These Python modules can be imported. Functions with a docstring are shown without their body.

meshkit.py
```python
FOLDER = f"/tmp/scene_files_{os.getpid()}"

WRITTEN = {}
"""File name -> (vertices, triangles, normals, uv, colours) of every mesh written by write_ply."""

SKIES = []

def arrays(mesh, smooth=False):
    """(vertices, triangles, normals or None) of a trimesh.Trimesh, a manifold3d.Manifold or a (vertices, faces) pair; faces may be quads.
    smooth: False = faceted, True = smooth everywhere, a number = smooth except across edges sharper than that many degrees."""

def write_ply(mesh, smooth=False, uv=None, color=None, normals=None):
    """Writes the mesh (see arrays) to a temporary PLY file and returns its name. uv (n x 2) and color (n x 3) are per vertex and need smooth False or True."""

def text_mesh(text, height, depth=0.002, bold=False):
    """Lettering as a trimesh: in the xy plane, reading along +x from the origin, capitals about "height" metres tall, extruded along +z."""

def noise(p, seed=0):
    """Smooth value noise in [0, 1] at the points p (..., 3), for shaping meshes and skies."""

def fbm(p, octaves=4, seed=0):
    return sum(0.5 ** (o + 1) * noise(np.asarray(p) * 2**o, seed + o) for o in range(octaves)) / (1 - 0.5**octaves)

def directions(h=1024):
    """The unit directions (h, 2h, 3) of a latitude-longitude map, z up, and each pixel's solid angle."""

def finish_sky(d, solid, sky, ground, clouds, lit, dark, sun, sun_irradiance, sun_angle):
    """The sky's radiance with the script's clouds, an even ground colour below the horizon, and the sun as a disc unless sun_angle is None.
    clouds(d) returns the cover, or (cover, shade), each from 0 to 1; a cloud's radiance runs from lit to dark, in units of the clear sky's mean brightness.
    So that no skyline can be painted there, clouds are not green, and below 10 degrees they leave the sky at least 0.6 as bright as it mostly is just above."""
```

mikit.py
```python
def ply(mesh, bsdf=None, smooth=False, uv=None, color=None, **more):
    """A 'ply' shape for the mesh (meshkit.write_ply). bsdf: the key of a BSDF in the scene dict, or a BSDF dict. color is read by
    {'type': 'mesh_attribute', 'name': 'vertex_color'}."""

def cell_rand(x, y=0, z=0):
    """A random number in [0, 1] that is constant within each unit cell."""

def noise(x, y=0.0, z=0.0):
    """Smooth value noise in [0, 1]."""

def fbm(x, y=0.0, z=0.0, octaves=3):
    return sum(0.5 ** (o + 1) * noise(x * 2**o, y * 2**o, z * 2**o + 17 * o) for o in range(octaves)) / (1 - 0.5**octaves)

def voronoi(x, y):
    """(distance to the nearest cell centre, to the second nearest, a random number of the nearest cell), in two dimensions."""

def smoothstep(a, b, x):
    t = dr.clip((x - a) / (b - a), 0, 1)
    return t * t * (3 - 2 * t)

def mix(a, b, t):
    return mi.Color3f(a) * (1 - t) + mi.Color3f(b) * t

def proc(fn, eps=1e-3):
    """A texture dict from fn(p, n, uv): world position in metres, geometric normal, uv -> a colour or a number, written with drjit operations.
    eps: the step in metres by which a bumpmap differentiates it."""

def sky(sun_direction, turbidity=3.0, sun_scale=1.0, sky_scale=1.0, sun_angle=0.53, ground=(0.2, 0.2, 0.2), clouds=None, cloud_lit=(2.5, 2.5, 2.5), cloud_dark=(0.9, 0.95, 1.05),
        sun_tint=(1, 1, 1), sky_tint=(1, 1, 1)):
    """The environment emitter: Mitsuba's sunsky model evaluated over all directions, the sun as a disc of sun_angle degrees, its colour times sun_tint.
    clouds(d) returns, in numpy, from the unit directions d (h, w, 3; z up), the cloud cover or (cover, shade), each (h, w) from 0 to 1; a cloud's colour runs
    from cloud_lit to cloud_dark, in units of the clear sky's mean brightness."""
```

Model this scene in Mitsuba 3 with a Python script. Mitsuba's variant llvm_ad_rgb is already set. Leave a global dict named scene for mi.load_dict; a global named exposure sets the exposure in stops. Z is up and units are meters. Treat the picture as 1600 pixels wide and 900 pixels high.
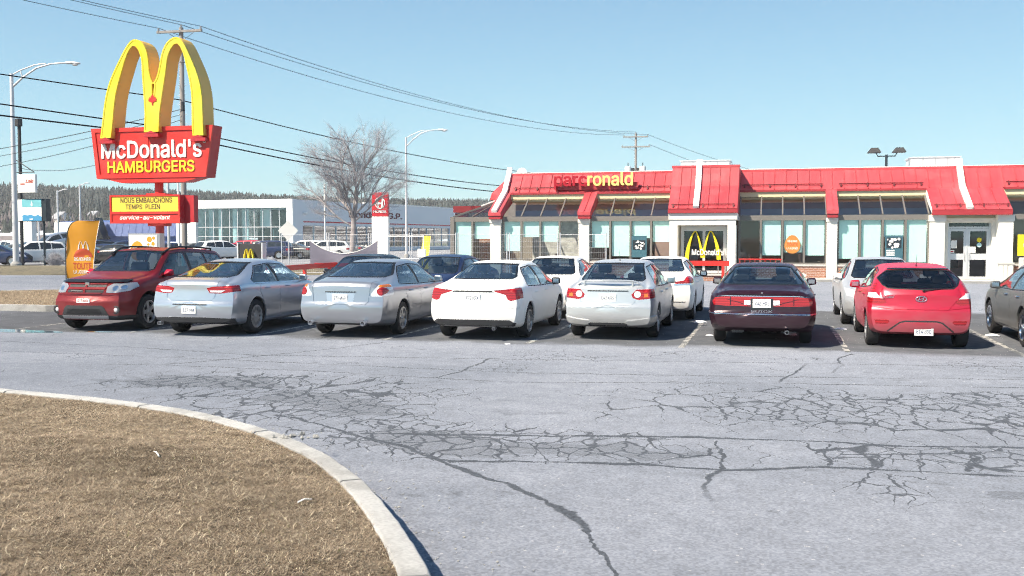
import math, numpy as np, trimesh, mitsuba as mi, mikit, meshkit
import drjit as dr
import manifold3d as m3
import shapely.geometry as sg
from shapely.ops import unary_union
from shapely import affinity
T = mi.ScalarTransform4f
scene, labels = {}, {}

# ------------------------------------------------------------------ camera, sky, exposure
FPX, EYE = 1550.0, 1.9
yaw, pit = math.atan(410 / FPX), math.atan(78 / FPX)
fwd = np.array([-math.sin(yaw) * math.cos(pit), math.cos(yaw) * math.cos(pit), -math.sin(pit)])
scene['camera'] = {'type': 'perspective', 'fov': math.degrees(2 * math.atan(800 / FPX)), 'fov_axis': 'x', 'near_clip': 0.1, 'far_clip': 6000.0,
                   'to_world': T().look_at(origin=[0, 0, EYE], target=[float(fwd[0]), float(fwd[1]), float(EYE + fwd[2])], up=[0, 0, 1])}
def veil(d):   # thin bright spring haze, thickest towards the horizon all round
    el = np.degrees(np.arcsin(np.clip(d[..., 2], 0, 1)))
    return 0.70 * np.exp(-el / 9.0) + 0.04
scene['sky'] = mikit.sky([-0.60, -0.80, 1.0], turbidity=3.0, sky_tint=(0.82, 1.0, 1.08), sky_scale=0.62, sun_tint=(0.94, 1.0, 1.10), clouds=veil, cloud_lit=(1.95, 3.08, 2.80), ground=(0.3, 0.3, 0.31))
exposure = 2.55

# ------------------------------------------------------------------ materials
def rgb(c): return {'type': 'rgb', 'value': [float(x) for x in c]}
def P(key, c, rough=0.5, metal=0.0, coat=0.0, spec=0.5, two=True, **kw):
    tex = c if isinstance(c, dict) else rgb(c)
    b = {'type': 'principled', 'base_color': tex, 'roughness': rough, 'metallic': metal, 'specular': spec, **kw}
    if coat: b.update(clearcoat=coat, clearcoat_gloss=0.96)
    scene[key] = {'type': 'twosided', 'bsdf': b} if two else b
def noisy(c, amt=0.15, s=3.0, c2=None):
    c2 = c2 or [x * 0.6 for x in c]
    def fn(p, n, uv):
        f = mikit.fbm(p.x * s, p.y * s, p.z * s, octaves=3)
        return mikit.mix(c, c2, dr.clip((f - 0.5) * 2.2 * amt / 0.15 * 0.5 + amt, 0, 1))
    return mikit.proc(fn)
P('m_black', (0.012, 0.012, 0.014), 0.5)
P('m_rubber', (0.022, 0.022, 0.024), 0.8)
P('m_trim', (0.035, 0.036, 0.04), 0.55)
P('m_inside', (0.05, 0.05, 0.055), 0.8)
P('m_seat', (0.045, 0.045, 0.05), 0.85)
P('m_seatbeige', (0.30, 0.27, 0.22), 0.85)
P('m_chrome', (0.85, 0.85, 0.87), 0.12, 1.0)
P('m_alloy', (0.55, 0.56, 0.58), 0.3, 0.85)
P('m_steel', (0.5, 0.5, 0.52), 0.4, 0.8)
P('m_galv', (0.62, 0.63, 0.66), 0.5, 0.3)
P('m_whitepaint', (0.80, 0.80, 0.79), 0.45)
P('m_plate', (0.78, 0.79, 0.77), 0.4)
P('m_ink', (0.05, 0.08, 0.16), 0.5)
P('m_redlens', mikit.proc(lambda p, n, uv: mikit.mix((0.40, 0.010, 0.016), (0.20, 0.004, 0.008), mikit.smoothstep(.35, .65, p.z / .045 - dr.floor(p.z / .045)) * .7)), 0.15, 0, 1.0)
P('m_amberlens', (0.6, 0.16, 0.02), 0.15, 0, 1.0)
P('m_headlamp', (0.42, 0.43, 0.46), 0.12, 0.5, 1.0)
P('m_clearlens', (0.72, 0.72, 0.74), 0.1, 0.2, 1.0)
scene['m_glass'] = {'type': 'thindielectric', 'int_ior': 1.5, 'specular_transmittance': rgb((0.44, 0.52, 0.56))}
scene['m_tint'] = {'type': 'thindielectric', 'int_ior': 1.5, 'specular_transmittance': rgb((0.20, 0.22, 0.24))}
def paint(key, c, metal=0.0, rough=0.3, dirt=0.35, dirtc=(0.36, 0.34, 0.32)):
    def fn(p, n, uv):   # road film and salt, heaviest low on the body
        f = mikit.fbm(p.x * 5, p.y * 5, p.z * 9, octaves=3)
        g = dr.clip(mikit.smoothstep(0.75, 0.22, p.z + (f - 0.5) * 0.35), 0, 1)
        return mikit.mix(c, dirtc, dr.clip(g * dirt + (f - 0.45) * dirt * 0.18, 0, 1))
    P(key, mikit.proc(fn), rough, metal, 1.0)
paint('m_car_silver', (0.60, 0.625, 0.675), 0.75, 0.22, 0.16)
paint('m_car_silver2', (0.45, 0.47, 0.515), 0.75, 0.22, 0.16)
paint('m_car_champ', (0.67, 0.69, 0.70), 0.6, 0.3)
paint('m_car_white', (0.80, 0.80, 0.79), 0.0, 0.35, 0.22)
paint('m_car_maroon', (0.028, 0.004, 0.013), 0.35, 0.24, 0.16, (0.16, 0.12, 0.13))
paint('m_car_red', (0.52, 0.014, 0.045), 0.25, 0.3, 0.42, (0.40, 0.24, 0.26))
paint('m_car_red2', (0.215, 0.006, 0.010), 0.35, 0.3, 0.15)
paint('m_car_blue', (0.02, 0.035, 0.10), 0.4, 0.3, 0.15)
paint('m_car_grey', (0.17, 0.18, 0.18), 0.5, 0.32)
paint('m_car_ltgrey', (0.50, 0.52, 0.54), 0.4, 0.32)
paint('m_car_black', (0.015, 0.016, 0.02), 0.2, 0.25, 0.15)

# ------------------------------------------------------------------ naming and mesh helpers
_used = {}
def numbered(k):
    n = _used.get(k, 0); _used[k] = n + 1
    return k if n == 0 else f'{k}_{n:03d}'
def tag(k, label=None, cat=None, group=None, kind=None):
    d = labels.setdefault(k, {})
    for a, b in (('label', label), ('category', cat), ('group', group), ('kind', kind)):
        if b: d[a] = b
    return k
def thing(name, label, cat, group=None):
    return tag(numbered(name), label, cat, group)
def mesh_of(m):
    if isinstance(m, list): return trimesh.util.concatenate([mesh_of(x) for x in m])
    if hasattr(m, 'to_mesh'):
        q = m.to_mesh(); return trimesh.Trimesh(q.vert_properties[:, :3], q.tri_verts, process=False)
    if isinstance(m, tuple): return trimesh.Trimesh(m[0], m[1], process=False)
    return m
def part(parent, name, m, bsdf, smooth=False, label=None, kind=None, M=None, **kw):
    k = numbered(f'{parent}__{name}')
    m = mesh_of(m)
    if M is not None:
        m = m.copy(); m.apply_transform(M)
    scene[k] = mikit.ply(m, bsdf, smooth, **kw)
    if label or kind: tag(k, label, kind=kind)
    return k
def solo(name, m, bsdf, label, cat, group=None, smooth=False, kind=None, M=None, **kw):
    k = numbered(name); m = mesh_of(m)
    if M is not None:
        m = m.copy(); m.apply_transform(M)
    scene[k] = mikit.ply(m, bsdf, smooth, **kw)
    return tag(k, label, cat, group, kind)
def struct(name, m, bsdf, smooth=False, label=None, cat=None, **kw):
    return solo(name, m, bsdf, label, cat, None, smooth, 'structure', **kw)
def tr(x=0, y=0, z=0, rz=0, sx=1, sy=1, sz=1):
    c, s = math.cos(rz), math.sin(rz)
    M = np.eye(4); M[:3, :3] = np.array([[c, -s, 0], [s, c, 0], [0, 0, 1]]) @ np.diag([sx, sy, sz]); M[:3, 3] = (x, y, z)
    return M
def moved(m, M):
    m = mesh_of(m).copy(); m.apply_transform(M); return m
def box(x0, x1, y0, y1, z0, z1):
    v = np.array([[x, y, z] for x in (x0, x1) for y in (y0, y1) for z in (z0, z1)], float)
    f = np.array([[0, 1, 3], [0, 3, 2], [4, 6, 7], [4, 7, 5], [0, 4, 5], [0, 5, 1], [2, 3, 7], [2, 7, 6], [0, 2, 6], [0, 6, 4], [1, 5, 7], [1, 7, 3]])
    return trimesh.Trimesh(v, f, process=False)
def cbox(x0, x1, y0, y1, z0, z1, b=0.01):
    pts = []
    for x, sx in ((x0, 1), (x1, -1)):
        for y, sy in ((y0, 1), (y1, -1)):
            for z, sz in ((z0, 1), (z1, -1)):
                pts += [(x + sx * b, y + sy * b, z), (x + sx * b, y, z + sz * b), (x, y + sy * b, z + sz * b)]
    return trimesh.convex.convex_hull(np.array(pts))
def frame_of(t):
    t = np.asarray(t, float); t = t / np.linalg.norm(t)
    a = np.cross(t, [0, 0, 1.0] if abs(t[2]) < 0.95 else [1.0, 0, 0]); a /= np.linalg.norm(a)
    return a, np.cross(t, a)
def tube(pts, r, n=8, caps=True):
    p = np.asarray(pts, float); r = np.broadcast_to(np.asarray(r, float), (len(p),))
    t = np.gradient(p, axis=0)
    a, b = frame_of(t[0]); rings = []
    for i in range(len(p)):
        ti = t[i] / np.linalg.norm(t[i])
        a = a - ti * (a @ ti); a /= np.linalg.norm(a); b = np.cross(ti, a)
        ang = np.arange(n) * 2 * math.pi / n
        rings.append(p[i] + r[i] * (np.cos(ang)[:, None] * a + np.sin(ang)[:, None] * b))
    v = np.vstack(rings); f = []
    for i in range(len(p) - 1):
        for j in range(n):
            q = [i * n + j, i * n + (j + 1) % n, (i + 1) * n + (j + 1) % n, (i + 1) * n + j]
            f += [[q[0], q[1], q[2]], [q[0], q[2], q[3]]]
    if caps:
        for j in range(1, n - 1):
            f += [[0, j + 1, j], [(len(p) - 1) * n, (len(p) - 1) * n + j, (len(p) - 1) * n + j + 1]]
    return trimesh.Trimesh(v, np.array(f), process=False)
def rod(p0, p1, r, r1=None, n=10): return tube([p0, p1], [r, r if r1 is None else r1], n)
def lathe(prof, n=24, axis='z'):
    """revolve [(r, h)...] about z; axis 'x' turns it about x, 'y' about y"""
    m = trimesh.creation.revolve(np.array(prof, float), sections=n)
    if axis == 'x': m.apply_transform(np.array([[0, 0, 1, 0], [0, 1, 0, 0], [-1, 0, 0, 0], [0, 0, 0, 1.0]]))
    if axis == 'y': m.apply_transform(np.array([[1, 0, 0, 0], [0, 0, 1, 0], [0, -1, 0, 0], [0, 0, 0, 1.0]]))
    return m
def poly(pts): return sg.Polygon(pts).buffer(0)
def geoms(g): return [x for x in getattr(g, 'geoms', [g]) if x.geom_type == 'Polygon' and x.area > 1e-9]
def ext(g, a, b, plane='xz'):
    """shapely area extruded: 'xz' along y from a to b, 'yz' along x, 'xy' along z (trimesh)"""
    ms = [trimesh.creation.extrude_polygon(x, b - a, engine='earcut') for x in geoms(g)]
    m = trimesh.util.concatenate(ms) if len(ms) > 1 else ms[0]
    m.apply_translation([0, 0, a])
    if plane == 'xz': M = [[1, 0, 0, 0], [0, 0, 1, 0], [0, 1, 0, 0], [0, 0, 0, 1]]
    elif plane == 'yz': M = [[0, 0, 1, 0], [1, 0, 0, 0], [0, 1, 0, 0], [0, 0, 0, 1]]
    else: M = np.eye(4)
    m.apply_transform(np.array(M, float))
    if np.linalg.det(np.array(M, float)[:3, :3]) < 0 and m.volume < 0: m.invert()
    return m
def mf(tm): return m3.Manifold(m3.Mesh(vert_properties=np.asarray(tm.vertices, np.float32), tri_verts=np.asarray(tm.faces, np.uint32)))
def mext(g, a, b, plane='xz'):
    """the same as a Manifold"""
    out = []
    for x in geoms(g):
        cs = m3.CrossSection([np.array(x.exterior.coords)[:-1]] + [np.array(i.coords)[:-1] for i in x.interiors], m3.FillRule.EvenOdd)
        out.append(cs.extrude(b - a).translate([0, 0, a]))
    m = m3.Manifold.batch_boolean(out, m3.OpType.Add) if len(out) > 1 else out[0]
    M = {'xz': [[1, 0, 0, 0], [0, 0, 1, 0], [0, 1, 0, 0]], 'yz': [[0, 0, 1, 0], [1, 0, 0, 0], [0, 1, 0, 0]], 'xy': [[1, 0, 0, 0], [0, 1, 0, 0], [0, 0, 1, 0]]}[plane]
    return m.transform(np.array(M, float))
def text(s, height, depth=0.01, width=None, bold=True, shear=0.0):
    """lettering that faces -y, its baseline starting at the origin, reading along +x"""
    m = meshkit.text_mesh(s, height, depth, bold)
    v = m.vertices.copy()
    if width:
        v[:, 0] = (v[:, 0] - v[:, 0].min()) * width / (v[:, 0].max() - v[:, 0].min())
    v[:, 0] += shear * v[:, 1]
    m = trimesh.Trimesh(np.stack([v[:, 0], -v[:, 2], v[:, 1]], 1), m.faces, process=False)
    return m
def sheet(pts, z=0.0, sub=None):
    g = poly(pts)
    v, f = trimesh.creation.triangulate_polygon(g, engine='earcut')
    v = np.column_stack([v, np.full(len(v), z)])
    m = trimesh.Trimesh(v, f, process=False)
    if m.face_normals[:, 2].mean() < 0: m.invert()
    return m

# ------------------------------------------------------------------ cars: a lofted hull, cut into panels, glass and lamps with solid booleans
def curve(keys, y, sig=0.05):
    k = np.array(keys, float); g = np.arange(k[0, 0] - 0.5, k[-1, 0] + 0.5, 0.01)
    v = np.interp(g, k[:, 0], k[:, 1])
    w = np.exp(-0.5 * (np.arange(-30, 31) * 0.01 / sig) ** 2); w /= w.sum()
    v = np.convolve(np.pad(v, 30, mode='edge'), w, 'valid')
    return np.interp(y, g, v)
def hull_grid(S, nst=110):
    L = S['L']
    e = np.array([0, .012, .03, .055, .09, .13, .18])
    y = np.concatenate([e, np.linspace(.24, L - .24, nst), L - e[::-1]])
    top, w, wr, zb = curve(S['top'], y, S.get('sigt', .045)), curve(S['w'], y, .07), curve(S['wr'], y, .08), curve(S['zb'], y, .08)
    belt = np.minimum(curve(S['belt'], y, .08), top - .085)
    crown = S.get('crown', .03)
    rings = []
    for i in range(len(y)):
        t, W, R, B, b = top[i], w[i], min(wr[i], w[i] * .93), zb[i], belt[i]
        zm = B + (b - B) * .55
        sh = W * S.get('shoulder', .955)
        mid = (sh + (R - sh) * .5 + .018 * min(1, (t - b) / .4), b + (t - b) * .5)
        half = [(0, B), (.5 * W, B), (.80 * W, B), (.93 * W, B + .035), (.972 * W, B + .13), (W * .995, zm - .1), (W, zm + .05), (.99 * W, b - .12), (sh + .012, b - .025), (sh - .012, b + .02),
                mid, (R + .012, t - crown - .045), (R - .05, t - crown + .005), (.55 * R, t - crown * .32), (0, t)]
        h = np.array(half)
        ring = np.vstack([h, (h[1:-1] * [-1, 1])[::-1]])
        for _ in range(2):
            nx = np.roll(ring, -1, 0)
            ring = np.stack([ring * .75 + nx * .25, ring * .25 + nx * .75], 1).reshape(-1, 2)
        rings.append(np.column_stack([ring[:, 0], np.full(len(ring), y[i]), ring[:, 1]]))
    n = len(rings[0])
    rows = list(rings); cap0, cap1 = [], []
    for k in (.8, .55, .3):   # concentric rings on the flat ends
        for src, dst in ((rings[0], cap0), (rings[-1], cap1)):
            c = src.mean(0); dst.append(c + (src - c) * [k, 1, k])
    rows = cap0[::-1] + rows + cap1
    V = np.vstack(rows + [rings[0].mean(0)[None], rings[-1].mean(0)[None]])
    m = len(rows); F = []
    j = np.arange(n); j2 = (j + 1) % n
    for i in range(m - 1):
        a, b_, c, d = i * n + j, i * n + j2, (i + 1) * n + j2, (i + 1) * n + j
        F += [np.stack([a, c, b_], 1), np.stack([a, d, c], 1)]
    F += [np.stack([np.full(n, m * n), j, j2], 1), np.stack([np.full(n, m * n + 1), (m - 1) * n + j2, (m - 1) * n + j], 1)]
    F = np.vstack(F)
    # shape of the two end faces
    yy, x, z = V[:, 1].copy(), V[:, 0], V[:, 2]
    rp, fp = np.array(S['rear'], float), np.array(S['front'], float)
    fr = np.clip(1 - yy / S.get('rfall', .9), 0, 1) ** 2; ff = np.clip(1 - (L - yy) / S.get('ffall', .9), 0, 1) ** 2
    wm = S['w'][len(S['w']) // 2][1]
    V[:, 1] = yy + fr * (np.interp(z, rp[:, 0], rp[:, 1]) + S.get('crear', .10) * (x / wm) ** 2) - ff * (np.interp(z, fp[:, 0], fp[:, 1]) + S.get('cfront', .16) * (x / wm) ** 2)
    tm = trimesh.Trimesh(V, F, process=False)
    if tm.volume < 0: tm.invert()
    return tm
def sym(half):
    """polygon in (x, z) from its right half, listed bottom centre to top centre"""
    return poly([(x, z) for x, z in half] + [(-x, z) for x, z in half[::-1]])
def only(man, oid):
    """the faces of a boolean's result that come from one source solid"""
    q = man.to_mesh(); ri, ro = np.array(q.run_index) // 3, np.array(q.run_original_id)
    keep = np.zeros(len(q.tri_verts), bool)
    for k in range(len(ro)):
        if ro[k] == oid: keep[ri[k]:ri[k + 1]] = True
    return largest(trimesh.Trimesh(q.vert_properties[:, :3], q.tri_verts[keep], process=False)) if keep.any() else None
def largest(m):
    c = trimesh.graph.connected_components(m.face_adjacency, nodes=np.arange(len(m.faces)), min_len=1)
    a = [m.area_faces[i].sum() for i in c]; m.update_faces(np.isin(np.arange(len(m.faces)), c[int(np.argmax(a))])); m.remove_unreferenced_vertices(); return m
class Hull:
    def __init__(s, S):
        s.S, s.tm = S, hull_grid(S)
        s.nrm = np.array(s.tm.vertex_normals); s.cache = {}
        s.tri = s.tm.vertices[s.tm.faces]
    def off(s, d):
        if d not in s.cache:
            s.cache[d] = mf(trimesh.Trimesh(s.tm.vertices + s.nrm * d, s.tm.faces, process=False)).as_original()
        return s.cache[d]
    def hit(s, o, d):
        o, d = np.array(o, float), np.array(d, float)
        a, e1, e2 = s.tri[:, 0], s.tri[:, 1] - s.tri[:, 0], s.tri[:, 2] - s.tri[:, 0]
        h = np.cross(d, e2); det = (e1 * h).sum(1); ok = np.abs(det) > 1e-12
        inv = np.where(ok, 1 / np.where(ok, det, 1), 0); q = o - a
        u = (q * h).sum(1) * inv; r = np.cross(q, e1); v = (r * d).sum(1) * inv; t = (e2 * r).sum(1) * inv
        g = ok & (u >= -1e-6) & (v >= -1e-6) & (u + v <= 1 + 1e-6) & (t > 0)
        return o + d * t[g].min() if g.any() else None
    def rear(s, x, z): return s.hit((x, -2, z), (0, 1, 0))
    def frontp(s, x, z): return s.hit((x, s.S['L'] + 2, z), (0, -1, 0))
    def side(s, y, z, sg_=1): return s.hit((sg_ * 3, y, z), (-sg_, 0, 0))
    def above(s, x, y): return s.hit((x, y, 4), (0, 0, -1))
    def patch(s, prisms, proud=.003, depth=.015):
        m = s.off(proud)
        for p in prisms: m = m ^ p
        return m - s.off(-depth)
def band(pts, w): return sg.LineString(pts).buffer(w, cap_style=2, join_style=1)
def wheel_meshes(R, width=.2, spokes=5, style='spoke'):
    r = R * .64
    ty = lathe([(r, -width / 2 + .012), (r + .012, -width / 2), (R - .045, -width / 2 - .006), (R - .012, -width / 2 + .012), (R, -width / 2 + .045), (R, width / 2 - .045), (R - .012, width / 2 - .012),
                (R - .045, width / 2 + .006), (r + .012, width / 2), (r, width / 2 - .012)], 36, 'x')
    disc = m3.Manifold.cylinder(.035, r + .004, r + .004, 40)
    if style == 'cap':
        holes = [m3.Manifold.cylinder(.2, .028, .028, 10).scale([1, 1.7, 1]).translate([0, r * .70, -.05]).rotate([0, 0, k * 360 / spokes]) for k in range(spokes)]
    else:
        g = poly([(0, r * .26), (r * .40, r * .84), (0, r * .93), (-r * .40, r * .84)]) if spokes == 5 else poly([(0, r * .3), (r * .24, r * .86), (0, r * .92), (-r * .24, r * .86)])
        holes = [mext(g.buffer(-.012).buffer(.008), -.05, .15, 'xy').rotate([0, 0, k * 360 / spokes]) for k in range(spokes)]
    disc = disc - m3.Manifold.batch_boolean(holes, m3.OpType.Add)
    ring = m3.Manifold.cylinder(.05, r + .006, r + .006, 40) - m3.Manifold.cylinder(.2, r - .018, r - .018, 40).translate([0, 0, -.05])
    hub = m3.Manifold.cylinder(.05, r * .17, r * .13, 16)
    rim = mesh_of(m3.Manifold.batch_boolean([disc, ring, hub], m3.OpType.Add))
    rim.apply_transform(np.array([[0, 0, 1, 0], [0, 1, 0, 0], [-1, 0, 0, 0], [0, 0, 0, 1.0]]))   # faces +x
    rim.apply_translation([width / 2 - .045, 0, 0])
    back = lathe([(0, -.02), (r, -.02), (r, .0), (0, .0)], 24, 'x')
    return ty, rim, back
def seat_mesh(x, y, z, w=.5, h=.62):
    return [mesh_of(m3.Manifold.hull(mf(cbox(x - w / 2, x + w / 2, y - .06, y + .08, z - .1, z + h * .3, .03)) + mf(cbox(x - w * .42, x + w * .42, y - .14, y - .03, z + h - .1, z + h, .03)))),
            cbox(x - .13, x + .13, y - .20, y - .10, z + h + .03, z + h + .22, .03), rod((x - .05, y - .13, z + h - .02), (x - .05, y - .15, z + h + .06), .008), rod((x + .05, y - .13, z + h - .02), (x + .05, y - .15, z + h + .06), .008)]

def build_car(name, label, S, at, head, detail=True):
    """at: world x, y of the middle of the rear axle; head: +1 nose towards +y, -1 towards -y (small turn added with S['turn'])"""
    H = Hull(S); L, R, ya, yb = S['L'], S['R'], S['axles'][0], S['axles'][1]
    rz = (0 if head > 0 else math.pi) + S.get('turn', 0)
    M = tr(at[0], at[1], S.get('z', 0), rz) @ tr(0, -ya, 0)
    k = thing(name, label, S.get('cat', 'car'), S.get('group'))
    pt = S['paint']
    wmax = max(v for _, v in S['w'])
    put = lambda nm, m, b, sm=35, par=None, **kw: part(par or k, nm, m, b, sm, M=M, **kw)
    S0 = H.off(0.0)
    body = S0
    zc = S.get('zcab', .74)
    cab = S.get('cab', (S['rw_y'][0] + .05, S['ws_y'][1] - .1))
    cav = H.off(-.035) ^ mf(box(-2, 2, cab[0], cab[1], zc, 3))
    body = body - cav
    cuts, glass = [], []
    # glass openings
    for kind, pts in S['side']:
        pr = mext(poly(pts), -2, 2, 'yz')
        if kind != 'pillar':
            cuts.append(pr)
            for sgn in (1, -1):
                hf = mf(box(.25, 2, -1, L + 1, 0, 3)) if sgn > 0 else mf(box(-2, -.25, -1, L + 1, 0, 3))
                glass.append(('side_window', (H.off(-.006) ^ pr) ^ hf, S.get('sideglass', 'm_glass')))
        else:
            cuts.append(None)
            for sgn in (1, -1): put('window_pillar', H.patch([pr, mf(box(.3, 2, -1, L + 1, 0, 3) if sgn > 0 else box(-2, -.3, -1, L + 1, 0, 3))], .001, .012), 'm_black')
    rw = mext(sym(S['rw']), S['rw_y'][0], S['rw_y'][1]); ws = mext(sym(S['ws']), S['ws_y'][0], S['ws_y'][1])
    glass += [('rear_window', H.off(-.006) ^ rw, S.get('rearglass', 'm_glass')), ('windshield', H.off(-.006) ^ ws, 'm_glass')]
    cuts = [c for c in cuts if c is not None] + [rw, ws]
    # wheel arches
    for y in (ya, yb):
        ar = S.get('arch', R + .045)
        for sgn in (1, -1):
            c = m3.Manifold.cylinder(.5, ar, ar, 40).rotate([0, 90, 0]).translate([wmax - .27 if sgn > 0 else -wmax - .23, y, R + .01])
            cuts.append(c)
    body = body - m3.Manifold.batch_boolean(cuts, m3.OpType.Add)
    # shut lines
    gr = []
    if S.get('gside'): gr.append(mext(unary_union([band(p, .0065) for p in S['gside']]), -2, 2, 'yz'))
    if S.get('grear'): gr.append(mext(unary_union([band(p, .0065) for p in S['grear']]), -.5, S.get('grear_y', .55)))
    if S.get('gfront'): gr.append(mext(unary_union([band(p, .0065) for p in S['gfront']]), L - .8, L + .5))
    if S.get('gtop'): gr.append(mext(unary_union([band(p, .0065) for p in S['gtop']]), .6, 2, 'xy'))
    if gr: body = body - (m3.Manifold.batch_boolean(gr, m3.OpType.Add) - H.off(-.012))
    if S.get('recess'):   # number-plate recess
        for g, y1, d in S['recess']: body = body - (mext(sym(g), -.5, y1) - H.off(-d))
    bk = put('body', body, pt)
    # cabin lining so that the shell is not paint-coloured inside
    lin = (H.off(-.036) - H.off(-.045)) ^ mf(box(-2, 2, cab[0] - .05, cab[1] + .05, zc, 3))
    lin = lin - m3.Manifold.batch_boolean(cuts, m3.OpType.Add)
    put('cabin_lining', lin, 'm_inside', False)
    # black rubber seals round the glass
    sides = [poly(p) for kd, p in S['side']]
    al = unary_union([q.buffer(.004) for q in sides]); seal = al.buffer(.020, join_style=1).difference(al.buffer(.001))
    for sgn in (1, -1):
        q = H.patch([mext(seal, -2, 2, 'yz'), mf(box(.3, 2, -1, L + 1, 0, 3) if sgn > 0 else box(-2, -.3, -1, L + 1, 0, 3))], .0015, .010)
        if not q.is_empty(): put('window_seal', q, 'm_black', False)
    for nm_, g_, (a_, b_) in (('rear_window_seal', sym(S['rw']), S['rw_y']), ('windshield_seal', sym(S['ws']), S['ws_y'])):
        q = H.patch([mext(g_.buffer(.016, join_style=1).difference(g_.buffer(-.002)), a_, b_)], .0012, .010)
        if not q.is_empty(): put(nm_, q, 'm_black', False)
    for nm, g, b in glass:
        m = only(g, H.off(-.006).original_id())
        if m is not None: put(nm, m, b, True)
    # wheels
    ty, rim, back = wheel_meshes(R, S.get('tyre', .20), S.get('spokes', 5), S.get('rim', 'spoke'))
    for y in (ya, yb):
        for sgn in (1, -1):
            x = sgn * (wmax - S.get('inset', .025) - S.get('tyre', .20) / 2)
            Mw = M @ tr(x, y, R) @ (np.eye(4) if sgn > 0 else tr(rz=math.pi))
            if y == yb and S.get('steer'): Mw = M @ tr(x, y, R, S['steer']) @ (np.eye(4) if sgn > 0 else tr(rz=math.pi))
            wk = numbered(f'{k}__wheel')
            part(wk, 'tyre', ty, 'm_rubber', 40, M=Mw)
            part(wk, 'rim', rim, S.get('rimb', 'm_alloy'), 30, M=Mw)
            part(wk, 'brake_disc', moved(back, tr(-.02)), 'm_trim', 30, M=Mw)
            ar = S.get('arch', R + .045)
            arch = (m3.Manifold.cylinder(.235, ar, ar, 32) - m3.Manifold.cylinder(.3, ar - .006, ar - .006, 32).translate([0, 0, -.06 + .01])).rotate([0, 90, 0]).translate([wmax - .268 if sgn > 0 else -wmax + .033, y, R + .01])
            arch = (arch ^ mf(box(-2, 2, -2, L + 2, .2, 3))) ^ H.off(-.02)
            put('wheel_arch_liner', arch, 'm_trim', 30)
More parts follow.
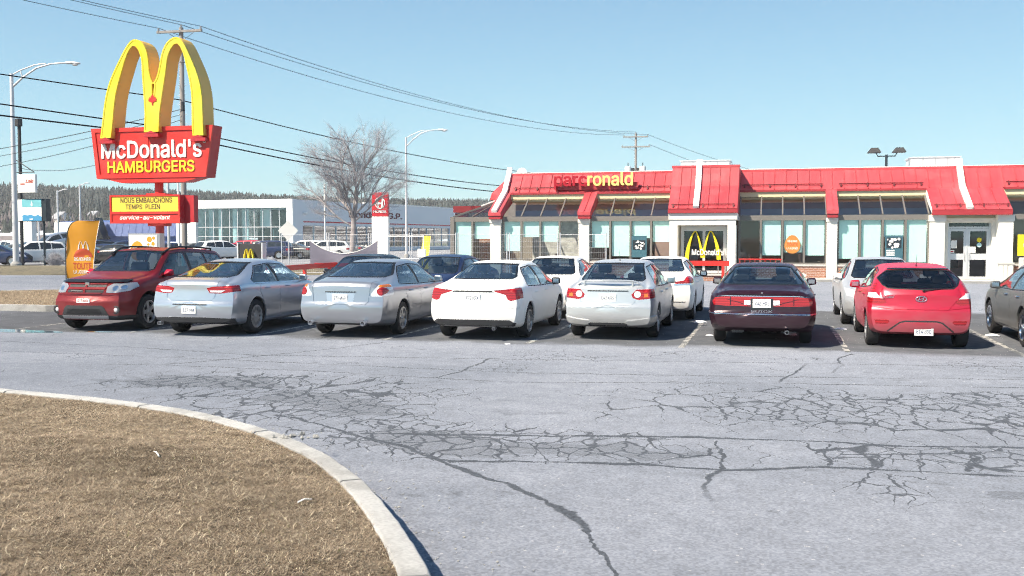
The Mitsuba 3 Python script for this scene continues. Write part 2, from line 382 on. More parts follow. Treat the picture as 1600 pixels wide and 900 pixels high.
    # lamps and trim given in rear/front/side view
    for nm, view, g, rng, b, *rest in S.get('patches', []):
        proud = rest[0] if rest else .003
        gs = g if isinstance(g, sg.base.BaseGeometry) else poly(g)
        if view in ('rear', 'front'):
            both = [gs] if rest[1:] == ['one'] else [gs, affinity.scale(gs, -1, 1, origin=(0, 0))]
            for q in both:
                pm = H.patch([mext(q, rng[0], rng[1])], proud, .018)
                if not pm.is_empty(): put(nm, pm, b, 30)
        else:
            for sgn in (1, -1):
                pm = H.patch([mext(gs, 0 if sgn > 0 else -2, 2 if sgn > 0 else 0, 'yz')], proud, .018)
                if not pm.is_empty(): put(nm, pm, b, 30)
    # mirrors, handles
    my, mz = S.get('mirror', (S['ws_y'][0] + .35, S['belt'][2][1] + .08))
    ms = H.side(my, mz - .03)
    if ms is not None:
        for sgn in (1, -1):
            x0 = ms[0] - .02
            hd = m3.Manifold.hull(m3.Manifold.batch_boolean([m3.Manifold.sphere(.032, 10).translate([x0 + dx, my + dy, mz + dz]) for dx, dy, dz in ((.055, -.03, -.045), (.055, -.03, .045), (.175, -.035, -.03), (.165, -.035, .04), (.06, .06, -.02), (.14, .06, .01))], m3.OpType.Add))
            arm = m3.Manifold.hull(m3.Manifold.sphere(.025, 8).translate([x0, my + .02, mz - .05]) + m3.Manifold.sphere(.025, 8).translate([x0 + .09, my, mz - .04]))
            mm = mesh_of(hd + arm)
            if sgn < 0:
                mm = moved(mm, np.diag([-1, 1, 1, 1.0])); mm.invert()
            mk = put('wing_mirror', mm, S.get('mirrorb', pt), 40)
            gl = cbox(x0 + .05, x0 + .175, my - .070, my - .064, mz - .04, mz + .042, .002)
            put('mirror_glass', moved(gl, np.diag([sgn, 1, 1, 1.0])), 'm_chrome', False, mk)
    for y in S.get('handles', []):
        hz = S.get('handle_z', S['belt'][1][1] - .09)
        for sgn in (1, -1):
            h_ = H.side(y, hz, sgn)
            if h_ is None: continue
            x = h_[0]
            put('door_handle', mesh_of(m3.Manifold.hull(m3.Manifold.batch_boolean([m3.Manifold.sphere(.014, 8).translate([x + sgn * dx, y + dy, hz]) for dx, dy in ((0, -.1), (.022, -.06), (.022, .06), (0, .1))], m3.OpType.Add))), S.get('handleb', pt), 40)
    # seats, dash
    sy = S.get('seats', (ya + (yb - ya) * .52,))
    for y in sy:
        for x in (-.36, .36): put('seat', seat_mesh(x, y, zc - .1, h=S.get('seat_h', .52)), S.get('seatb', 'm_seat'), False)
    ry = S.get('bench', ya + .25)
    put('rear_bench', [mesh_of(m3.Manifold.hull(mf(cbox(-.62, .62, ry - .02, ry + .12, zc - .05, zc + .1, .03)) + mf(cbox(-.56, .56, ry - .16, ry - .04, zc + .30, zc + .36, .03))))] +
        [cbox(x - .13, x + .13, ry - .18, ry - .10, zc + .37, zc + .37 + S.get('hr', .12), .03) for x in (-.36, .36)], S.get('seatb', 'm_seat'), False)
    dy = S['ws_y'][1] - .45
    put('dashboard', [mesh_of(m3.Manifold.hull(mf(cbox(-.66, .66, dy - .18, dy - .1, zc + .01, zc + .14, .03)) + mf(cbox(-.66, .66, dy + .1, dy + .2, zc + .01, zc + .10, .03))))], 'm_trim', False)
    sw = tube([(-.36 + .17 * math.cos(a), dy - .3 + .05 * math.sin(a), zc + .14 + .15 * math.sin(a)) for a in np.linspace(0, 2 * math.pi, 19)], .014, 6, False)
    put('steering_wheel', sw, 'm_black', True)
    # number plate
    for pl in S.get('plates', []):
        x, z, txt, face = pl
        h_ = H.rear(x, z) if face == 'rear' else H.frontp(x, z)
        y0 = h_[1] - (.012 if face == 'rear' else -.012)
        pk = put('licence_plate', cbox(x - .152, x + .152, y0 - .003, y0 + .003, z - .076, z + .076, .002) if face == 'rear' else cbox(x - .152, x + .152, y0 - .003, y0 + .003, z - .076, z + .076, .002), 'm_plate', False)
        tx = moved(text(txt, .062, .002, .24), tr(x - .12, y0 - .003, z - .035)) if face == 'rear' else moved(text(txt, .062, .002, .24), tr(x + .12, y0 + .003, z - .035, math.pi))
        put('plate_lettering', tx, 'm_ink', False, pk)
    for x, z, r, y in S.get('exhaust', []):
        put('exhaust_pipe', lathe([(r * .72, -.12), (r, -.12), (r * 1.05, .0), (r * .8, .0), (r * .72, -.12)], 18, 'y').apply_transform(tr(x, y + .0, z)), 'm_chrome', 30)
        put('muffler', rod((x, y + .08, z), (x * .98, y + .55, z + .02), r * .8, n=10), 'm_trim', True)
    # underbody so that no light shows through
    for fn in S.get('extra', []): fn(H, put, k)
    return k

# ------------------------------------------------------------------ ground
def seg_dist(x, y, lines, ky=1.0):
    y = y * ky
    lines = [[(a, b * ky) for a, b in l] for l in lines]
    d = mi.Float(9.0)
    for pts in lines:
        for (ax, ay), (bx, by) in zip(pts[:-1], pts[1:]):
            ux, uy = bx - ax, by - ay
            t = dr.clip(((x - ax) * ux + (y - ay) * uy) / (ux * ux + uy * uy), 0, 1)
            d = dr.minimum(d, dr.sqrt(dr.square(x - ax - t * ux) + dr.square(y - ay - t * uy)))
    return d
def zones(x, y, es):
    m = mi.Float(0)
    for cx, cy, rx, ry, a in es:
        c, s = math.cos(a), math.sin(a)
        u, v = ((x - cx) * c + (y - cy) * s) / rx, (-(x - cx) * s + (y - cy) * c) / ry
        m = dr.maximum(m, 1 - dr.sqrt(u * u + v * v))
    return m
THIN = [[(-16, 11.9), (-11.33, 12.48), (-8.9, 12.97), (-6.26, 12.93), (-4.24, 12.66), (-3.33, 12.59), (.06, 13.37), (3.09, 13.77), (9, 14.3)],
        [(-17, 15.4), (-13.8, 15.22), (-10.91, 14.98), (-8.12, 14.44), (-3.97, 15.01), (.11, 15.59), (3.59, 16.04), (9, 16.6)],
        [(-12.63, 13.91), (-8.31, 13.78), (-3.57, 13.5), (-1.16, 13.8), (4, 14.7)], [(-8.9, 12.97), (-8.31, 13.78), (-7.44, 15.38), (-6.86, 16.82)],
        [(-4.45, 12.73), (-4.31, 13.44), (-4.33, 15.0)], [(.06, 13.49), (.38, 14.9), (.51, 15.62)], [(.81, 14.66), (1.01, 15.59), (1.0, 16.41), (1.24, 17.1)],
        [(-.38, 8.21), (-.47, 7.96), (-.51, 7.64), (-.4, 7.23)]]
WIDE = [[(-5.2, 9.6), (-4.79, 9.43), (-3.52, 8.57), (-3.17, 8.37), (-2.64, 7.86), (-1.92, 7.26), (-1.41, 6.75), (-1.14, 6.27), (-1.04, 5.95), (-.85, 5.49), (-.6, 4.6)],
        [(-3.86, 8.9), (-2.43, 9.17), (-.69, 9.54), (.48, 9.63), (1.1, 9.59), (2.21, 9.8), (4, 10)], [(-2.64, 7.95), (-2.15, 8.11), (-1.07, 8.27), (-.38, 8.21), (.43, 8.55), (.98, 8.57), (1.94, 8.6), (4, 8.8)],
        [(-.5, 9.37), (-.41, 8.7), (-.38, 8.21)], [(.48, 9.48), (.46, 8.63)], [(.89, 9.12), (.91, 8.79), (.81, 8.53)], [(1.62, 9.5), (1.74, 9.26), (1.57, 8.73)], [(.6, 9.1), (1.0, 9.2), (1.77, 9.46)]]
ZONE = [(-1.9, 8.75, 2.6, .95, .05), (.3, 11.5, 2.9, 1.9, .22), (2.4, 11.7, 2.8, 1.9, .1), (-5.2, 10.6, 2.8, 1.7, -.42), (-7.4, 11.7, 2.0, 1.1, .1), (-3.3, 9.0, 1.9, 1.1, -.4), (1.6, 9.2, 2.6, .75, .05)]
ZDARK = [(-7.3, 11.6, 1.7, .75, .1), (-5.0, 10.5, 1.6, .7, -.5), (-3.1, 8.7, 1.3, .6, -.5), (-1.7, 8.7, 1.4, .38, .05), (1.75, 7.95, .22, .16, .2), (4.2, 7.9, 2.3, .35, .1)]
def asphalt(p, n, uv):
    x, y = p.x, p.y
    n1 = mikit.fbm(x * .45, y * .45, 3.1, octaves=4)
    streak = mikit.fbm(x * .35, y * 2.6, 7.7, octaves=3)
    fine = mikit.noise(x * 70, y * 70, 1.0)
    mid = mikit.fbm(x * 6, y * 6, 2.0, octaves=3)
    wx = x + .34 * (mikit.fbm(x * 2.3, y * 2.3, 1.7) - .5) + .05 * (mikit.noise(x * 14, y * 14) - .5)
    wy = y + .34 * (mikit.fbm(x * 2.3, y * 2.3, 9.2) - .5) + .05 * (mikit.noise(x * 14, y * 14, 5) - .5)
    c = mikit.mix((.160, .176, .208), (.206, .222, .258), dr.clip((n1 - .3) * 2.0 + (streak - .5) * 1.1, 0, 1))
    c = c * (.78 + .44 * fine) * (.88 + .24 * mid)
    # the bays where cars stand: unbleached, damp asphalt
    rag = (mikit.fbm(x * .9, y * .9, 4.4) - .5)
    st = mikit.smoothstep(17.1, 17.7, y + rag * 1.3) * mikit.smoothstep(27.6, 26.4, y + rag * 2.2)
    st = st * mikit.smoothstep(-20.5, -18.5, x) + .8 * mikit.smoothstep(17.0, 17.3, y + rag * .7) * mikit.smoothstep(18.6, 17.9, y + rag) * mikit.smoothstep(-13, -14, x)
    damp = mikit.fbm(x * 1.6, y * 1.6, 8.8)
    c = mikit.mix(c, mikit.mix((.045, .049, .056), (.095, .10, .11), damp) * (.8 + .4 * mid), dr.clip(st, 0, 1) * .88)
    # cracks
    z = zones(wx, wy, ZONE)
    f1, f2, rnd = mikit.voronoi(wx * 2.1 + wy * .25, wy * 1.25)
    g1, g2, rn2 = mikit.voronoi(wx * 4.6, wy * 2.9)
    patch = mikit.fbm(x * 1.1, y * 1.3, 2.2)
    zz = mikit.smoothstep(.0, .45, z + (patch - .5) * .9)
    wid = (.030 + .115 * mikit.smoothstep(.4, .75, mikit.fbm(x * 1.7, y * 1.7, 6.1))) * zz
    cr = mikit.smoothstep(wid, wid * .45, f2 - f1) * dr.select(zz > .02, 1.0, 0.0)
    zs = mikit.smoothstep(.22, .6, z + (patch - .5) * 1.5)
    cr = dr.maximum(cr, mikit.smoothstep(.15 * zs, .05 * zs, g2 - g1) * dr.select(zs > .05, .9, 0.0))
    vx = x + .10 * (mikit.fbm(x * 4, y * 4, 1.1) - .5) + .03 * (mikit.noise(x * 22, y * 22) - .5)
    vy = y + .10 * (mikit.fbm(x * 4, y * 4, 3.3) - .5) + .03 * (mikit.noise(x * 22, y * 22, 3) - .5)
    dt, dw = seg_dist(vx, vy, THIN), seg_dist(vx, vy, WIDE, .42)
    tw = .010 + .022 * mikit.fbm(x * 1.3, y * 1.3, 5.5)
    cr = dr.maximum(cr, mikit.smoothstep(tw * 1.5, tw * .5, dt) * (.35 + .65 * mikit.smoothstep(.35, .55, mikit.fbm(x * .9, y * .9, 7.5))))
    ww = .007 + .018 * mikit.smoothstep(.3, .75, mikit.fbm(x * 2.1, y * 2.1, 9.5))
    cr = dr.maximum(cr, mikit.smoothstep(ww * 1.4, ww * .6, dw))
    zd = mikit.smoothstep(.22, .34, zones(wx, wy, ZDARK) + (mikit.fbm(x * 3.1, y * 4.4, 3.6, octaves=4) - .5) * 1.3)
    c = mikit.mix(c, mi.Color3f(.070, .078, .090) * (.7 + .6 * fine), zd * .38)
    c = mikit.mix(c, mi.Color3f(.056, .064, .077) * (.7 + .6 * fine), dr.clip(cr, 0, 1) * .92)
    # pale salt and grit flecks
    fl = dr.select(mikit.cell_rand(dr.floor(x * 55), dr.floor(y * 55)) > .9975, 1.0, 0.0)
    return mikit.mix(c, (.5, .5, .5), fl * .4)
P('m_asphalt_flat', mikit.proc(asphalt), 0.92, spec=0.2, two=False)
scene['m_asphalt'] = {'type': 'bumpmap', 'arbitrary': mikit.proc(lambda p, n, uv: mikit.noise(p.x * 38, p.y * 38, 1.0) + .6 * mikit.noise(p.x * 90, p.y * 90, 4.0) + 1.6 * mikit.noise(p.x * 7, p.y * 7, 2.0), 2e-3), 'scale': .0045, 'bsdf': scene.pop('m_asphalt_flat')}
def far_asphalt(p, n, uv):
    a = mikit.fbm(p.x * .3, p.y * .3, 1.0, octaves=4)
    return mikit.mix((.15, .157, .172), (.20, .207, .222), a)
P('m_asphalt_far', mikit.proc(far_asphalt), 0.9)
def soil(p, n, uv):
    a, b = mikit.fbm(p.x * 1.3, p.y * 1.3, p.z, octaves=4), mikit.fbm(p.x * 14, p.y * 14, 2, octaves=3)
    return mikit.mix(mikit.mix((.13, .098, .066), (.22, .175, .118), a), (.27, .215, .145), dr.clip((b - .45) * 2.5, 0, 1))
P('m_soil', mikit.proc(soil), 0.95)
def verge_tex(p, n, uv):
    a, b = mikit.fbm(p.x * .5, p.y * .5, 1, octaves=4), mikit.fbm(p.x * 6, p.y * 6, 2, octaves=3)
    return mikit.mix(mikit.mix((.075, .07, .052), (.17, .145, .095), a), (.05, .05, .045), dr.clip((b - .5) * 2, 0, 1))
P('m_verge', mikit.proc(verge_tex), 0.95)
def concrete(base, dark):
    def fn(p, n, uv):
        a, b = mikit.fbm(p.x * 3, p.y * 3, p.z * 3, octaves=4), mikit.noise(p.x * 60, p.y * 60, p.z * 60)
        return mikit.mix(base, dark, dr.clip((a - .42) * 2.4, 0, 1)) * (.88 + .24 * b)
    return mikit.proc(fn)
P('m_kerb', concrete((.37, .37, .36), (.20, .197, .188)), 0.9)
P('m_concrete', concrete((.34, .34, .335), (.25, .25, .25)), 0.9)
P('m_line', noisy((.30, .295, .28), .55, 9.0, (.09, .095, .10)), 0.8)
P('m_snow', (.82, .84, .88), 0.6)
P('m_water', (.02, .024, .03), 0.04, spec=0.6)
P('m_prairie', noisy((.12, .11, .085), .3, .05, (.07, .07, .06)), 0.95)

fan = lambda a, b, y0, y1: [(a, y0), (b, y0), (b, y1), (a, y1)]
struct('ground', sheet([(-3000, -400), (3000, -400), (3000, 5000), (-3000, 5000)], -.06), 'm_prairie')
vl = lambda x, off: 43.5 + (x + 35) * .264 + off           # far edge of the restaurant's lot
g = sheet([(-70, -25), (45, -25), (45, 66), (-14, 66), (-14, vl(-14, 0)), (-70, vl(-70, 0))], 0.0)
struct('parking_lot', g, 'm_asphalt')
lv = []
for x in np.linspace(-110, -13, 60):
    for k, (off, z) in enumerate(((0, -.02), (1.2, .10), (4, .28), (9, .22), (13, .05))):
        nz = meshkit.fbm(np.array([[x * .4, off * .6, 1.0]]), 3)[0]
        lv.append((x, vl(x, off) + (nz - .5) * 1.0, z + (nz - .5) * .14))
lf = [[i * 5 + j, (i + 1) * 5 + j, (i + 1) * 5 + j + 1, i * 5 + j + 1] for i in range(59) for j in range(4)]
struct('verge', mesh_of((np.array(lv), np.vstack([np.array(lf)[:, [0, 1, 2]], np.array(lf)[:, [0, 2, 3]]]))), 'm_verge', True)
struct('dealer_lot', sheet([(-190, vl(-190, 12)), (-13, vl(-13, 12)), (-13, 60), (20, 70), (20, 200), (-190, 190)], -.012), 'm_asphalt_far')
struct('pavement', cbox(-15.8, 16, 44.9, 62, -.1, .11, .015), 'm_concrete')
mk = []
for x in (-15.3, -12.55, -9.8, -7.05, -4.3, -1.55, 1.2, 3.92, 6.65, 9.4):
    a = tag(numbered('bay_line'), kind='structure')
    rr = np.random.default_rng(int(x * 100) + 5000)
    ys = np.linspace(17.3, 22.4, 18); l = [(x + rr.normal(0, .008) - .05, y) for y in ys]; r = [(x + rr.normal(0, .008) + .05, y) for y in ys]
    scene[a] = mikit.ply(sheet(l + r[::-1], .004), 'm_line')
# meltwater and ice at the left
def blob(cx, cy, rx, ry, z, seed, n=40):
    a = np.linspace(0, 2 * math.pi, n, endpoint=False)
    r = .7 + .6 * meshkit.fbm(np.stack([np.cos(a) * 1.6 + seed, np.sin(a) * 1.6, a * 0 + seed * 3.1], 1), 3)
    return sheet(list(zip(cx + rx * r * np.cos(a), cy + ry * r * np.sin(a))), z)
for i, (cx, cy, rx, ry) in enumerate(((-15.6, 16.95, 1.7, .28), (-13.2, 17.25, .35, .10), (-17.2, 17.2, 1.2, .25))):
    struct('meltwater', blob(cx, cy, rx, ry, .004, i + 1), 'm_water')
rng = np.random.default_rng(11)
ICE = ['small ice lump left of the champagne sedan, nearer one', 'ice lump left of the champagne sedan, farther one', 'ice lump on the bay line left of the maroon sedan', 'ice lump beside the front wheel of the grey sedan at the right edge',
       'widest ice patch between the red hatchback and the grey sedan', 'ice lump on the bay line right of the maroon sedan', 'ice scrap at the tail of the white sedan, on the bay line', 'tiny ice scrap beside the maroon sedan, right side', 'tiniest white ice scrap left of the maroon sedan']
for i, (cx, cy, r) in enumerate(((-4.1, 20.8, .16), (-3.9, 21.3, .22), (-1.6, 22.6, .14), (4.1, 20.9, .13), (3.4, 22.4, .3), (1.35, 21.6, .12), (-4.6, 17.1, .05), (.35, 20.2, .1), (-1.2, 19.6, .07))):
    m = trimesh.creation.icosphere(3, 1.0); v = m.vertices
    v = v * (.75 + .5 * meshkit.fbm(v * 2.2 + i * 7, 3))[:, None] * [r, r * .8, r * .28]
    solo('ice_lump', moved(trimesh.Trimesh(v, m.faces, process=False), tr(cx, cy, r * .08)), 'm_snow', ICE[i], 'ice', 'ice lumps left between the parked cars', 40)

# kerbed grass island in the foreground
from scipy.interpolate import CubicSpline, PchipInterpolator
KO = np.array([(-30, 11.2), (-22, 11.0), (-16, 10.75), (-11.2, 10.15), (-8.7, 9.62), (-7.22, 9.34), (-5.8, 8.90), (-4.19, 7.95), (-3.38, 7.22), (-2.93, 6.70), (-2.5, 6.11), (-2.17, 5.61), (-1.93, 5.22), (-1.65, 4.72), (-1.36, 4.05), (-1.15, 3.3), (-1.0, 2.2), (-.95, -6)])
KO = KO * .983
tt = np.concatenate([[0], np.cumsum(np.linalg.norm(np.diff(KO, axis=0), axis=1))])
cs = CubicSpline(tt, KO)
ts = np.linspace(0, tt[-1], 420); kc = cs(ts); kt = cs(ts, 1); kt /= np.linalg.norm(kt, axis=1, keepdims=True)
kn = np.stack([-kt[:, 1], kt[:, 0]], 1)           # left of travel = away from the grass
kerb = tag(numbered('kerb'), kind='structure')
KW = .17
prof = [(.012, -.06), (.008, .03), (.003, .148), (-.010, .171), (-.026, .18), (-KW + .02, .182), (-KW, .17), (-KW, -.06)]
cuts_ = [0] + list(range(22, 420, 22)) + [419]
for a, b in zip(cuts_[:-1], cuts_[1:]):
    idx = np.linspace(a + .15, b - .15, 24)
    C_, N_ = np.array([np.interp(idx, np.arange(420), kc[:, k]) for k in (0, 1)]).T, np.array([np.interp(idx, np.arange(420), kn[:, k]) for k in (0, 1)]).T
    V = []
    for q in range(len(idx)):
        for k, (o, z) in enumerate(prof):
            p3 = [C_[q, 0] + N_[q, 0] * o, C_[q, 1] + N_[q, 1] * o, z]
            d = (meshkit.fbm(np.array([[p3[0] * 5, p3[1] * 5, z * 9 + 3]]), 3)[0] - .5) * .022
            V.append([p3[0] + N_[q, 0] * d, p3[1] + N_[q, 1] * d, z + d * .6])
    m_ = len(prof); F = []
    for q in range(len(idx) - 1):
        for k in range(m_ - 1): F += [[q * m_ + k, (q + 1) * m_ + k, (q + 1) * m_ + k + 1], [q * m_ + k, (q + 1) * m_ + k + 1, q * m_ + k + 1]]
    for k in range(1, m_ - 1): F += [[0, k, k + 1], [(len(idx) - 1) * m_, (len(idx) - 1) * m_ + k + 1, (len(idx) - 1) * m_ + k]]
    mm = trimesh.Trimesh(np.array(V), np.array(F), process=False); mm.invert()
    part(kerb, 'section', mm, 'm_kerb', 50)
# soil and dead grass
inner = kc - kn * (KW - .004)
gp = sg.Polygon(list(map(tuple, inner)) + [(-30, -6)]).buffer(0)
def gz(x, y):
    d = np.zeros(len(x))
    q = np.column_stack([x, y])
    from scipy.spatial import cKDTree
    d = cKDTree(inner).query(q)[0]
    p3 = np.column_stack([x * .7, y * .7, np.full(len(x), .3)])
    return .155 + .10 * (1 - np.exp(-d / 1.2)) + .06 * np.minimum(d / 1.5, 1) * (meshkit.fbm(p3, 3) - .5) + .05 * (meshkit.fbm(p3 * 9, 2) - .5) * np.minimum(d / .3 + .3, 1)
gx, gy = np.meshgrid(np.linspace(-30, -.9, 292), np.linspace(-6, 11.3, 174), indexing='ij')
iv = trimesh.creation.triangulate_polygon
pts = np.column_stack([gx.ravel(), gy.ravel()])
import shapely
inside = shapely.contains_xy(gp.buffer(-.03), pts[:, 0], pts[:, 1])
from scipy.spatial import Delaunay
bd = inner[(inner[:, 1] > -6)]
allp = np.vstack([pts[inside], bd])
dl = Delaunay(allp); cen = allp[dl.simplices].mean(1)
tri = dl.simplices[shapely.contains_xy(gp, cen[:, 0], cen[:, 1])]
V = np.column_stack([allp, gz(allp[:, 0], allp[:, 1])]); mm = trimesh.Trimesh(V, tri, process=False)
if mm.face_normals[:, 2].mean() < 0: mm.invert()
struct('soil', mm, 'm_soil', True)
def blades(area, n_of, rng, zfun, hmul=1.0, flat=.6):
    """many thin bent blades as one mesh with a colour per vertex"""
    x, y = n_of; N = len(x); z = zfun(x, y)
    az = rng.uniform(0, 2 * math.pi, N); ln = rng.uniform(.018, .054, N) * hmul; wd = rng.uniform(.0009, .0025, N) * hmul
    ln = ln * np.where(rng.uniform(0, 1, N) < .06, 2.1, 1.0); el = np.abs(rng.normal(0, .42, N)) * (1 - flat) + rng.uniform(.02, .5, N)
    d = np.stack([np.cos(az) * np.cos(el), np.sin(az) * np.cos(el), np.sin(el)], 1); s = np.stack([-np.sin(az), np.cos(az), np.zeros(N)], 1)
    p0 = np.stack([x, y, z - .004], 1); p1 = p0 + d * (ln * .55)[:, None]
    az2 = az + rng.normal(0, .6, N); el2 = el * rng.uniform(-.5, .9, N)
    p2 = p1 + np.stack([np.cos(az2) * np.cos(el2), np.sin(az2) * np.cos(el2), np.sin(el2)], 1) * (ln * .5)[:, None]
    w = wd[:, None] * s
    Vv = np.stack([p0 - w, p0 + w, p1 - w * .9, p1 + w * .9, p2], 1).reshape(-1, 3)
    b = np.arange(N)[:, None] * 5
    Ff = np.concatenate([b + [0, 1, 3], b + [0, 3, 2], b + [2, 3, 4]], 0)
    t = rng.uniform(0, 1, (N, 1)); dk = rng.uniform(.38, 1.25, (N, 1))
    big = meshkit.fbm(np.column_stack([x * 1.1, y * 1.1, np.full(N, .5)]), 3)[:, None]
    col = (np.array([.255, .192, .138]) * (1 - t) + np.array([.43, .355, .268]) * t) * dk * (.50 + 1.0 * big)
    g_ = rng.uniform(0, 1, N) < .006; col[g_] = np.array([.13, .15, .05])
    pale = rng.uniform(0, 1, N) < .08; col[pale] = np.array([.66, .58, .44])
    return Vv, Ff, np.clip(np.repeat(col, 5, 0), 0, 1)
rng = np.random.default_rng(3)
def scatter(poly_, dens, rng):
    x0, y0, x1, y1 = poly_.bounds; n = int((x1 - x0) * (y1 - y0) * dens)
    q = rng.uniform([x0, y0], [x1, y1], (n, 2)); q = q[shapely.contains_xy(poly_, q[:, 0], q[:, 1])]
    return q
near = gp.intersection(sg.box(-7, 3.0, 0, 7.2)); farg = gp.intersection(sg.box(-14, 6.6, 0, 11.3)).difference(near)
q = np.vstack([scatter(near, 26000, rng), scatter(farg, 11000, rng)])
keep = (np.abs(q[:, 0] * math.cos(yaw) + q[:, 1] * math.sin(yaw)) < .58 * (-q[:, 0] * math.sin(yaw) + q[:, 1] * math.cos(yaw)) + .4)
q = q[keep]
Vv, Ff, Cc = blades(None, (q[:, 0], q[:, 1]), rng, gz)
scene['m_blade'] = {'type': 'twosided', 'bsdf': {'type': 'diffuse', 'reflectance': {'type': 'mesh_attribute', 'name': 'vertex_color'}}}
k = numbered('dead_grass'); scene[k] = mikit.ply((Vv, Ff), 'm_blade', False, color=Cc)
tag(k, 'flattened dry brown grass covering the kerbed island in the foreground', 'grass', kind='stuff')
for i, (x, y, a, l) in enumerate(((-4.55, 6.60, 2.4, .17), (-2.95, 5.75, .9, .10))):
    z = float(gz(np.array([x]), np.array([y]))[0]) + .02
    solo('twig', tube([(x, y, z), (x + l * .5 * math.cos(a), y + l * .5 * math.sin(a), z + .015), (x + l * math.cos(a), y + l * math.sin(a), z + .005)], [.006, .005, .003], 6), 'm_whitepaint',
         ('longer white stick lying on the dry grass, left of centre of the island', 'short white scrap lying on the dry grass near the kerb')[i], ('stick', 'scrap')[i])
# grit swept against the kerb and over the gutter
gi = rng.uniform(60, 330, 900); gd = np.abs(rng.normal(0, .28, 900)) + .045
gxx = np.interp(gi, np.arange(420), kc[:, 0]) + np.interp(gi, np.arange(420), kn[:, 0]) * gd; gyy = np.interp(gi, np.arange(420), kc[:, 1]) + np.interp(gi, np.arange(420), kn[:, 1]) * gd
oc = np.array([[1, 0, 0], [-1, 0, 0], [0, 1, 0], [0, -1, 0], [0, 0, 1], [0, 0, -1]], float); of = np.array([[0, 2, 4], [2, 1, 4], [1, 3, 4], [3, 0, 4], [2, 0, 5], [1, 2, 5], [3, 1, 5], [0, 3, 5]])
gr_ = rng.uniform(.003, .010, (900, 1, 1)) * rng.uniform(.6, 1.4, (900, 6, 1)) * np.array([1, 1, .7])
gv = oc[None] * gr_ + np.stack([gxx, gyy, np.full(900, .004)], 1)[:, None]
gv[:14] = oc[None] * rng.uniform(.012, .032, (14, 1, 1)) * rng.uniform(.5, 1.3, (14, 6, 1)) + np.stack([rng.normal(-4.02, .09, 14), rng.normal(7.74, .07, 14), np.full(14, .188)], 1)[:, None]   # broken concrete where the kerb is chipped
k = numbered('gravel'); scene[k] = mikit.ply((gv.reshape(-1, 3), (of[None] + np.arange(900)[:, None, None] * 6).reshape(-1, 3)), 'm_kerb')
tag(k, 'loose grit swept along the foot of the foreground kerb', 'gravel', kind='stuff')
# second island behind the front row, with the pole sign and the feather flag
IS = [(-60, 21.65), (-18.2, 21.65), (-16.9, 22.3), (-16.3, 23.5), (-16.4, 27), (-17.4, 30.5), (-18.6, 31.2), (-21.7, 30.2), (-24.9, 27.6), (-60, 18.7)]
IS = [(-60, 21.65), (-18.2, 21.65), (-16.9, 22.3), (-16.3, 23.5), (-16.4, 27), (-17.4, 30.0), (-18.6, 30.6), (-21.7, 29.9), (-24.9, 27.6), (-40, 23.6), (-60, 22.3)]
isl = poly(IS); ringp = isl.difference(isl.buffer(-.16))
far_kerb = tag(numbered('far_kerb'), kind='structure')
for i in range(14):
    x0 = -60 + i * 3.0
    part(far_kerb, 'section', ext(ringp.intersection(sg.box(x0, 18, x0 + 2.985, 32)), -.05, .16, 'xy'), 'm_kerb') if not ringp.intersection(sg.box(x0, 18, x0 + 2.985, 32)).is_empty else None
part(far_kerb, 'section', ext(ringp.intersection(sg.box(-18.0, 18, -10, 32)), -.05, .16, 'xy'), 'm_kerb')
ip = isl.buffer(-.162)
vv, ff = trimesh.creation.triangulate_polygon(ip, engine='earcut')
struct('island_soil', ext(ip, -.05, .15, 'xy'), 'm_soil')
q = scatter(ip.intersection(sg.box(-30, 21, -14, 32)), 420, rng)
Vv, Ff, Cc = blades(None, (q[:, 0], q[:, 1]), rng, lambda x, y: np.full(len(x), .15), 2.2)
k = numbered('dead_grass'); scene[k] = mikit.ply((Vv, Ff), 'm_blade', False, color=Cc)
tag(k, 'strip of dry tan grass behind the far kerb, under the tall pole sign', 'grass', kind='stuff')

# ------------------------------------------------------------------ hills and their forest
P('m_hill', mikit.proc(lambda p, n, uv: mikit.mix(mikit.mix((.095, .085, .085), (.16, .14, .14), mikit.fbm(p.x * .01, p.y * .01, 2, octaves=4)), (.62, .64, .68),
    mikit.smoothstep(.54, .62, mikit.fbm(p.x * .03, p.y * .02, 5, octaves=4)) * mikit.smoothstep(30, 18, p.z))), 0.95)
P('m_conifer', (.040, .054, .054), 0.9)
P('m_conifer_pale', (.05, .062, .052), 0.9)
P('m_bare', (.14, .12, .125), 0.9)
HX, HY = np.meshgrid(np.linspace(-1400, 700, 106), np.linspace(240, 2000, 60), indexing='ij')
def hill_z(x, y):
    a = np.degrees(np.arctan2(x, y))                       # bearing
    top = np.interp(a, [-60, -45, -42, -36, -30, -25, -20, -14, -5, 30], [38, 37, 36, 34, 32, 30, 28, 26, 21, 15])
    r = np.hypot(x, y); t = np.clip((r - 330) / 620, 0, 1); s = t * t * (3 - 2 * t)
    nz = meshkit.fbm(np.stack([x / 160, y / 160, x * 0 + .5], -1), 4) - .5
    return -.5 + s * top * (1 + .22 * nz) + 5 * nz * s - 18 * np.clip((r - 1100) / 900, 0, 1)
V = np.column_stack([HX.ravel(), HY.ravel(), hill_z(HX, HY).ravel()])
i, j = np.meshgrid(np.arange(105), np.arange(59), indexing='ij'); a = (i * 60 + j).ravel()
mm = trimesh.Trimesh(V, np.vstack([np.stack([a, a + 60, a + 61], 1), np.stack([a, a + 61, a + 1], 1)]), process=False)
struct('hill', mm, 'm_hill', True)
rng = np.random.default_rng(21)
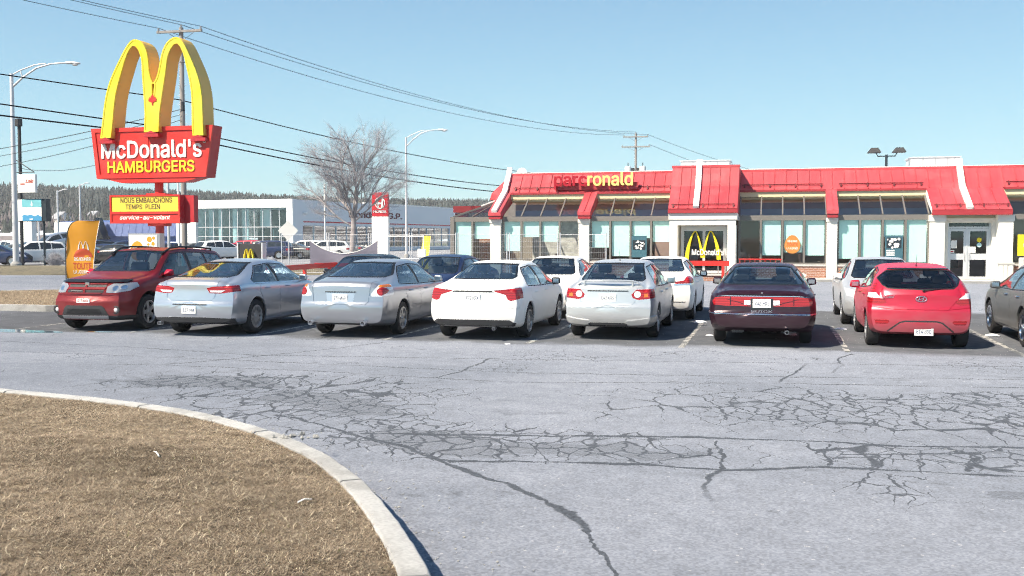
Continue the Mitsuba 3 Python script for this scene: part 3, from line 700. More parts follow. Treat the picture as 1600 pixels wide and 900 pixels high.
def cone_forest(n, hx, hr, dens_fn, sides=5):
    b = np.radians(rng.uniform(-48, -12, n)); r = rng.uniform(430, 1080, n); x, y = r * np.sin(b), r * np.cos(b)
    keep = dens_fn(x, y, hill_z(x, y)); x, y = x[keep], y[keep]; z = hill_z(x, y) - .6; N = len(x)
    h = rng.uniform(*hx, N); w = h * rng.uniform(*hr, N)
    ang = np.arange(sides) * 2 * math.pi / sides; V, F = [], []
    for lo, hi, k in ((.05, .62, 1.0), (.38, 1.0, .62)):
        ring = np.stack([x[:, None] + w[:, None] * k * np.cos(ang + rng.uniform(0, 6, N)[:, None]) * rng.uniform(.7, 1.3, (N, sides)), y[:, None] + w[:, None] * k * np.sin(ang) * rng.uniform(.7, 1.3, (N, sides)), z[:, None] + h[:, None] * lo * rng.uniform(.7, 1.3, (N, sides))], -1)
        tip = np.stack([x, y, z + h * hi], -1)[:, None]
        base = sum(len(v) for v in V); V.append(np.concatenate([ring, tip], 1).reshape(-1, 3))
        o = base + np.arange(N)[:, None, None] * (sides + 1); jj = np.arange(sides)
        F.append((o + np.stack([jj, (jj + 1) % sides, np.full(sides, sides)], 1)[None]).reshape(-1, 3))
    return trimesh.Trimesh(np.vstack(V), np.vstack(F), process=False)
def dens(th, zlo, zhi):
    def fn(x, y, z):
        f = meshkit.fbm(np.stack([x / 70, y / 70, x * 0 + 3.3], -1), 3); t = np.clip((z - zlo) / (zhi - zlo), 0, 1)
        return f + .45 * t > th + rng.uniform(-.12, .12, len(x))
    return fn
solo('forest', cone_forest(34000, (4.5, 13), (.15, .30), dens(.72, 6, 26)), 'm_conifer', 'dense dark green conifer forest covering the far hillside', 'forest', kind='stuff')
solo('forest', cone_forest(9000, (5, 9), (.20, .34), dens(.66, 0, 26)), 'm_conifer_pale', 'paler green conifers scattered through the dark forest on the hillside', 'forest', kind='stuff')
solo('bare_wood', cone_forest(8000, (4, 8), (.24, .38), lambda x, y, z: (meshkit.fbm(np.stack([x / 50, y / 50, x * 0 + 8], -1), 3) > .47) & (z < 24)), 'm_bare', 'grey brown leafless wood on the lower slope of the far hill', 'forest', kind='stuff')
P('m_housewhite', (.75, .75, .74), 0.6); P('m_houseroof', (.30, .31, .34), 0.7); P('m_housetan', (.42, .34, .30), 0.6); P('m_window', (.03, .035, .045), 0.15, spec=.6)
def house(x, y, w, d, h, rz, b, label, ridge=.45):
    k = thing('hillside_house', label, 'house', 'small houses on the far hillside' if label is None else None)
    z = float(hill_z(np.array([x]), np.array([y]))[0]) - .8
    M = tr(x, y, z, rz)
    part(k, 'wall', box(-w / 2, w / 2, -d / 2, d / 2, 0, h), b, M=M)
    part(k, 'gable', ext(poly([(-w / 2, h), (w / 2, h), (0, h + w * ridge)]), -d / 2, d / 2), b, M=M)
    for s in (-1, 1):
        a = math.atan(ridge * 2)
        part(k, 'roof_slope', ext(poly([(s * (w / 2 + .4), h - .3), (0, h + w * ridge + .08), (0, h + w * ridge + .38), (s * (w / 2 + .5), h)]), -d / 2 - .3, d / 2 + .3), 'm_houseroof', M=M)
    for xx in (-w * .25, w * .25): part(k, 'window', box(xx - .6, xx + .6, -d / 2 - .05, -d / 2 + .05, 1.2, 2.6), 'm_window', M=M)
rad = lambda b: math.radians(b)
for b, r, w, h, mat, lab in ((-39.2, 520, 10, 5, 'm_housewhite', 'white gabled house low on the far hillside above the white panel'), (-37.6, 560, 9, 4, 'm_housetan', 'tan house low on the far hillside, right of the white gabled house'),
                             (-35.2, 545, 10, 4, 'm_housewhite', 'pale house on the far hillside behind the orange feather flag'), (-33.6, 610, 9, 4, 'm_housetan', 'brown house on the far hillside between the feather flag and the pole sign')):
    house(r * math.sin(rad(b)), r * math.cos(rad(b)), w * .72, 7, h * .8, rad(b) * -1 + .5, mat, lab)

# ------------------------------------------------------------------ low blue building and white panels beyond the dealer's lot
P('m_bluewall', noisy((.075, .125, .31), .15, .6, (.065, .105, .27)), 0.6)
P('m_signwhite', (.80, .80, .78), 0.5)
k = thing('blue_building', 'long low slate blue building with a dark gable beyond the parked cars', 'building')
A, B = np.array([-114.5, 139.4]), np.array([-88.0, 146.4]); dd = (B - A) / np.linalg.norm(B - A); ra = math.atan2(dd[1], dd[0]); Lb = np.linalg.norm(B - A)
Mb = tr(A[0], A[1], 0, ra)
part(k, 'roof', ext(poly([(0, 2.2), (1.0, 4.6), (10, 5.0), (10, 2.2)]), 0, Lb, 'yz'), 'm_bluewall', M=Mb)
part(k, 'wall', box(.1, Lb - .1, .5, 9.8, 0, 2.2), 'm_bluewall', M=Mb)
for x in np.arange(.6, Lb - .4, 1.1): part(k, 'roof_rib', ext(poly([(-.02, 2.2), (-.06, 2.22), (.96, 4.66), (1.0, 4.6)]), x, x + .06, 'yz'), 'm_bluewall', M=Mb)
part(k, 'gable', ext(poly([(6.3, 1.7), (8.6, 1.7), (7.3, 5.2)]), -2.5, .3), 'm_black', M=Mb)
for x in (11.5, 15.5, 22.0): part(k, 'door', box(x, x + 1.6, .38, .5, 0, 2.1), 'm_window', M=Mb)

# ------------------------------------------------------------------ car dealership with a glazed front
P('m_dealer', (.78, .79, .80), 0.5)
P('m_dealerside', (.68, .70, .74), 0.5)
P('m_redtrim', (.50, .02, .03), 0.45)
P('m_navy', (.12, .02, .035), 0.5)
P('m_showroom', (.55, .56, .56), 0.8)
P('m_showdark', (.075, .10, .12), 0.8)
scene['m_blueglass'] = {'type': 'thindielectric', 'int_ior': 1.7, 'specular_transmittance': rgb((.62, .80, .84))}
c0, c1, c2 = np.array([-76.1, 118.6]), np.array([-60.0, 116.8]), np.array([-53.6, 166.5])
d = thing('dealership', 'white car dealership with a tall glazed front and red lettering on its shaded side', 'building')
u = (c1 - c0); Lf = np.linalg.norm(u); Mf = tr(c0[0], c0[1], 0, math.atan2(u[1], u[0]))
part(d, 'wall', box(-2.6, .0, .0, 12, 0, 6.6), 'm_dealer', M=Mf, label='plain white pier left of the glazing')
part(d, 'front_frame', [box(-2.6, Lf, -.35, .6, 5.85, 6.95), box(-.05, .95, -.3, .6, 0, 5.85), box(Lf - .95, Lf, -.3, .6, 0, 5.85)], 'm_dealer', M=Mf)
part(d, 'showroom_floor', box(.9, Lf - .5, .6, 14, -.05, .12), 'm_showroom', M=Mf)
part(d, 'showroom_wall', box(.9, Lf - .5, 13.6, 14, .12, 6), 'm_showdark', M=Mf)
for a, b, y_ in ((1.3, 2.0, 2), (2.3, 2.6, 3), (2.9, 3.4, 2), (3.8, 4.5, 4), (5.2, 5.8, 2), (6.0, 6.9, 3), (7.2, 7.7, 2), (8.2, 8.8, 4), (9.4, 9.9, 3), (10.6, 11.2, 2)): part(d, 'partition', box(a, b, y_, y_ + .2, .12 if a < 8 else 3.4, 5.8), 'm_whitepaint', M=Mf)
part(d, 'flat_roof', box(-2.5, Lf - .2, .6, 14, 6.0, 6.5), 'm_dealer', M=Mf)
nx = 11; xs = np.linspace(.95, Lf - .95, nx + 1); zs = (.35, 2.1, 3.35, 5.85)
for a, b in zip(xs[:-1], xs[1:]):
    for z0, z1 in zip(zs[:-1], zs[1:]):
        part(d, 'pane', sheet([(a + .04, z0 + .04), (b - .04, z0 + .04), (b - .04, z1 - .04), (a + .04, z1 - .04)]).apply_transform(np.array([[1, 0, 0, 0], [0, 0, -1, 0.1], [0, 1, 0, 0], [0, 0, 0, 1.0]])), 'm_blueglass', M=Mf)
for x in xs[1:-1]: part(d, 'mullion', box(x - .045, x + .045, .03, .17, .35, 5.85), 'm_galv', M=Mf)
for z in zs[1:-1]: part(d, 'transom', box(.95, Lf - .95, .02, .18, z - .045, z + .045), 'm_galv', M=Mf)
part(d, 'plinth', box(.95, Lf - .95, .0, .25, 0, .35), 'm_galv', M=Mf)
us = (c2 - c1); Ls = np.linalg.norm(us); Ms = tr(c1[0], c1[1], 0, math.atan2(us[1], us[0])); # the side runs along +x of this frame, its face towards -y
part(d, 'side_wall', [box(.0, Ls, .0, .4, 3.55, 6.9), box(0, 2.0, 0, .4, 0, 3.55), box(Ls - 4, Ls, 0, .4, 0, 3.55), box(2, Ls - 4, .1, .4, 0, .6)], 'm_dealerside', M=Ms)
part(d, 'side_roof', box(1.2, Ls, .4, 14, 6.3, 6.55), 'm_dealer', M=Ms)
part(d, 'parapet_cap', box(18, Ls, -.05, .5, 6.902, 7.12), 'm_signwhite', M=Ms)
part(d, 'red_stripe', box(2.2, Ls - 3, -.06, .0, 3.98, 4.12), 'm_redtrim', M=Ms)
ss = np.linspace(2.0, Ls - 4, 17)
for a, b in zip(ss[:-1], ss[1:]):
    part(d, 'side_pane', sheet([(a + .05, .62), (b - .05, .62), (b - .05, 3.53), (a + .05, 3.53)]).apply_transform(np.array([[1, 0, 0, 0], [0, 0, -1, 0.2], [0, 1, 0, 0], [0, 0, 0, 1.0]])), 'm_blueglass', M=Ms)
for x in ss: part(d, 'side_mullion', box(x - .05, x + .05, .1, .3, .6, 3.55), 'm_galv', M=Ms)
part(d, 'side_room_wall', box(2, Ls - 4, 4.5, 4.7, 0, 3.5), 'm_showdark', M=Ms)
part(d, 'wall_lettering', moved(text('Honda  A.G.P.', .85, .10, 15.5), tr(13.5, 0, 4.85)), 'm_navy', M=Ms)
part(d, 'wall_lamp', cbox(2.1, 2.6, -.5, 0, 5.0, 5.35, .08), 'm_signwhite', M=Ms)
# pylon with the dealer's emblem
M = tr(-36.45, 88.7, 0, .12)
k = thing('pylon_sign', 'white pylon sign with a red top carrying a white letter emblem', 'sign')
part(k, 'shaft', cbox(-.82, .82, -.22, .22, -.05, 3.95, .03), 'm_signwhite', M=M)
part(k, 'red_head', cbox(-.80, .80, -.24, .24, 3.95, 6.25, .04), 'm_redtrim', M=M)
hx = lambda pts: poly(pts)
rim = affinity.translate(sg.Point(0, 0).buffer(.56), 0, 5.25).difference(affinity.translate(sg.Point(0, 0).buffer(.48), 0, 5.25)); rim = affinity.scale(rim, .9, 1)
bars = unary_union([hx([(-.36, 5.66), (-.2, 5.66), (-.15, 5.3), (.15, 5.3), (.2, 5.66), (.36, 5.66), (.27, 4.84), (.1, 4.84), (.13, 5.12), (-.13, 5.12), (-.1, 4.84), (-.27, 4.84)])])
part(k, 'emblem', ext(unary_union([rim, bars]), -.29, -.24), 'm_signwhite', M=M)
part(k, 'lettering', moved(text('HONDA', .26, .05, 1.25), tr(-.62, -.24, 4.3)), 'm_signwhite', M=M)
# red gate structure beside the dealership
P('m_canopyred_shaded', (.20, .012, .018), .5)  # red darkened in the base colour for the shade the canopy stands in
k = thing('red_canopy', 'red steel canopy frame at the right end of the dealership', 'canopy')
part(k, 'beam', box(-26.3, -21.8, 80, 81.2, 4.05, 4.6), 'm_canopyred_shaded'); part(k, 'panel', box(-26.2, -25.2, 80.2, 81.0, -.05, 4.0), 'm_canopyred_shaded'); part(k, 'column', box(-22.4, -21.9, 80.3, 80.8, -.05, 4.0), 'm_canopyred_shaded')
scene['air'] = {'type': 'homogeneous', 'albedo': 0.95, 'sigma_t': 0.00028}
scene['haze'] = {'type': 'cube', 'to_world': T().translate([0, 900, 31]).scale([1600, 1300, 33]), 'bsdf': {'type': 'null'}, 'interior': {'type': 'ref', 'id': 'air'}}
labels['haze'] = {'kind': 'stuff', 'label': 'thin pale haze in the air in front of the far hill'}
scene['camera']['medium'] = {'type': 'ref', 'id': 'air'}

# ------------------------------------------------------------------ the restaurant
def stucco(base):
    def fn(p, n, uv): return mikit.mix(base, [c * .86 for c in base], mikit.fbm(p.x * 2, p.y * 2, p.z * 2, octaves=4)) * (.95 + .1 * mikit.noise(p.x * 50, p.y * 50, p.z * 50))
    return mikit.proc(fn)
P('m_stucco', stucco((.80, .78, .72)), 0.85)
P('m_cream', (.72, .62, .40), 0.7)
P('m_roofred', mikit.proc(lambda p, n, uv: mikit.mix(mikit.mix((.56, .085, .098), (.45, .055, .068), dr.clip(mikit.fbm(p.x * 3.5, p.z * .5, p.y * .4, octaves=4) * 2.2 - .6, 0, 1)), (.60, .17, .18), mikit.smoothstep(.55, .75, mikit.fbm(p.x * 1.1, p.y * 1.5, p.z * 1.5, octaves=4)) * .22)), 0.42)
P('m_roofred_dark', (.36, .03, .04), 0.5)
P('m_guard', (.13, .012, .018), 0.5)
P('m_strip', (.84, .84, .80), 0.4)
P('m_bronze', (.20, .185, .17), 0.45, 0.2)
P('m_blind', (.60, .86, .81), 0.8)
P('m_interior', (.32, .28, .24), 0.85)
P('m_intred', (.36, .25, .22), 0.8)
P('m_skyband', (.34, .37, .48), 0.8)
P('m_stonewall', noisy((.62, .61, .57), .4, 4, (.42, .41, .39)), 0.9)
P('m_sill', (.52, .51, .49), 0.8)
P('m_doorframe', (.66, .68, .70), 0.4, 0.4)
P('m_orange', (.62, .22, .05), 0.6)
P('m_posterblue', (.05, .13, .17), 0.4)
P('m_posterdark', (.02, .03, .04), 0.4)
P('m_yellow', (.78, .62, .02), 0.4)
P('m_archside', (.72, .44, .10), 0.45)
P('m_hvac', (.60, .59, .60), 0.5, 0.2)
scene['m_pane'] = {'type': 'thindielectric', 'int_ior': 1.5, 'specular_transmittance': rgb((0.92, 0.97, 0.96))}
scene['m_slopepane'] = {'type': 'thindielectric', 'int_ior': 1.38, 'specular_transmittance': rgb((0.86, 0.88, 0.90))}
def bricks(p, n, uv):
    row = dr.floor(p.z / .075); xx = (p.x + p.y) / .21 + .5 * (row - 2 * dr.floor(row / 2)); fx, fz = xx - dr.floor(xx), p.z / .075 - row
    mort = dr.maximum(mikit.smoothstep(.05, .02, dr.minimum(fx, 1 - fx)), mikit.smoothstep(.12, .06, dr.minimum(fz, 1 - fz)))
    c = mikit.mix((.30, .12, .075), (.42, .20, .13), mikit.cell_rand(dr.floor(xx), row))
    eff = mikit.smoothstep(.60, .70, mikit.fbm(p.x * 1.6, p.z * 4, p.y, octaves=4))    # lime bloom
    return mikit.mix(mikit.mix(c, (.50, .46, .42), mort), (.75, .73, .70), eff * .9)
P('m_brick', mikit.proc(bricks), 0.85)

R_ = thing('restaurant', 'low restaurant with red standing-seam mansard roof, white pillars and large glazed bays', 'building')
PF, GY, EY, BY, TY = 46.3, 46.5, 46.0, 48.0, 48.85           # pillar front, glass, eave, break and top of the mansard (world y)
EZ, BZ, TZ, GZ = 3.13, 4.15, 5.12, 2.93
XL, XR = -12.85, 16.5
def bar3(p0, p1, w, h, up=(0, 0, 1)):
    """rectangular bar between two points, w wide, h deep"""
    p0, p1 = np.array(p0, float), np.array(p1, float); t = (p1 - p0) / np.linalg.norm(p1 - p0)
    s = np.cross(t, up); s /= np.linalg.norm(s); v = np.cross(s, t)
    c = [p + a * s * w / 2 + b * v * h / 2 for p in (p0, p1) for a in (-1, 1) for b in (-1, 1)]
    m = trimesh.Trimesh(np.array(c), np.array([[0, 1, 3], [0, 3, 2], [4, 6, 7], [4, 7, 5], [0, 4, 5], [0, 5, 1], [2, 3, 7], [2, 7, 6], [0, 2, 6], [0, 6, 4], [1, 5, 7], [1, 7, 3]]), process=False)
    if m.volume < 0: m.invert()
    return m
def slab(x0, x1, a, b, th=.03):
    """sloped plate between (y, z) a and b"""
    n_ = np.array([-(b[1] - a[1]), b[0] - a[0]]); n_ = n_ / np.linalg.norm(n_) * th
    return ext(poly([a, b, (b[0] - n_[0], b[1] - n_[1]), (a[0] - n_[0], a[1] - n_[1])]), x0, x1, 'yz')
roof = numbered(f'{R_}__roof')
def panels(x0, x1, a, b, pitch=.52):
    n_ = max(1, round((x1 - x0) / pitch)); xs = np.linspace(x0, x1, n_ + 1)
    part(roof, 'underlay', slab(x0 + .01, x1 - .01, (a[0] + .02, a[1] - .035), (b[0] + .02, b[1] - .035)), 'm_guard')
    up = np.array([0, -(b[1] - a[1]), b[0] - a[0]]); up /= np.linalg.norm(up)
    for i, (u0, u1) in enumerate(zip(xs[:-1], xs[1:])):
        m = [slab(u0 + .014, u1 - .014, a, b)]
        if i: m.append(bar3([u0, *a] + up * .012, [u0, *b] + up * .012,   .022, .07, up))
        part(roof, 'panel', m, 'm_roofred')
def guard(x0, x1, a, b, f=.2):
    """snow guard: rail on brackets near the lower edge of a slope"""
    up = np.array([-(b[1] - a[1]), b[0] - a[0]]); up /= np.linalg.norm(up)
    c = np.array(a) + (np.array(b) - a) * f
    n_ = max(2, round((x1 - x0) / .82)); r = c + up * .10
    k = part(R_, 'snow_guard', [rod((x0, *r), (x1, *r), .014, n=6), rod((x0, *(r - up * .045)), (x1, *(r - up * .045)), .012, n=6)], 'm_guard')
    for x in np.linspace(x0 + .1, x1 - .1, n_): part(k, 'bracket', [bar3((x, *(c - up * .01)), (x, *(c + up * .13)), .05, .035, (1, 0, 0)), bar3((x, *(c + up * .1)), (x, c[0] - .12, c[1] - .08), .06, .05)], 'm_guard')
px0, px1 = -4.66, -1.60                                       # the projecting portal
# upper slope, along the whole front
for a, b in ((XL, px0), (px1, XR)): panels(a, b, (BY, BZ), (TY, TZ))
part(roof, 'ridge_cap', [box(XL - .05, px0, TY - .06, TY + .2, TZ - .05, TZ + .04), box(px1, XR, TY - .06, TY + .2, TZ - .05, TZ + .04)], 'm_roofred')
part(roof, 'ridge_flashing', [box(XL - .05, XR, TY + .02, TY + .35, TZ + .042, TZ + .075)], 'm_strip')
part(roof, 'deck', box(-13.2, XR, TY + .2, 63, TZ - .3, TZ - .06), 'm_hvac')
# eave strip and cream fascia above the glazed bays
bays = [(-12.74, -8.99), (-8.38, px0), (px1, 2.23), (2.71, 6.54), (9.75, XR)]
for a, b in bays:
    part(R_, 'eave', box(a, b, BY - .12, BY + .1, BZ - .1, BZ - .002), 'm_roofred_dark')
    part(R_, 'fascia', box(a, b, BY - .02, BY + .12, 3.82, BZ - .1), 'm_cream')
    guard(a + .1, b - .1, (BY, BZ), (TY, TZ))
# red ribs down to the pillars, and the big right-hand entrance roof
for a, b in ((-13.36, -12.74), (-8.99, -8.38), (2.23, 2.71)):
    part(R_, 'rib', ext(poly([(EY, EZ - .16), (EY, EZ), (BY, BZ - .004), (BY + .3, BZ - .03), (BY + .3, BZ - .5), (EY + .5, EZ - .16)]), a, b, 'yz'), 'm_roofred')
    part(R_, 'rib_seam', bar3(((a + b) / 2, EY, EZ + .018), ((a + b) / 2, BY, BZ + .018), .022, .05), 'm_roofred')
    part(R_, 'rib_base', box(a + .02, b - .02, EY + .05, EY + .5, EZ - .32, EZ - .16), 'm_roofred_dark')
dx0, dx1 = 6.54, 9.71
panels(dx0, dx1, (EY, EZ), (BY, BZ)); guard(dx0 + .1, dx1 - .05, (EY, EZ), (BY, BZ), .14)
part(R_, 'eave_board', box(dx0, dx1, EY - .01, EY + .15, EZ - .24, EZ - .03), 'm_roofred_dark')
part(R_, 'roof_cheek', [ext(poly([(EY + .06, EZ - .2), (EY + .05, EZ - .03), (BY, BZ - .04), (BY + .1, BZ - .4)]), x, x + .04, 'yz') for x in (dx0, dx1 - .04)], 'm_strip')
part(R_, 'soffit', box(dx0 + .05, dx1 - .05, EY + .15, BY, EZ - .22, EZ - .18), 'm_cream')
# the portal in the middle
pe, pb, ptp = 45.0, 46.35, 46.95; pz0, pz1, pz2 = 3.22, 4.28, 5.22
panels(px0, px1, (pe, pz0), (pb, pz1), .44); panels(px0, px1, (pb, pz1), (ptp, pz2), .44); guard(px0 + .12, px1 - .1, (pe, pz0), (pb, pz1), .12)
part(roof, 'portal_cap', box(px0 - .02, px1 + .02, ptp - .06, ptp + .2, pz2 - .05, pz2 + .05), 'm_roofred')
part(R_, 'portal_cheek', [ext(poly([(pe + .02, pz0 - .2), (pe + .02, pz0 - .03), (pb, pz1 - .03), (ptp, pz2 - .04), (TY + .3, pz2 - .04), (TY + .3, pz0 - .2)]), x, x + .05, 'yz') for x in (px0 + .01, px1 - .06)], 'm_roofred')
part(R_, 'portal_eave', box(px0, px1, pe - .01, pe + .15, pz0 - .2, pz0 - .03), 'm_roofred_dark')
part(R_, 'portal_deck', box(px0 + .06, px1 - .06, ptp + .1, TY + .3, pz2 - .12, pz2 - .06), 'm_hvac')
part(R_, 'portal_lintel', [cbox(px0 + .02, px1 - .03, pe + .1, TY, 2.72, pz0 - .2, .01), box(px0 + .06, px1 - .08, pe + .16, pe + .6, 2.48, 2.72)], 'm_stucco')
for a, b in ((px0 + .06, -4.24), (-2.04, px1 - .08)):
    part(R_, 'portal_pier', box(a, b, pe + .16, GY + .3, -.02, 2.48), 'm_stucco')
part(R_, 'portal_step', box(-4.7, -1.55, pe - .3, GY, -.02, .24), 'm_brick')
part(R_, 'portal_step', box(-4.75, -1.5, pe - .36, pe + .1, .24, .31), 'm_sill')
# white strips running up the roof
def strip(xm, pts):
    ms = []
    for (ya, za), (yb, zb_) in zip(pts[:-1], pts[1:]): ms.append(bar3((xm, ya, za), (xm, yb, zb_), .25, .14, (1, 0, 0) if False else (0, -1, 1)))
    part(R_, 'roof_strip', ms, 'm_strip')
strip(-13.06, [(EY - .02, EZ + .05), (BY - .02, BZ + .06), (TY - .02, TZ + .06), (TY + .12, TZ + .35)])
strip(-3.42, [(pe - .02, pz0 + .05), (pb - .02, pz1 + .06), (ptp - .02, pz2 + .06), (ptp + .1, pz2 + .3)])
strip(8.04, [(EY - .02, EZ + .05), (BY - .02, BZ + .06), (TY - .02, TZ + .06), (TY + .12, TZ + .38)])
# pillars
for a, b in ((-13.34, -12.82), (-8.99, -8.49), (2.24, 2.68)):
    part(R_, 'pillar', [box(a, b, PF, GY + .5, .0, 2.62), cbox(a - .03, b + .03, PF - .04, GY + .5, 2.62, EZ - .33, .008)], 'm_stucco')
# glazed bays: mullions, panes, blinds, head rail, sloped glazing
def bay(x0, x1, n_, blinds, zs=.82, head=True):
    xs = np.linspace(x0, x1, n_ + 1)
    part(R_, 'head_rail', box(x0, x1, GY - .05, GY + .10, 2.70, GZ), 'm_bronze')
    part(R_, 'window_sill', box(x0, x1, GY - .16, GY + .2, zs - .10, zs - .02), 'm_sill')
    part(R_, 'bottom_rail', box(x0, x1, GY - .04, GY + .08, zs - .02, zs + .05), 'm_bronze')
    part(R_, 'brick_wall', box(x0, x1, GY - .10, GY + .15, -.02, zs - .10), 'm_brick')
    for x in xs: part(R_, 'mullion', box(x - .045, x + .045, GY - .045, GY + .075, zs + .05, 2.70), 'm_bronze')
    g0, g1 = np.array([GY + .02, GZ]), np.array([BY + .02, 3.84])
    for x in xs: part(R_, 'slope_mullion', bar3((x, *g0), (x, *g1), .06, .08), 'm_bronze')
    for i, (a, b) in enumerate(zip(xs[:-1], xs[1:])):
        part(R_, 'pane', mesh_of((np.array([[a + .045, GY, zs + .05], [b - .045, GY, zs + .05], [b - .045, GY, 2.70], [a + .045, GY, 2.70]]), np.array([[0, 1, 2], [0, 2, 3]]))), 'm_pane')
        part(R_, 'slope_pane', mesh_of((np.array([[a + .03, *g0], [b - .03, *g0], [b - .03, *g1], [a + .03, *g1]]), np.array([[0, 1, 2], [0, 2, 3]]))), 'm_slopepane')
        if blinds[i]: part(R_, 'blind', box(a + .07, b - .07, GY + .13, GY + .137, blinds[i], 2.72), 'm_blind')
bay(-12.78, -9.0, 4, (1.27, 1.95, 1.72, 0))
bay(-8.47, -4.62, 4, (1.45, 1.05, 1.9, 1.72))
bay(-1.56, 2.22, 4, (0, 1.12, 1.25, 1.12), zs=.74)
bay(2.70, 6.48, 4, (.98, .98, 1.95, .84), zs=.74)
bay(9.80, 16.0, 6, (0, 0, 1.2, 1.2, 1.0, 1.0))
# left end: two more panes and a hipped glass roof
bay_x = (-15.25, -14.3, -13.36)
part(R_, 'head_rail', box(-15.25, -13.36, GY - .05, GY + .1, 2.70, GZ), 'm_bronze')
part(R_, 'bottom_rail', box(-15.25, -13.36, GY - .04, GY + .08, .74, .82), 'm_bronze')
part(R_, 'brick_wall', box(-15.25, -13.36, GY - .1, GY + .15, -.02, .74), 'm_brick')
for x in bay_x[:2]: part(R_, 'mullion', box(x - .05, x + .05, GY - .045, GY + .075, .82, 2.70), 'm_bronze')
part(R_, 'corner_post', box(-15.42, -15.22, GY - .08, GY + .14, -.02, GZ), 'm_bronze')
for (a, b), zb_ in zip(zip(bay_x[:-1], bay_x[1:]), (1.05, 1.86)):
    part(R_, 'pane', mesh_of((np.array([[a + .05, GY, .82], [b - .05, GY, .82], [b - .05, GY, 2.70], [a + .05, GY, 2.70]]), np.array([[0, 1, 2], [0, 2, 3]]))), 'm_pane')
    part(R_, 'blind', box(a + .07, b - .07, GY + .13, GY + .137, zb_, 2.72), 'm_blind')
hipc = [(-15.3, GY + .02, GZ), (-13.3, GY + .02, GZ), (-13.0, BY, 3.84)]
part(R_, 'slope_pane', mesh_of((np.array([hipc[0], hipc[1], hipc[2]]), np.array([[0, 1, 2]]))), 'm_slopepane')
part(R_, 'slope_pane', mesh_of((np.array([(-15.3, GY + .02, GZ), (-13.0, BY, 3.84), (-13.0, 58, 3.84), (-15.3, 58, GZ)]), np.array([[0, 1, 2], [0, 2, 3]]))), 'm_slopepane')
part(R_, 'slope_mullion', bar3(hipc[0], hipc[2], .07, .09), 'm_bronze'); part(R_, 'slope_mullion', bar3((-14.3, GY + .02, GZ), (-13.6, GY + 1.0, 3.48), .06, .08), 'm_bronze')
part(R_, 'hip_flashing', bar3((-14.1, 47.4, 3.50), (-13.05, BY + .02, 3.95), .2, .05), 'm_strip')
part(R_, 'end_wall', box(-15.4, -15.3, GY + .14, 58, 0, GZ), 'm_bronze')
part(roof, 'hip_face', mesh_of((np.array([(-13.85, BY, BZ - .35), (-12.9, BY, BZ - .35), (-12.85, TY, TZ), (-12.95, TY, TZ), (-13.75, BY, BZ), (-13.75, 60, BZ), (-12.95, 60, TZ), (-13.85, 60, BZ - .35)]), np.array([[4, 1, 2], [4, 2, 3], [0, 1, 4], [5, 4, 3], [5, 3, 6], [7, 0, 4], [7, 4, 5]]))), 'm_roofred')
part(R_, 'dish_aerial', [rod((-14.05, 55, 4.6), (-14.05, 55, 5.2), .07, n=8), moved(lathe([(0, 0), (.3, .06), (.42, .16), (.40, .17), (.28, .09), (0, .03)], 20, 'y'), tr(-14.1, 55.1, 5.5, -.4))], 'm_galv', True)
# inside
part(R_, 'room_floor', box(-15.2, XR, GY + .2, 60, .0, .12), 'm_interior')
part(R_, 'room_wall', box(-15.2, XR, 54.0, 54.2, .12, 4.2), 'm_interior')
part(R_, 'ceiling', box(-12.9, XR, BY + .13, 54, 3.70, 3.80), 'm_cream')
for z0, z1, b in ((3.58, 3.69, 'm_cream'), (3.30, 3.57, 'm_intred'), (2.75, 3.29, 'm_skyband')): part(R_, 'bulkhead', box(-12.8, 9.6, 49.1, 49.2, z0, z1), b)  # added bands behind the sloped panes, imitating fascia and sky reflections
part(R_, 'stone_partition', box(-12.0, -9.05, 49.5, 49.7, .12, 2.9), 'm_stonewall')
part(R_, 'brick_partition', box(-14.3, -13.4, 47.6, 47.8, .12, 2.6), 'm_brick')
part(R_, 'red_partition', box(-5.6, -4.7, 48.2, 48.4, .12, 2.7), 'm_intred')
for x in np.arange(-11.5, 9, 2.3):
    part(R_, 'dining_table', [cbox(x - .5, x + .5, 47.6, 48.3, .80, .84, .01), rod((x, 47.95, .12), (x, 47.95, .80), .05)], 'm_interior')
    for s in (-1, 1): part(R_, 'bench_seat', [cbox(x + s * .95 - .22, x + s * .95 + .22, 47.5, 48.4, .12, .55, .03), cbox(x + s * 1.15 - .05, x + s * 1.15 + .05, 47.5, 48.4, .55, 1.15, .03)], 'm_intred')
# right-hand doors in a recess
part(R_, 'entrance_pier', [box(6.50, 7.10, PF - .04, GY + .8, 0, 2.62), cbox(6.46, 7.14, PF - .09, GY + .8, 2.62, 2.90, .01), box(7.0, 7.30, GY + .25, GY + 1.0, 0, 2.62)], 'm_stucco')
part(R_, 'entrance_pier', [box(9.22, 9.80, PF - .04, GY + .8, .0, 2.62), cbox(9.18, 9.84, PF - .09, GY + .8, 2.62, 2.90, .01), box(9.08, 9.3, GY + .25, GY + 1.0, 0, 2.62)], 'm_stucco')
part(R_, 'entrance_lintel', [box(7.1, 9.2, GY + .4, GY + 1.0, 2.56, 2.92), box(7.05, 9.25, GY + .1, GY + .42, 2.62, 2.76)], 'm_stucco')
DY = 47.1
part(R_, 'door_frame', [box(7.28, 7.38, DY - .06, DY + .08, .02, 2.56), box(9.0, 9.10, DY - .06, DY + .08, .02, 2.56), box(7.38, 9.0, DY - .06, DY + .08, 2.32, 2.40), box(8.08, 8.16, DY - .06, DY + .08, .02, 2.32)], 'm_doorframe')
part(R_, 'transom_pane', mesh_of((np.array([[7.38, DY, 2.40], [9.0, DY, 2.40], [9.0, DY, 2.56], [7.38, DY, 2.56]]), np.array([[0, 1, 2], [0, 2, 3]]))), 'm_tint')
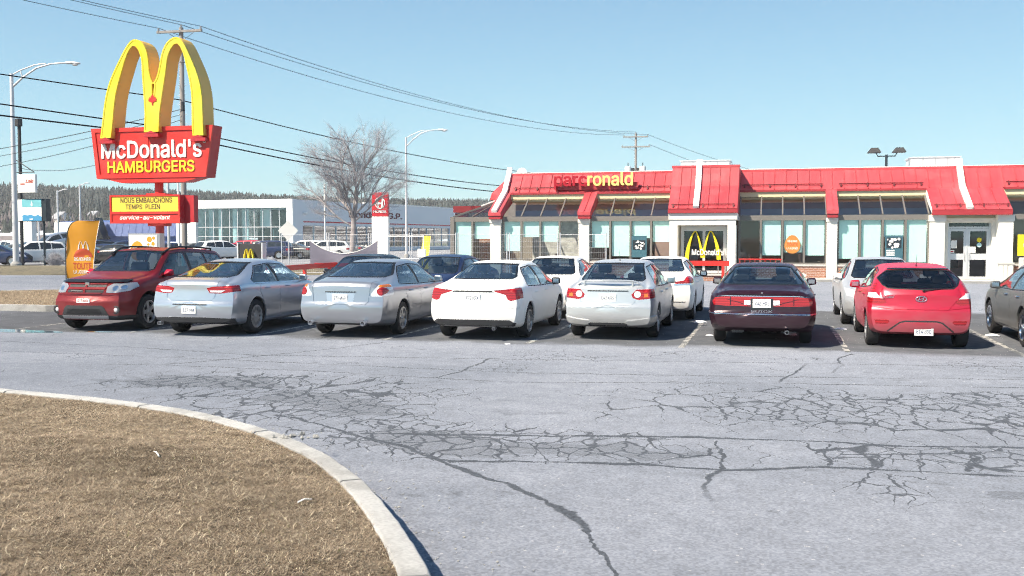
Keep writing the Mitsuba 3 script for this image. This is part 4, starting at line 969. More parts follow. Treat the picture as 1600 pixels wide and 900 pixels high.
for a, b in ((7.38, 8.08), (8.16, 9.0)):
    k = part(R_, 'entrance_door', [box(a, a + .09, DY - .03, DY + .03, .04, 2.31), box(b - .09, b, DY - .03, DY + .03, .04, 2.31), box(a + .09, b - .09, DY - .03, DY + .03, .04, .22), box(a + .09, b - .09, DY - .03, DY + .03, .95, 1.22), box(a + .09, b - .09, DY - .03, DY + .03, 2.2, 2.31)], 'm_doorframe')
    for z0, z1 in ((.22, .95), (1.22, 2.2)): part(k, 'pane', mesh_of((np.array([[a + .09, DY, z0], [b - .09, DY, z0], [b - .09, DY, z1], [a + .09, DY, z1]]), np.array([[0, 1, 2], [0, 2, 3]]))), 'm_tint')
    hx_ = b - .05 if a < 8 else a + .05
    part(k, 'handle', tube([(hx_, DY - .03, .92), (hx_ - .0, DY - .12, .95), (hx_, DY - .12, 1.22), (hx_, DY - .03, 1.25)], .013, 6), 'm_steel', True)
def disc_y(x, y, z, r, w=None): return ext(affinity.translate(sg.Point(0, 0).buffer(r), x, z), y - .004, y)
for nm, m, b, lab in (('door_notice', box(7.48, 7.72, DY - .045, DY - .036, 1.45, 1.80), 'm_signwhite', 'white paper notice'), ('door_notice', box(7.44, 7.62, DY - .045, DY - .036, 1.24, 1.38), 'm_signwhite', None),
                      ('door_notice', box(8.22, 8.48, DY - .045, DY - .036, 1.26, 1.52), 'm_signwhite', None), ('door_sticker', disc_y(8.62, DY - .036, 1.82, .10), 'm_yellow', 'round yellow sticker'), ('door_sticker', disc_y(8.62, DY - .036, 1.60, .10), 'm_pale', 'round pale blue sticker')):
    if b == 'm_pale': P('m_pale', (.45, .68, .72), .5)
    part(R_, nm, m, b, label=lab)
part(R_, 'door_notice_stripe', box(7.47, 7.58, DY - .05, DY - .0455, 1.28, 1.33), 'm_redtrim')
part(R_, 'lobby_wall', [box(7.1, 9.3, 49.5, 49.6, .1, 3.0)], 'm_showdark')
# brick plinth of the right pier, trunking beside the door
part(R_, 'pier_plinth', [box(9.24, 9.82, PF - .12, PF - .041, 0, .78), box(9.2, 9.86, PF - .16, PF - .041, .78, .86)], 'm_sill')
part(R_, 'stone_cladding', [box(9.26 + i * .19, 9.26 + i * .19 + (.11 if i % 2 else .15), PF - .15, PF - .121, .02 + .03 * (i % 2), .74) for i in range(3)], 'm_stucco')
# portal window with recessed door
part(R_, 'portal_frame', [box(-4.16, -4.02, 46.0, 46.12, .31, 2.48), box(-2.26, -2.10, 46.0, 46.12, .31, 2.48), box(-4.02, -2.26, 46.0, 46.12, 2.22, 2.48), box(-3.18, -3.06, 46.0, 46.12, .31, 2.22), box(-4.02, -2.26, 46.01, 46.1, .31, .42)], 'm_doorframe')
for a, b in ((-4.02, -3.18), (-3.06, -2.26)): part(R_, 'pane', mesh_of((np.array([[a, 46.06, .42], [b, 46.06, .42], [b, 46.06, 2.22], [a, 46.06, 2.22]]), np.array([[0, 1, 2], [0, 2, 3]]))), 'm_tint')
part(R_, 'portal_lining', [box(-4.25, -4.23, pe + .3, 46.0, .31, 2.47)], 'm_signwhite')
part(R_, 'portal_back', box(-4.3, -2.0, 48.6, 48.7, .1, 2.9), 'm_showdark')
# lettering on the roof and arches in the portal
def arch_poly(x0, z0, W, H, stroke=1.0):
    """pair of arches in (x, z): W between the outer feet, H high"""
    O = np.array([(0, 0), (.045, .36), (.10, .60), (.16, .78), (.205, .89), (.245, .965), (.285, 1.0), (.325, .97), (.37, .86), (.42, .68), (.46, .50), (.5, .33)])
    I = np.array([(.115, 0), (.135, .30), (.165, .55), (.20, .74), (.235, .87), (.262, .935), (.288, .955), (.315, .93), (.345, .82), (.38, .64), (.41, .44), (.43, .22), (.44, .06)])
    s = 18
    def sm(P_):
        t = np.linspace(0, 1, len(P_)); tt_ = np.linspace(0, 1, s * 2); return np.column_stack([CubicSpline(t, P_[:, 0])(tt_), CubicSpline(t, P_[:, 1])(tt_)])
    o, i_ = sm(O), sm(I)
    h = np.vstack([o, [[.5, .06]], [[.44, .06]], i_[::-1]])
    g1 = poly(h).union(poly(np.column_stack([1 - h[:, 0], h[:, 1]])))
    g1 = g1.union(sg.box(.44, .06, .56, .34)).buffer(.004).buffer(-.004)
    return affinity.translate(affinity.scale(g1, W, H, origin=(0, 0)), x0, z0)
k = thing('arches_sign', 'yellow double-arch emblem with pale lettering in the white portal', 'sign')
part(k, 'arches', ext(arch_poly(-3.95, .93, 1.62, 1.30), 45.55, 45.70), 'm_yellow')
part(k, 'lettering', moved(text("McDonald's", .25, .03, 1.42), tr(-3.62, 45.545, 1.14)), 'm_signwhite')
part(k, 'mounting_post', [box(-3.87, -3.83, 45.60, 45.66, .30, .95), box(-2.47, -2.43, 45.60, 45.66, .30, .95)], 'm_steel')
k = thing('roof_lettering', 'raised letters on the red roof, red first half and pale yellow second half', 'sign')
P('m_letterred', (.40, .008, .022), .4); P('m_letteryellow', (.78, .70, .22), .4)
ly = 47.85
a = text('parc', .60, .12, 1.62); b_ = text('ronald', .60, .12, 2.22)
part(k, 'first_word', moved(a, tr(-10.50, ly, 4.46)), 'm_letterred'); part(k, 'second_word', moved(b_, tr(-8.84, ly, 4.46)), 'm_letteryellow')
part(k, 'mounting_rail', [box(-10.5, -6.4, ly + .10, ly + .22, 4.26, 4.60), *[box(x, x + .05, ly + .02, 48.3, 4.35, 4.40) for x in (-10.2, -9.2, -8.2, -7.2, -6.5)]], 'm_roofred_dark')  # dark box added as the shadow below the letters; small stubs are mounts
# window things
k = thing('window_poster', 'dark teal poster with white figures in the bay left of the portal', 'poster')
part(k, 'sheet', box(-6.50, -5.78, GY - .02, GY - .012, 1.0, 2.0), 'm_posterblue'); part(k, 'picture', [box(-6.44, -5.84, GY - .025, GY - .021, 1.35, 1.80)], 'm_posterdark')
rg = np.random.default_rng(5)
part(k, 'figures', [disc_y(-6.4 + rg.uniform(0, .5), GY - .026 - i * .0006, 1.40 + rg.uniform(0, .34), rg.uniform(.025, .06)) for i in range(16)], 'm_signwhite')
k = thing('window_poster', 'blue green poster with white lettering blocks in the bay left of the glass doors', 'poster')
part(k, 'sheet', box(4.70, 5.44, GY - .02, GY - .012, .95, 2.02), 'm_posterblue'); part(k, 'picture', box(4.76, 5.38, GY - .025, GY - .021, 1.45, 1.92), 'm_posterdark')
part(k, 'figures', [disc_y(4.8 + rg.uniform(0, .5), GY - .026 - i * .0006, 1.48 + rg.uniform(0, .38), rg.uniform(.03, .07)) for i in range(16)] + [box(4.76, 5.1, GY - .026, GY - .021, 1.12 + i * .1, 1.18 + i * .1) for i in range(3)], 'm_signwhite')
def egg(x, z, r): 
    t = np.linspace(0, 2 * math.pi, 40, endpoint=False); return poly(list(zip(x + r * np.cos(t) * (1 - .16 * np.sin(t)), z + r * 1.22 * np.sin(t))))
k = thing('egg_sticker', 'orange egg-shaped advertisement on a window pane right of the portal', 'sticker')
P('m_stickerred', (.52, .08, .03), .5)
part(k, 'sheet', ext(egg(.77, 1.62, .34), GY - .02, GY - .012), 'm_orange'); part(k, 'top_line', moved(text('DÉJEUNER', .085, .004, .42), tr(.56, GY - .021, 1.72)), 'm_signwhite')
part(k, 'middle_line', moved(text('TOUTE', .14, .004, .46), tr(.54, GY - .021, 1.54)), 'm_stickerred'); part(k, 'bottom_line', moved(text('LA JOURNÉE', .08, .004, .48), tr(.53, GY - .021, 1.40)), 'm_signwhite')
k = thing('parking_sign', 'yellow sign on a thin post before the last bay, cut by the right picture edge', 'sign')
part(k, 'plate', box(9.92, 10.6, 46.0, 46.02, 1.15, 2.05), 'm_yellow'); part(k, 'symbol', ext(sg.Point(10.3, 1.6).buffer(.16), 45.985, 45.999), 'm_signwhite'); part(k, 'post', rod((10.25, 45.93, .1), (10.25, 45.93, 1.6), .03), 'm_galv')
k = thing('red_box', 'grey and red waste box standing by the right pier', 'box')
part(k, 'body', cbox(9.95, 10.7, 45.3, 45.9, .1, 1.08, .03), 'm_sill'); part(k, 'panel', box(10.2, 10.66, 45.28, 45.299, .15, 1.04), 'm_redtrim')
# rooftop plant
for i, (x0, x1, y0, z1, lab) in enumerate(((-5.1, -2.45, 56, 6.15, 'pale rooftop ventilation unit behind the portal'), (6.85, 9.25, 56, 6.10, 'pale rooftop ventilation unit above the glass doors'))):
    k = thing('roof_unit', lab, 'ventilation unit')
    part(k, 'casing', cbox(x0, x1, y0, y0 + 2, 4.9, z1, .02), 'm_hvac'); part(k, 'top_cover', box(x0 - .06, x1 + .06, y0 - .06, y0 + 2.06, z1, z1 + .05), 'm_galv')
    for x in np.linspace(x0, x1, 5)[1:-1]: part(k, 'seam', box(x - .02, x + .02, y0 - .015, y0, 5.0, z1), 'm_steel')
k = thing('twin_lamp', 'twin-headed dark lamp post rising behind the roof', 'lamp post')
part(k, 'pole', rod((5.65, 56, .05), (5.65, 56, 6.3), .07), 'm_posterdark'); part(k, 'crossbar', tube([(5.12, 56, 6.42), (5.22, 56, 6.22), (6.08, 56, 6.22), (6.18, 56, 6.42)], .03, 8), 'm_posterdark', True)
for s in (-1, 1):
    part(k, 'lamp_head', moved(mesh_of(m3.Manifold.hull(mf(cbox(-.34, .34, -.3, .3, -.12, -.08, .02)) + mf(cbox(-.18, .2, -.2, .2, .1, .14, .02)))), tr(5.65 + s * .62, 56, 6.52)), 'm_trim')

# ------------------------------------------------------------------ tall pole sign
P('m_signred', noisy((.60, .028, .022), .22, 1.6, (.56, .06, .05)), 0.4)
P('m_signred_edge', (.44, .025, .035), 0.45)
P('m_signyellow', noisy((.78, .64, .025), .2, 1.4, (.74, .62, .10)), 0.4)
P('m_letterboard', (.76, .62, .07), 0.5)
P('m_darktext', (.10, .055, .03), 0.5)
P('m_bannerorange', (.66, .30, .025), 0.7)
S_ = thing('pole_sign', 'tall red pole sign with yellow twin arches and a yellow letter board', 'sign')
y0, y1 = 27.55, 28.05
part(S_, 'pole', rod((-19.05, 27.9, .1), (-19.05, 27.9, 4.0), .135, n=16), 'm_signred', True)
bd_ = poly([(-21.24, 5.40), (-16.85, 5.40), (-17.12, 3.80), (-21.06, 3.80)])
part(S_, 'board_case', ext(bd_, y0 + .02, y1), 'm_signred_edge')
part(S_, 'board_trim', ext(bd_.difference(bd_.buffer(-.13, join_style=2)), y0 - .05, y0 + .02), 'm_signred')
for a, b in ((-21.2, -19.165), (-19.14, -16.9)):
    part(S_, 'face_panel', ext(bd_.buffer(-.132, join_style=2).intersection(sg.box(a, 3, b, 6)), y0 - .01, y0 + .019), 'm_signred')
part(S_, 'lower_tray', ext(poly([(-20.8, 3.795), (-17.35, 3.795), (-17.9, 3.66), (-20.2, 3.66)]), y0 - .02, y1), 'm_signred')
# arches
OU = np.array([(-20.78, 5.07), (-20.66, 5.8), (-20.53, 6.45), (-20.35, 6.93), (-19.99, 7.56), (-19.75, 7.92), (-19.48, 8.12), (-19.22, 8.02), (-19.01, 7.57), (-18.815, 6.72)])
IN = np.array([(-20.40, 5.07), (-20.27, 5.95), (-20.17, 6.5), (-19.91, 7.27), (-19.69, 7.76), (-19.50, 7.93), (-19.32, 7.76), (-19.22, 7.24), (-19.15, 5.95), (-19.16, 5.22)])
def smooth(P_, n_=40):
    t = np.concatenate([[0], np.cumsum(np.linalg.norm(np.diff(P_, axis=0), axis=1))]); q = np.linspace(0, t[-1], n_)
    return np.column_stack([PchipInterpolator(t, P_[:, 0])(q) if False else CubicSpline(t, P_[:, 0])(q), CubicSpline(t, P_[:, 1])(q)])
cx, LEAN = -18.93, .066                                        # the emblem leans a little to the right
h = np.vstack([smooth(OU), [[-18.87, 6.70]], [[-18.87, 5.22]], smooth(IN)[::-1]])
h[:, 0] -= LEAN * (h[:, 1] - 5.07)
M2 = poly(h).union(poly(np.column_stack([2 * cx - h[:, 0], h[:, 1]]))).union(sg.box(-19.19, 5.22, 2 * cx + 19.19, 6.35)).buffer(.01).buffer(-.01)
M2 = affinity.affine_transform(M2, [1, LEAN, 0, 1, -LEAN * 5.07, 0])
ay0, ay1 = 27.38, 27.98
front = mext(M2, ay0, ay0 + .06)
part(S_, 'arch_face', ext(M2.buffer(-.006), ay0 - .03, ay0 + .02), 'm_signyellow', 30)
part(S_, 'arch_return', ext(M2, ay0 + .021, ay1), 'm_archside', 30)
part(S_, 'arch_edge', ext(M2.difference(M2.buffer(-.045)), ay0 - .045, ay0 - .031), 'm_signyellow')
for x, z in ((-20.59, 5.0), (cx, 5.17), (2 * cx + 20.59, 5.0)):
    part(S_, 'arch_foot', [box(x - .26, x + .26, ay0 - .05, y0 - .0, z - .10, z), ext(poly([(x - .2, z + .005), (x + .2, z + .005), (x, z + .09)]), ay0 - .06, ay0 - .046)], 'm_signred_edge')
lf_ = [(0, .5), (.08, .36), (.16, .40), (.13, .2), (.30, .28), (.28, .18), (.42, .12), (.36, .04), (.40, -.06), (.18, -.12), (.04, -.22), (.04, -.42)]
leaf = poly(lf_ + [(-x, z) for x, z in lf_[::-1]])
part(S_, 'leaf_emblem', ext(affinity.translate(affinity.scale(leaf, .36, .38, origin=(0, 0)), cx + .075, 6.20), ay0 - .05, ay0 - .031), 'm_signred')
part(S_, 'white_lettering', moved(text("McDonald's", .52, .03, 3.62, shear=.0), tr(-20.88, y0 - .012, 4.45)), 'm_signwhite')
part(S_, 'trademark', ext(affinity.translate(sg.Point(0, 0).buffer(.05).difference(sg.Point(0, 0).buffer(.03)), -17.17, 4.90), y0 - .03, y0 - .012), 'm_signwhite')
part(S_, 'yellow_lettering', moved(text('HAMBURGERS', .34, .03, 3.14), tr(-20.66, y0 - .012, 3.99)), 'm_signyellow')
bx0, bx1 = -20.62, -18.08
part(S_, 'letter_board_case', [box(bx0, bx1, y0 + .03, y1 + .05, 2.37, 3.27), box(bx1 + .001, bx1 + .34, y0 + .25, y1 - .02, 2.40, 3.25)], 'm_signred_edge')
part(S_, 'letter_board_trim', ext(sg.box(bx0, 2.37, bx1, 3.27).difference(sg.box(bx0 + .06, 2.42, bx1 - .06, 2.66)).difference(sg.box(bx0 + .05, 2.74, bx1 - .05, 3.22)), y0 - .02, y0 + .03), 'm_signred')
part(S_, 'letter_board', box(bx0 + .05, bx1 - .05, y0 + .01, y0 + .029, 2.74, 3.22), 'm_letterboard')
part(S_, 'lower_panel', box(bx0 + .06, bx1 - .06, y0 + .01, y0 + .029, 2.42, 2.66), 'm_signred')
part(S_, 'board_lettering', [moved(text('NOUS EMBAUCHONS', .155, .006, 1.88), tr(bx0 + .38, y0 + .009, 3.02)), moved(text('TEMPS  PLEIN', .15, .006, 1.26), tr(bx0 + .56, y0 + .009, 2.82))], 'm_darktext')
part(S_, 'lower_lettering', moved(text('service-au-volant', .125, .006, 1.82, shear=.28), tr(bx0 + .34, y0 + .009, 2.495)), 'm_signwhite')
part(S_, 'flange', [box(-19.35, -18.75, 27.7, 28.1, 2.28, 2.37), box(-19.4, -18.7, 27.7, 28.1, 3.271, 3.32)], 'm_signred')
# poster cabinet under it
k = thing('poster_cabinet', 'pale advertising cabinet with an orange egg shape, under the pole sign', 'poster')
part(k, 'cabinet', box(-19.75, -18.62, 27.25, 27.5, .75, 2.05), 'm_steel'); part(k, 'sheet', box(-19.72, -18.72, 27.235, 27.249, .8, 2.0), 'm_signwhite')
part(k, 'egg', ext(egg(-19.42, 1.50, .25), 27.225, 27.2349), 'm_bannerorange'); part(k, 'egg_line', moved(text('TOUTE', .11, .004, .34), tr(-19.6, 27.224, 1.38)), 'm_stickerred')
part(k, 'egg_line', moved(text('DÉJEUNER', .06, .004, .34), tr(-19.6, 27.224, 1.56)), 'm_signwhite')
part(k, 'pattern', [ext(affinity.translate(sg.Point(0, 0).buffer(r_), x, z), 27.229, 27.2349) for x, z, r_ in ((-18.98, 1.86, .09), (-18.85, 1.72, .06), (-18.83, 1.90, .05), (-19.02, 1.70, .04))], 'm_bannerorange')
part(k, 'leg', [box(-19.6, -19.5, 27.3, 27.42, .1, .75), box(-18.85, -18.75, 27.3, 27.42, .1, .75)], 'm_steel')
# feather flags
def feather(name, label, x, y, z0, H, W, rz, txt, b='m_bannerorange'):
    k = thing(name, label, 'flag'); M = tr(x, y, z0, rz)
    L_ = np.array([(0, 0), (0, .45), (.01, .66), (.08, .85), (.22, .955), (.45, .99), (.70, 1.0)]); t = np.linspace(0, 1, 7); q = np.linspace(0, 1, 40)
    left = np.column_stack([PchipInterpolator(t, L_[:, 0])(q), PchipInterpolator(t, L_[:, 1])(q)]) * [W, H]
    R2 = np.array([(.78, .02), (.80, .3), (.86, .6), (.95, .85), (1.0, .985)]); t = np.linspace(0, 1, 5)
    right = np.column_stack([PchipInterpolator(t, R2[:, 0])(q), PchipInterpolator(t, R2[:, 1])(q)]) * [W, H]
    left = np.column_stack([np.interp(right[:, 1], left[:, 1], left[:, 0]), right[:, 1]])
    nu = 14; V = []
    for (lx, lz), (rx_, rz_) in zip(left, right):
        for s in np.linspace(0, 1, nu):
            V.append([lx + (rx_ - lx) * s, .05 * math.sin(3.6 * s + lz * 1.6) * (.3 + s) + .03 * math.sin(lz * 5 + s * 2), lz + (rz_ - lz) * s])
    V = np.array(V); a = (np.arange(39)[:, None] * nu + np.arange(nu - 1)).ravel(); F = np.vstack([np.stack([a, a + 1, a + nu + 1], 1), np.stack([a, a + nu + 1, a + nu], 1)])
    part(k, 'cloth', (V, F), b, True, M=M)
    part(k, 'pole', tube(np.column_stack([left[:, 0] - .02, np.zeros(40), left[:, 1]]).tolist() if False else [(-.02, 0, -.3)] + [(p[0] - .02, .0, p[1]) for p in left], .016, 6), 'm_trim', True, M=M)
    part(k, 'hem', tube([(V[i * nu + nu - 1]) for i in range(40)], .010, 5), 'm_signwhite', True, M=M)
    def onc(m):
        m = mesh_of(m).copy(); v = m.vertices
        lx = np.interp(v[:, 2], left[:, 1], left[:, 0]); rx_ = np.interp(v[:, 2], right[:, 1], right[:, 0]); s = np.clip((v[:, 0] - lx) / (rx_ - lx), 0, 1)
        m.vertices = np.column_stack([v[:, 0], .05 * np.sin(3.6 * s + v[:, 2] * 1.6) * (.3 + s) + .03 * np.sin(v[:, 2] * 5 + s * 2) - .006 + (v[:, 1]), v[:, 2]]); return m
    if txt:
        part(k, 'emblem', onc(ext(arch_poly(W * .34, H * .595, W * .34, H * .12), -.005, 0)), 'm_signwhite', M=M)
        part(k, 'red_dome', onc(ext(sg.Point(W * .5, H * .50).buffer(W * .28).intersection(sg.box(0, H * .50, 9, 9)), -.005, 0)), 'm_stickerred', M=M)
        for s_, hh, w_, zz, mat in (('DÉJEUNER', .10, .50, .455, 'm_signwhite'), ('TOUTE', .19, .56, .345, 'm_stickerred'), ('LA JOURNÉE', .10, .54, .285, 'm_signwhite')):
            part(k, 'lettering', onc(moved(text(s_, hh, .004, W * w_), tr(W * (.5 - w_ / 2) - .02, 0, H * zz))), mat, M=M)
    return k
feather('feather_flag', 'tall orange feather flag on the grass strip behind the dark red crossover', -21.38, 26.4, .12, 2.36, .98, .5, True)
feather('feather_flag', 'smaller yellow feather flag far off, between the building fence and the red canopy', -18.6, 51.0, .1, 1.95, .62, -.2, False, 'm_letterboard')
# little arches on the drive-through post
k = thing('order_post', 'small grey order post topped by little yellow arches, beyond the silver sedan', 'order post')
part(k, 'cabinet', [cbox(-22.3, -21.2, 38.3, 38.55, .0, 1.66, .02)], 'm_trim'); part(k, 'frame', box(-22.36, -22.3, 38.25, 38.6, 0, 1.7), 'm_galv'); part(k, 'frame', box(-21.2, -21.14, 38.25, 38.6, 0, 1.7), 'm_galv')
part(k, 'arches', ext(arch_poly(-21.98, .92, .50, .52), 38.08, 38.2), 'm_signyellow'); part(k, 'arch_bracket', box(-21.9, -21.6, 38.2, 38.3, .95, 1.0), 'm_trim')

# ------------------------------------------------------------------ utility poles and wires
def wood(p, n, uv): return mikit.mix((.22, .205, .195), (.36, .34, .33), mikit.fbm(p.x * 6, p.y * 6, p.z * .6, octaves=4))
P('m_wood', mikit.proc(wood), 0.9)
P('m_cable', (.02, .024, .032), 0.6)
P('m_ceramic', (.45, .46, .48), 0.3)
def insul(p): return lathe([(0, 0), (.05, 0), (.075, .05), (.04, .08), (.07, .12), (.035, .16), (0, .17)], 10).apply_transform(tr(*p))
def upole(name, label, x, y, H, arms, rz, r=.17):
    k = thing(name, label, 'utility pole')
    part(k, 'shaft', tube([(x, y, -.1), (x, y, H * .5), (x, y, H)], [r, r * .88, r * .72], 12), 'm_wood', True)
    ends = []
    for z, half in arms:
        c, s = math.cos(rz), math.sin(rz)
        ak = part(k, 'crossarm', moved(cbox(-half, half, -.08 - r, .04 - r, z - .07, z + .07, .01), tr(x, y, 0, rz)), 'm_wood')
        part(k, 'brace', [rod((x + c * q, y + s * q, z - .05), (x, y, z - .55), .018, n=5) for q in (-half * .55, half * .55)], 'm_steel')
        for q in (-half * .94, half * .94):
            p = (x + c * q + s * r, y + s * q - c * r, z + .07); part(k, 'insulator', insul(p), 'm_ceramic', 40); ends.append(np.array(p) + [0, 0, .17])
    p = (x, y, H); part(k, 'insulator', insul(p), 'm_ceramic', 40); ends.append(np.array(p) + [0, 0, .17])
    return k, ends
upA, eA = upole('utility_pole', 'weathered wooden utility pole rising directly behind the yellow arches', -33.2, 51.0, 14.0, [(13.75, 1.42)], .05)
upB, eB = upole('utility_pole', 'distant wooden utility pole with two white transformers behind the red roof', -15.7, 115.5, 14.0, [(13.6, 1.45), (12.45, 1.65)], .03)
part(upA, 'step_bolt', [rod((-33.2 - .28, 51, z), (-33.2 + .28, 51, z), .012, n=5) for z in np.arange(3, 11, .55)], 'm_steel')
part(upA, 'bracket', [rod((-33.2, 50.8, 12.0), (-32.6, 50.7, 11.95), .03, n=6), cbox(-33.05, -32.9, 50.6, 50.8, 9.2, 9.7, .02)], 'm_trim')
for s in (-1, 1):
    tk = part(upB, 'transformer', moved(lathe([(0, 0), (.36, 0), (.38, .06), (.38, 1.1), (.33, 1.2), (.0, 1.24)], 18), tr(-15.7 + s * .85, 115.2, 9.0)), 'm_signwhite', 30)
    part(tk, 'bushing', [rod((-15.7 + s * .85, 115.2, 10.2), (-15.7 + s * .85, 115.2, 10.6), .05, n=6), box(-15.7 + s * .3 - .15, -15.7 + s * .3 + .15, 115.1, 115.4, 9.2, 10.0)], 'm_trim')
def wire(label, p0, p1, sag, r, name='overhead_wire', n=26):
    p0, p1 = np.array(p0, float), np.array(p1, float); t = np.linspace(0, 1, n)[:, None]
    pts = p0 + (p1 - p0) * t; pts[:, 2] -= (4 * sag * t * (1 - t))[:, 0]
    return solo(name, tube(pts, r, 5), 'm_cable', label, 'wire', None, True)
PV = np.array([-49.0, -7.0, 0])
c_ = 0
wire('thin wire from the near pole, left crossarm end, to the upper left picture edge', eA[0], PV + [-1.3, 0, 16.6], 1.0, .016)
wire('thin wire from the near pole head to the upper left picture edge', eA[2], PV + [0, 0, 17.2], 1.0, .016)
wire('thin wire from the near pole, right crossarm end, to the upper left picture edge', eA[1], PV + [1.3, 0, 16.6], 1.0, .016)
wire('thin wire from the left crossarm end of the near pole to the distant transformer pole', eA[0], eB[0], 1.5, .018)
wire('thin wire from the head of the near pole to the distant transformer pole', eA[2], eB[4], 1.4, .018)
wire('thin wire from the right crossarm end of the near pole to the distant transformer pole', eA[1], eB[1], 1.4, .018)
for z, zl, zr, r, nm in ((9.85, 10.4, 8.9, .032, 'upper'), (8.15, 10.2, 7.6, .036, 'middle'), (7.75, 9.0, 6.9, .042, 'lower')):
    wire(f'{nm} of three dark cables from the near utility pole to the left edge', (-33.2, 50.8, z), PV + [0, 0, zl], .3, r)
    wire(f'{nm} of three dark cables sagging across the bare tree towards the restaurant', (-33.2, 50.8, z), (-15.7, 115.3, zr), 1.3, r)
wire('slack service wire dropping from the near utility pole to the left, higher one', (-33.2, 50.8, 9.3), (-62, 50, 6.2), .7, .022)
wire('slack service wire dropping from the near utility pole to the left, lower one', (-33.2, 50.8, 8.7), (-62, 53, 5.6), .9, .018)
wire('faint wire going right from the distant transformer pole, upper one', eB[1], (12, 175, 10.5), 1.2, .022); wire('faint wire going right from the distant transformer pole, lower one', eB[3], (12, 175, 8.5), 1.2, .022)

wire('faint service wire ending at the dark pole of the hanging sign', (-33.2, 50.8, 8.3), (-49.25, 56.5, 6.6), 1.0, .016)
wire('slack service wire at the far left, lowest of the crossing ones', (-33.2, 50.8, 9.0), (-60, 46, 5.2), .8, .016)
# ------------------------------------------------------------------ street lamps and poles
def lamp(name, label, x, y, H, arm, rz, r=.09, b='m_galv'):
    k = thing(name, label, 'street lamp'); M = tr(x, y, 0, rz)
    part(k, 'base', lathe([(0, 0), (r * 2.4, 0), (r * 2.2, .25), (r * 1.3, .4), (0, .4)], 12), 'm_concrete', 30, M=M)
    part(k, 'pole', tube([(0, 0, .3), (0, 0, H)], [r * 1.25, r * .75], 12), b, True, M=M)
    a = np.array([(0, 0, H - .9), (arm * .2, 0, H - .25), (arm * .45, 0, H + .35), (arm * .72, 0, H + .62), (arm, 0, H + .68)])
    c = np.array([(0, 0, H - .1), (arm * .16, 0, H + .2), (arm * .42, 0, H + .55), (arm * .62, 0, H + .64)])
    part(k, 'arm', [tube(a, [r * .5, r * .45, r * .4, r * .36, r * .36], 8), tube(c, r * .3, 7), rod(a[1], c[1], r * .25, n=6)], b, True, M=M)
    hd = m3.Manifold.hull(m3.Manifold.batch_boolean([m3.Manifold.sphere(.09, 10).translate([arm - .05, 0, H + .68]), m3.Manifold.sphere(.13, 10).scale([1, 1.3, .8]).translate([arm + .35, 0, H + .68]), m3.Manifold.sphere(.10, 10).scale([1, 1.2, .6]).translate([arm + .75, 0, H + .64])], m3.OpType.Add))
    part(k, 'lamp_head', mesh_of(hd), b, 40, M=M)
    part(k, 'lens', mesh_of(m3.Manifold.sphere(.2, 12).scale([1, .7, .45]).translate([arm + .5, 0, H + .56])), 'm_clearlens', 40, M=M)
    return k
lamp('street_lamp', 'tall pale street lamp with curved arm near the left picture edge', -47.3, 53.7, 12.4, 3.6, .25, .15)
lamp('street_lamp', 'tall white street lamp right of the bare tree', -34.1, 89.4, 11.5, 3.2, .15, .12)
for label, x, y, H in (('slim white lamp post at the car lot, left of the taller white post', -66.94, 81.6, 6.5), ('taller slim white lamp post at the car lot, just left of the feather flag', -64.85, 82.15, 7.1), ('slim white lamp post at the car lot, right of the teal sign', -68.74, 81.1, 3.7)):
    k = thing('lot_lamp', label, 'lamp post')
    part(k, 'pole', rod((x, y, -.02), (x, y, H), .10, .08), 'm_galv', True); part(k, 'lamp_head', [rod((x, y, H - .15), (x + .9, y, H + .12), .04, n=6), cbox(x + .6, x + 1.1, y - .1, y + .1, H + .03, H + .12, .02)], 'm_galv')
k = thing('white_post', 'thin white post standing behind the lower board of the pole sign', 'post')
part(k, 'pole', rod((-32.9, 50.0, -.0), (-32.9, 50.0, 6.0), .055), 'm_signwhite', True); part(k, 'cap', lathe([(0, 0), (.08, 0), (.07, .06), (0, .08)], 10).apply_transform(tr(-32.9, 50, 6.0)), 'm_galv')
k = thing('lot_pole', 'grey steel post seen left of the pole sign shaft', 'post')
part(k, 'pole', rod((-37.6, 56.0, 0), (-37.6, 56, 5.6), .09), 'm_galv', True); part(k, 'cap', box(-37.75, -37.45, 55.9, 56.1, 5.6, 5.7), 'm_galv')
k = thing('banded_pole', 'thin white pole with grey bands and a white and red box at its foot', 'pole')
part(k, 'pole', rod((-44.5, 93.4, 0), (-44.5, 93.4, 7.4), .10, .09), 'm_signwhite', True)
for z in (6.9, 5.6, 4.5, 4.2): part(k, 'band', rod((-44.5, 93.4, z), (-44.5, 93.4, z + .14), .115), 'm_trim', True)
part(k, 'box', cbox(-44.85, -44.15, 93.05, 93.3, .35, 1.45, .02), 'm_signwhite'); part(k, 'red_panel', box(-44.86, -44.14, 93.0, 93.049, .3, .85), 'm_redtrim')
k = thing('diamond_sign', 'back of a pale diamond-shaped road sign on a thin post', 'sign')
part(k, 'plate', ext(affinity.rotate(sg.box(-.53, -.53, .53, .53).buffer(-.08).buffer(.08), 45, origin=(0, 0)), 0, .02), 'm_signwhite', M=tr(-34.9, 67, 2.45, .45)); part(k, 'post', rod((-34.9, 67.06, -.05), (-34.9, 67.06, 3.0), .04), 'm_galv', True)
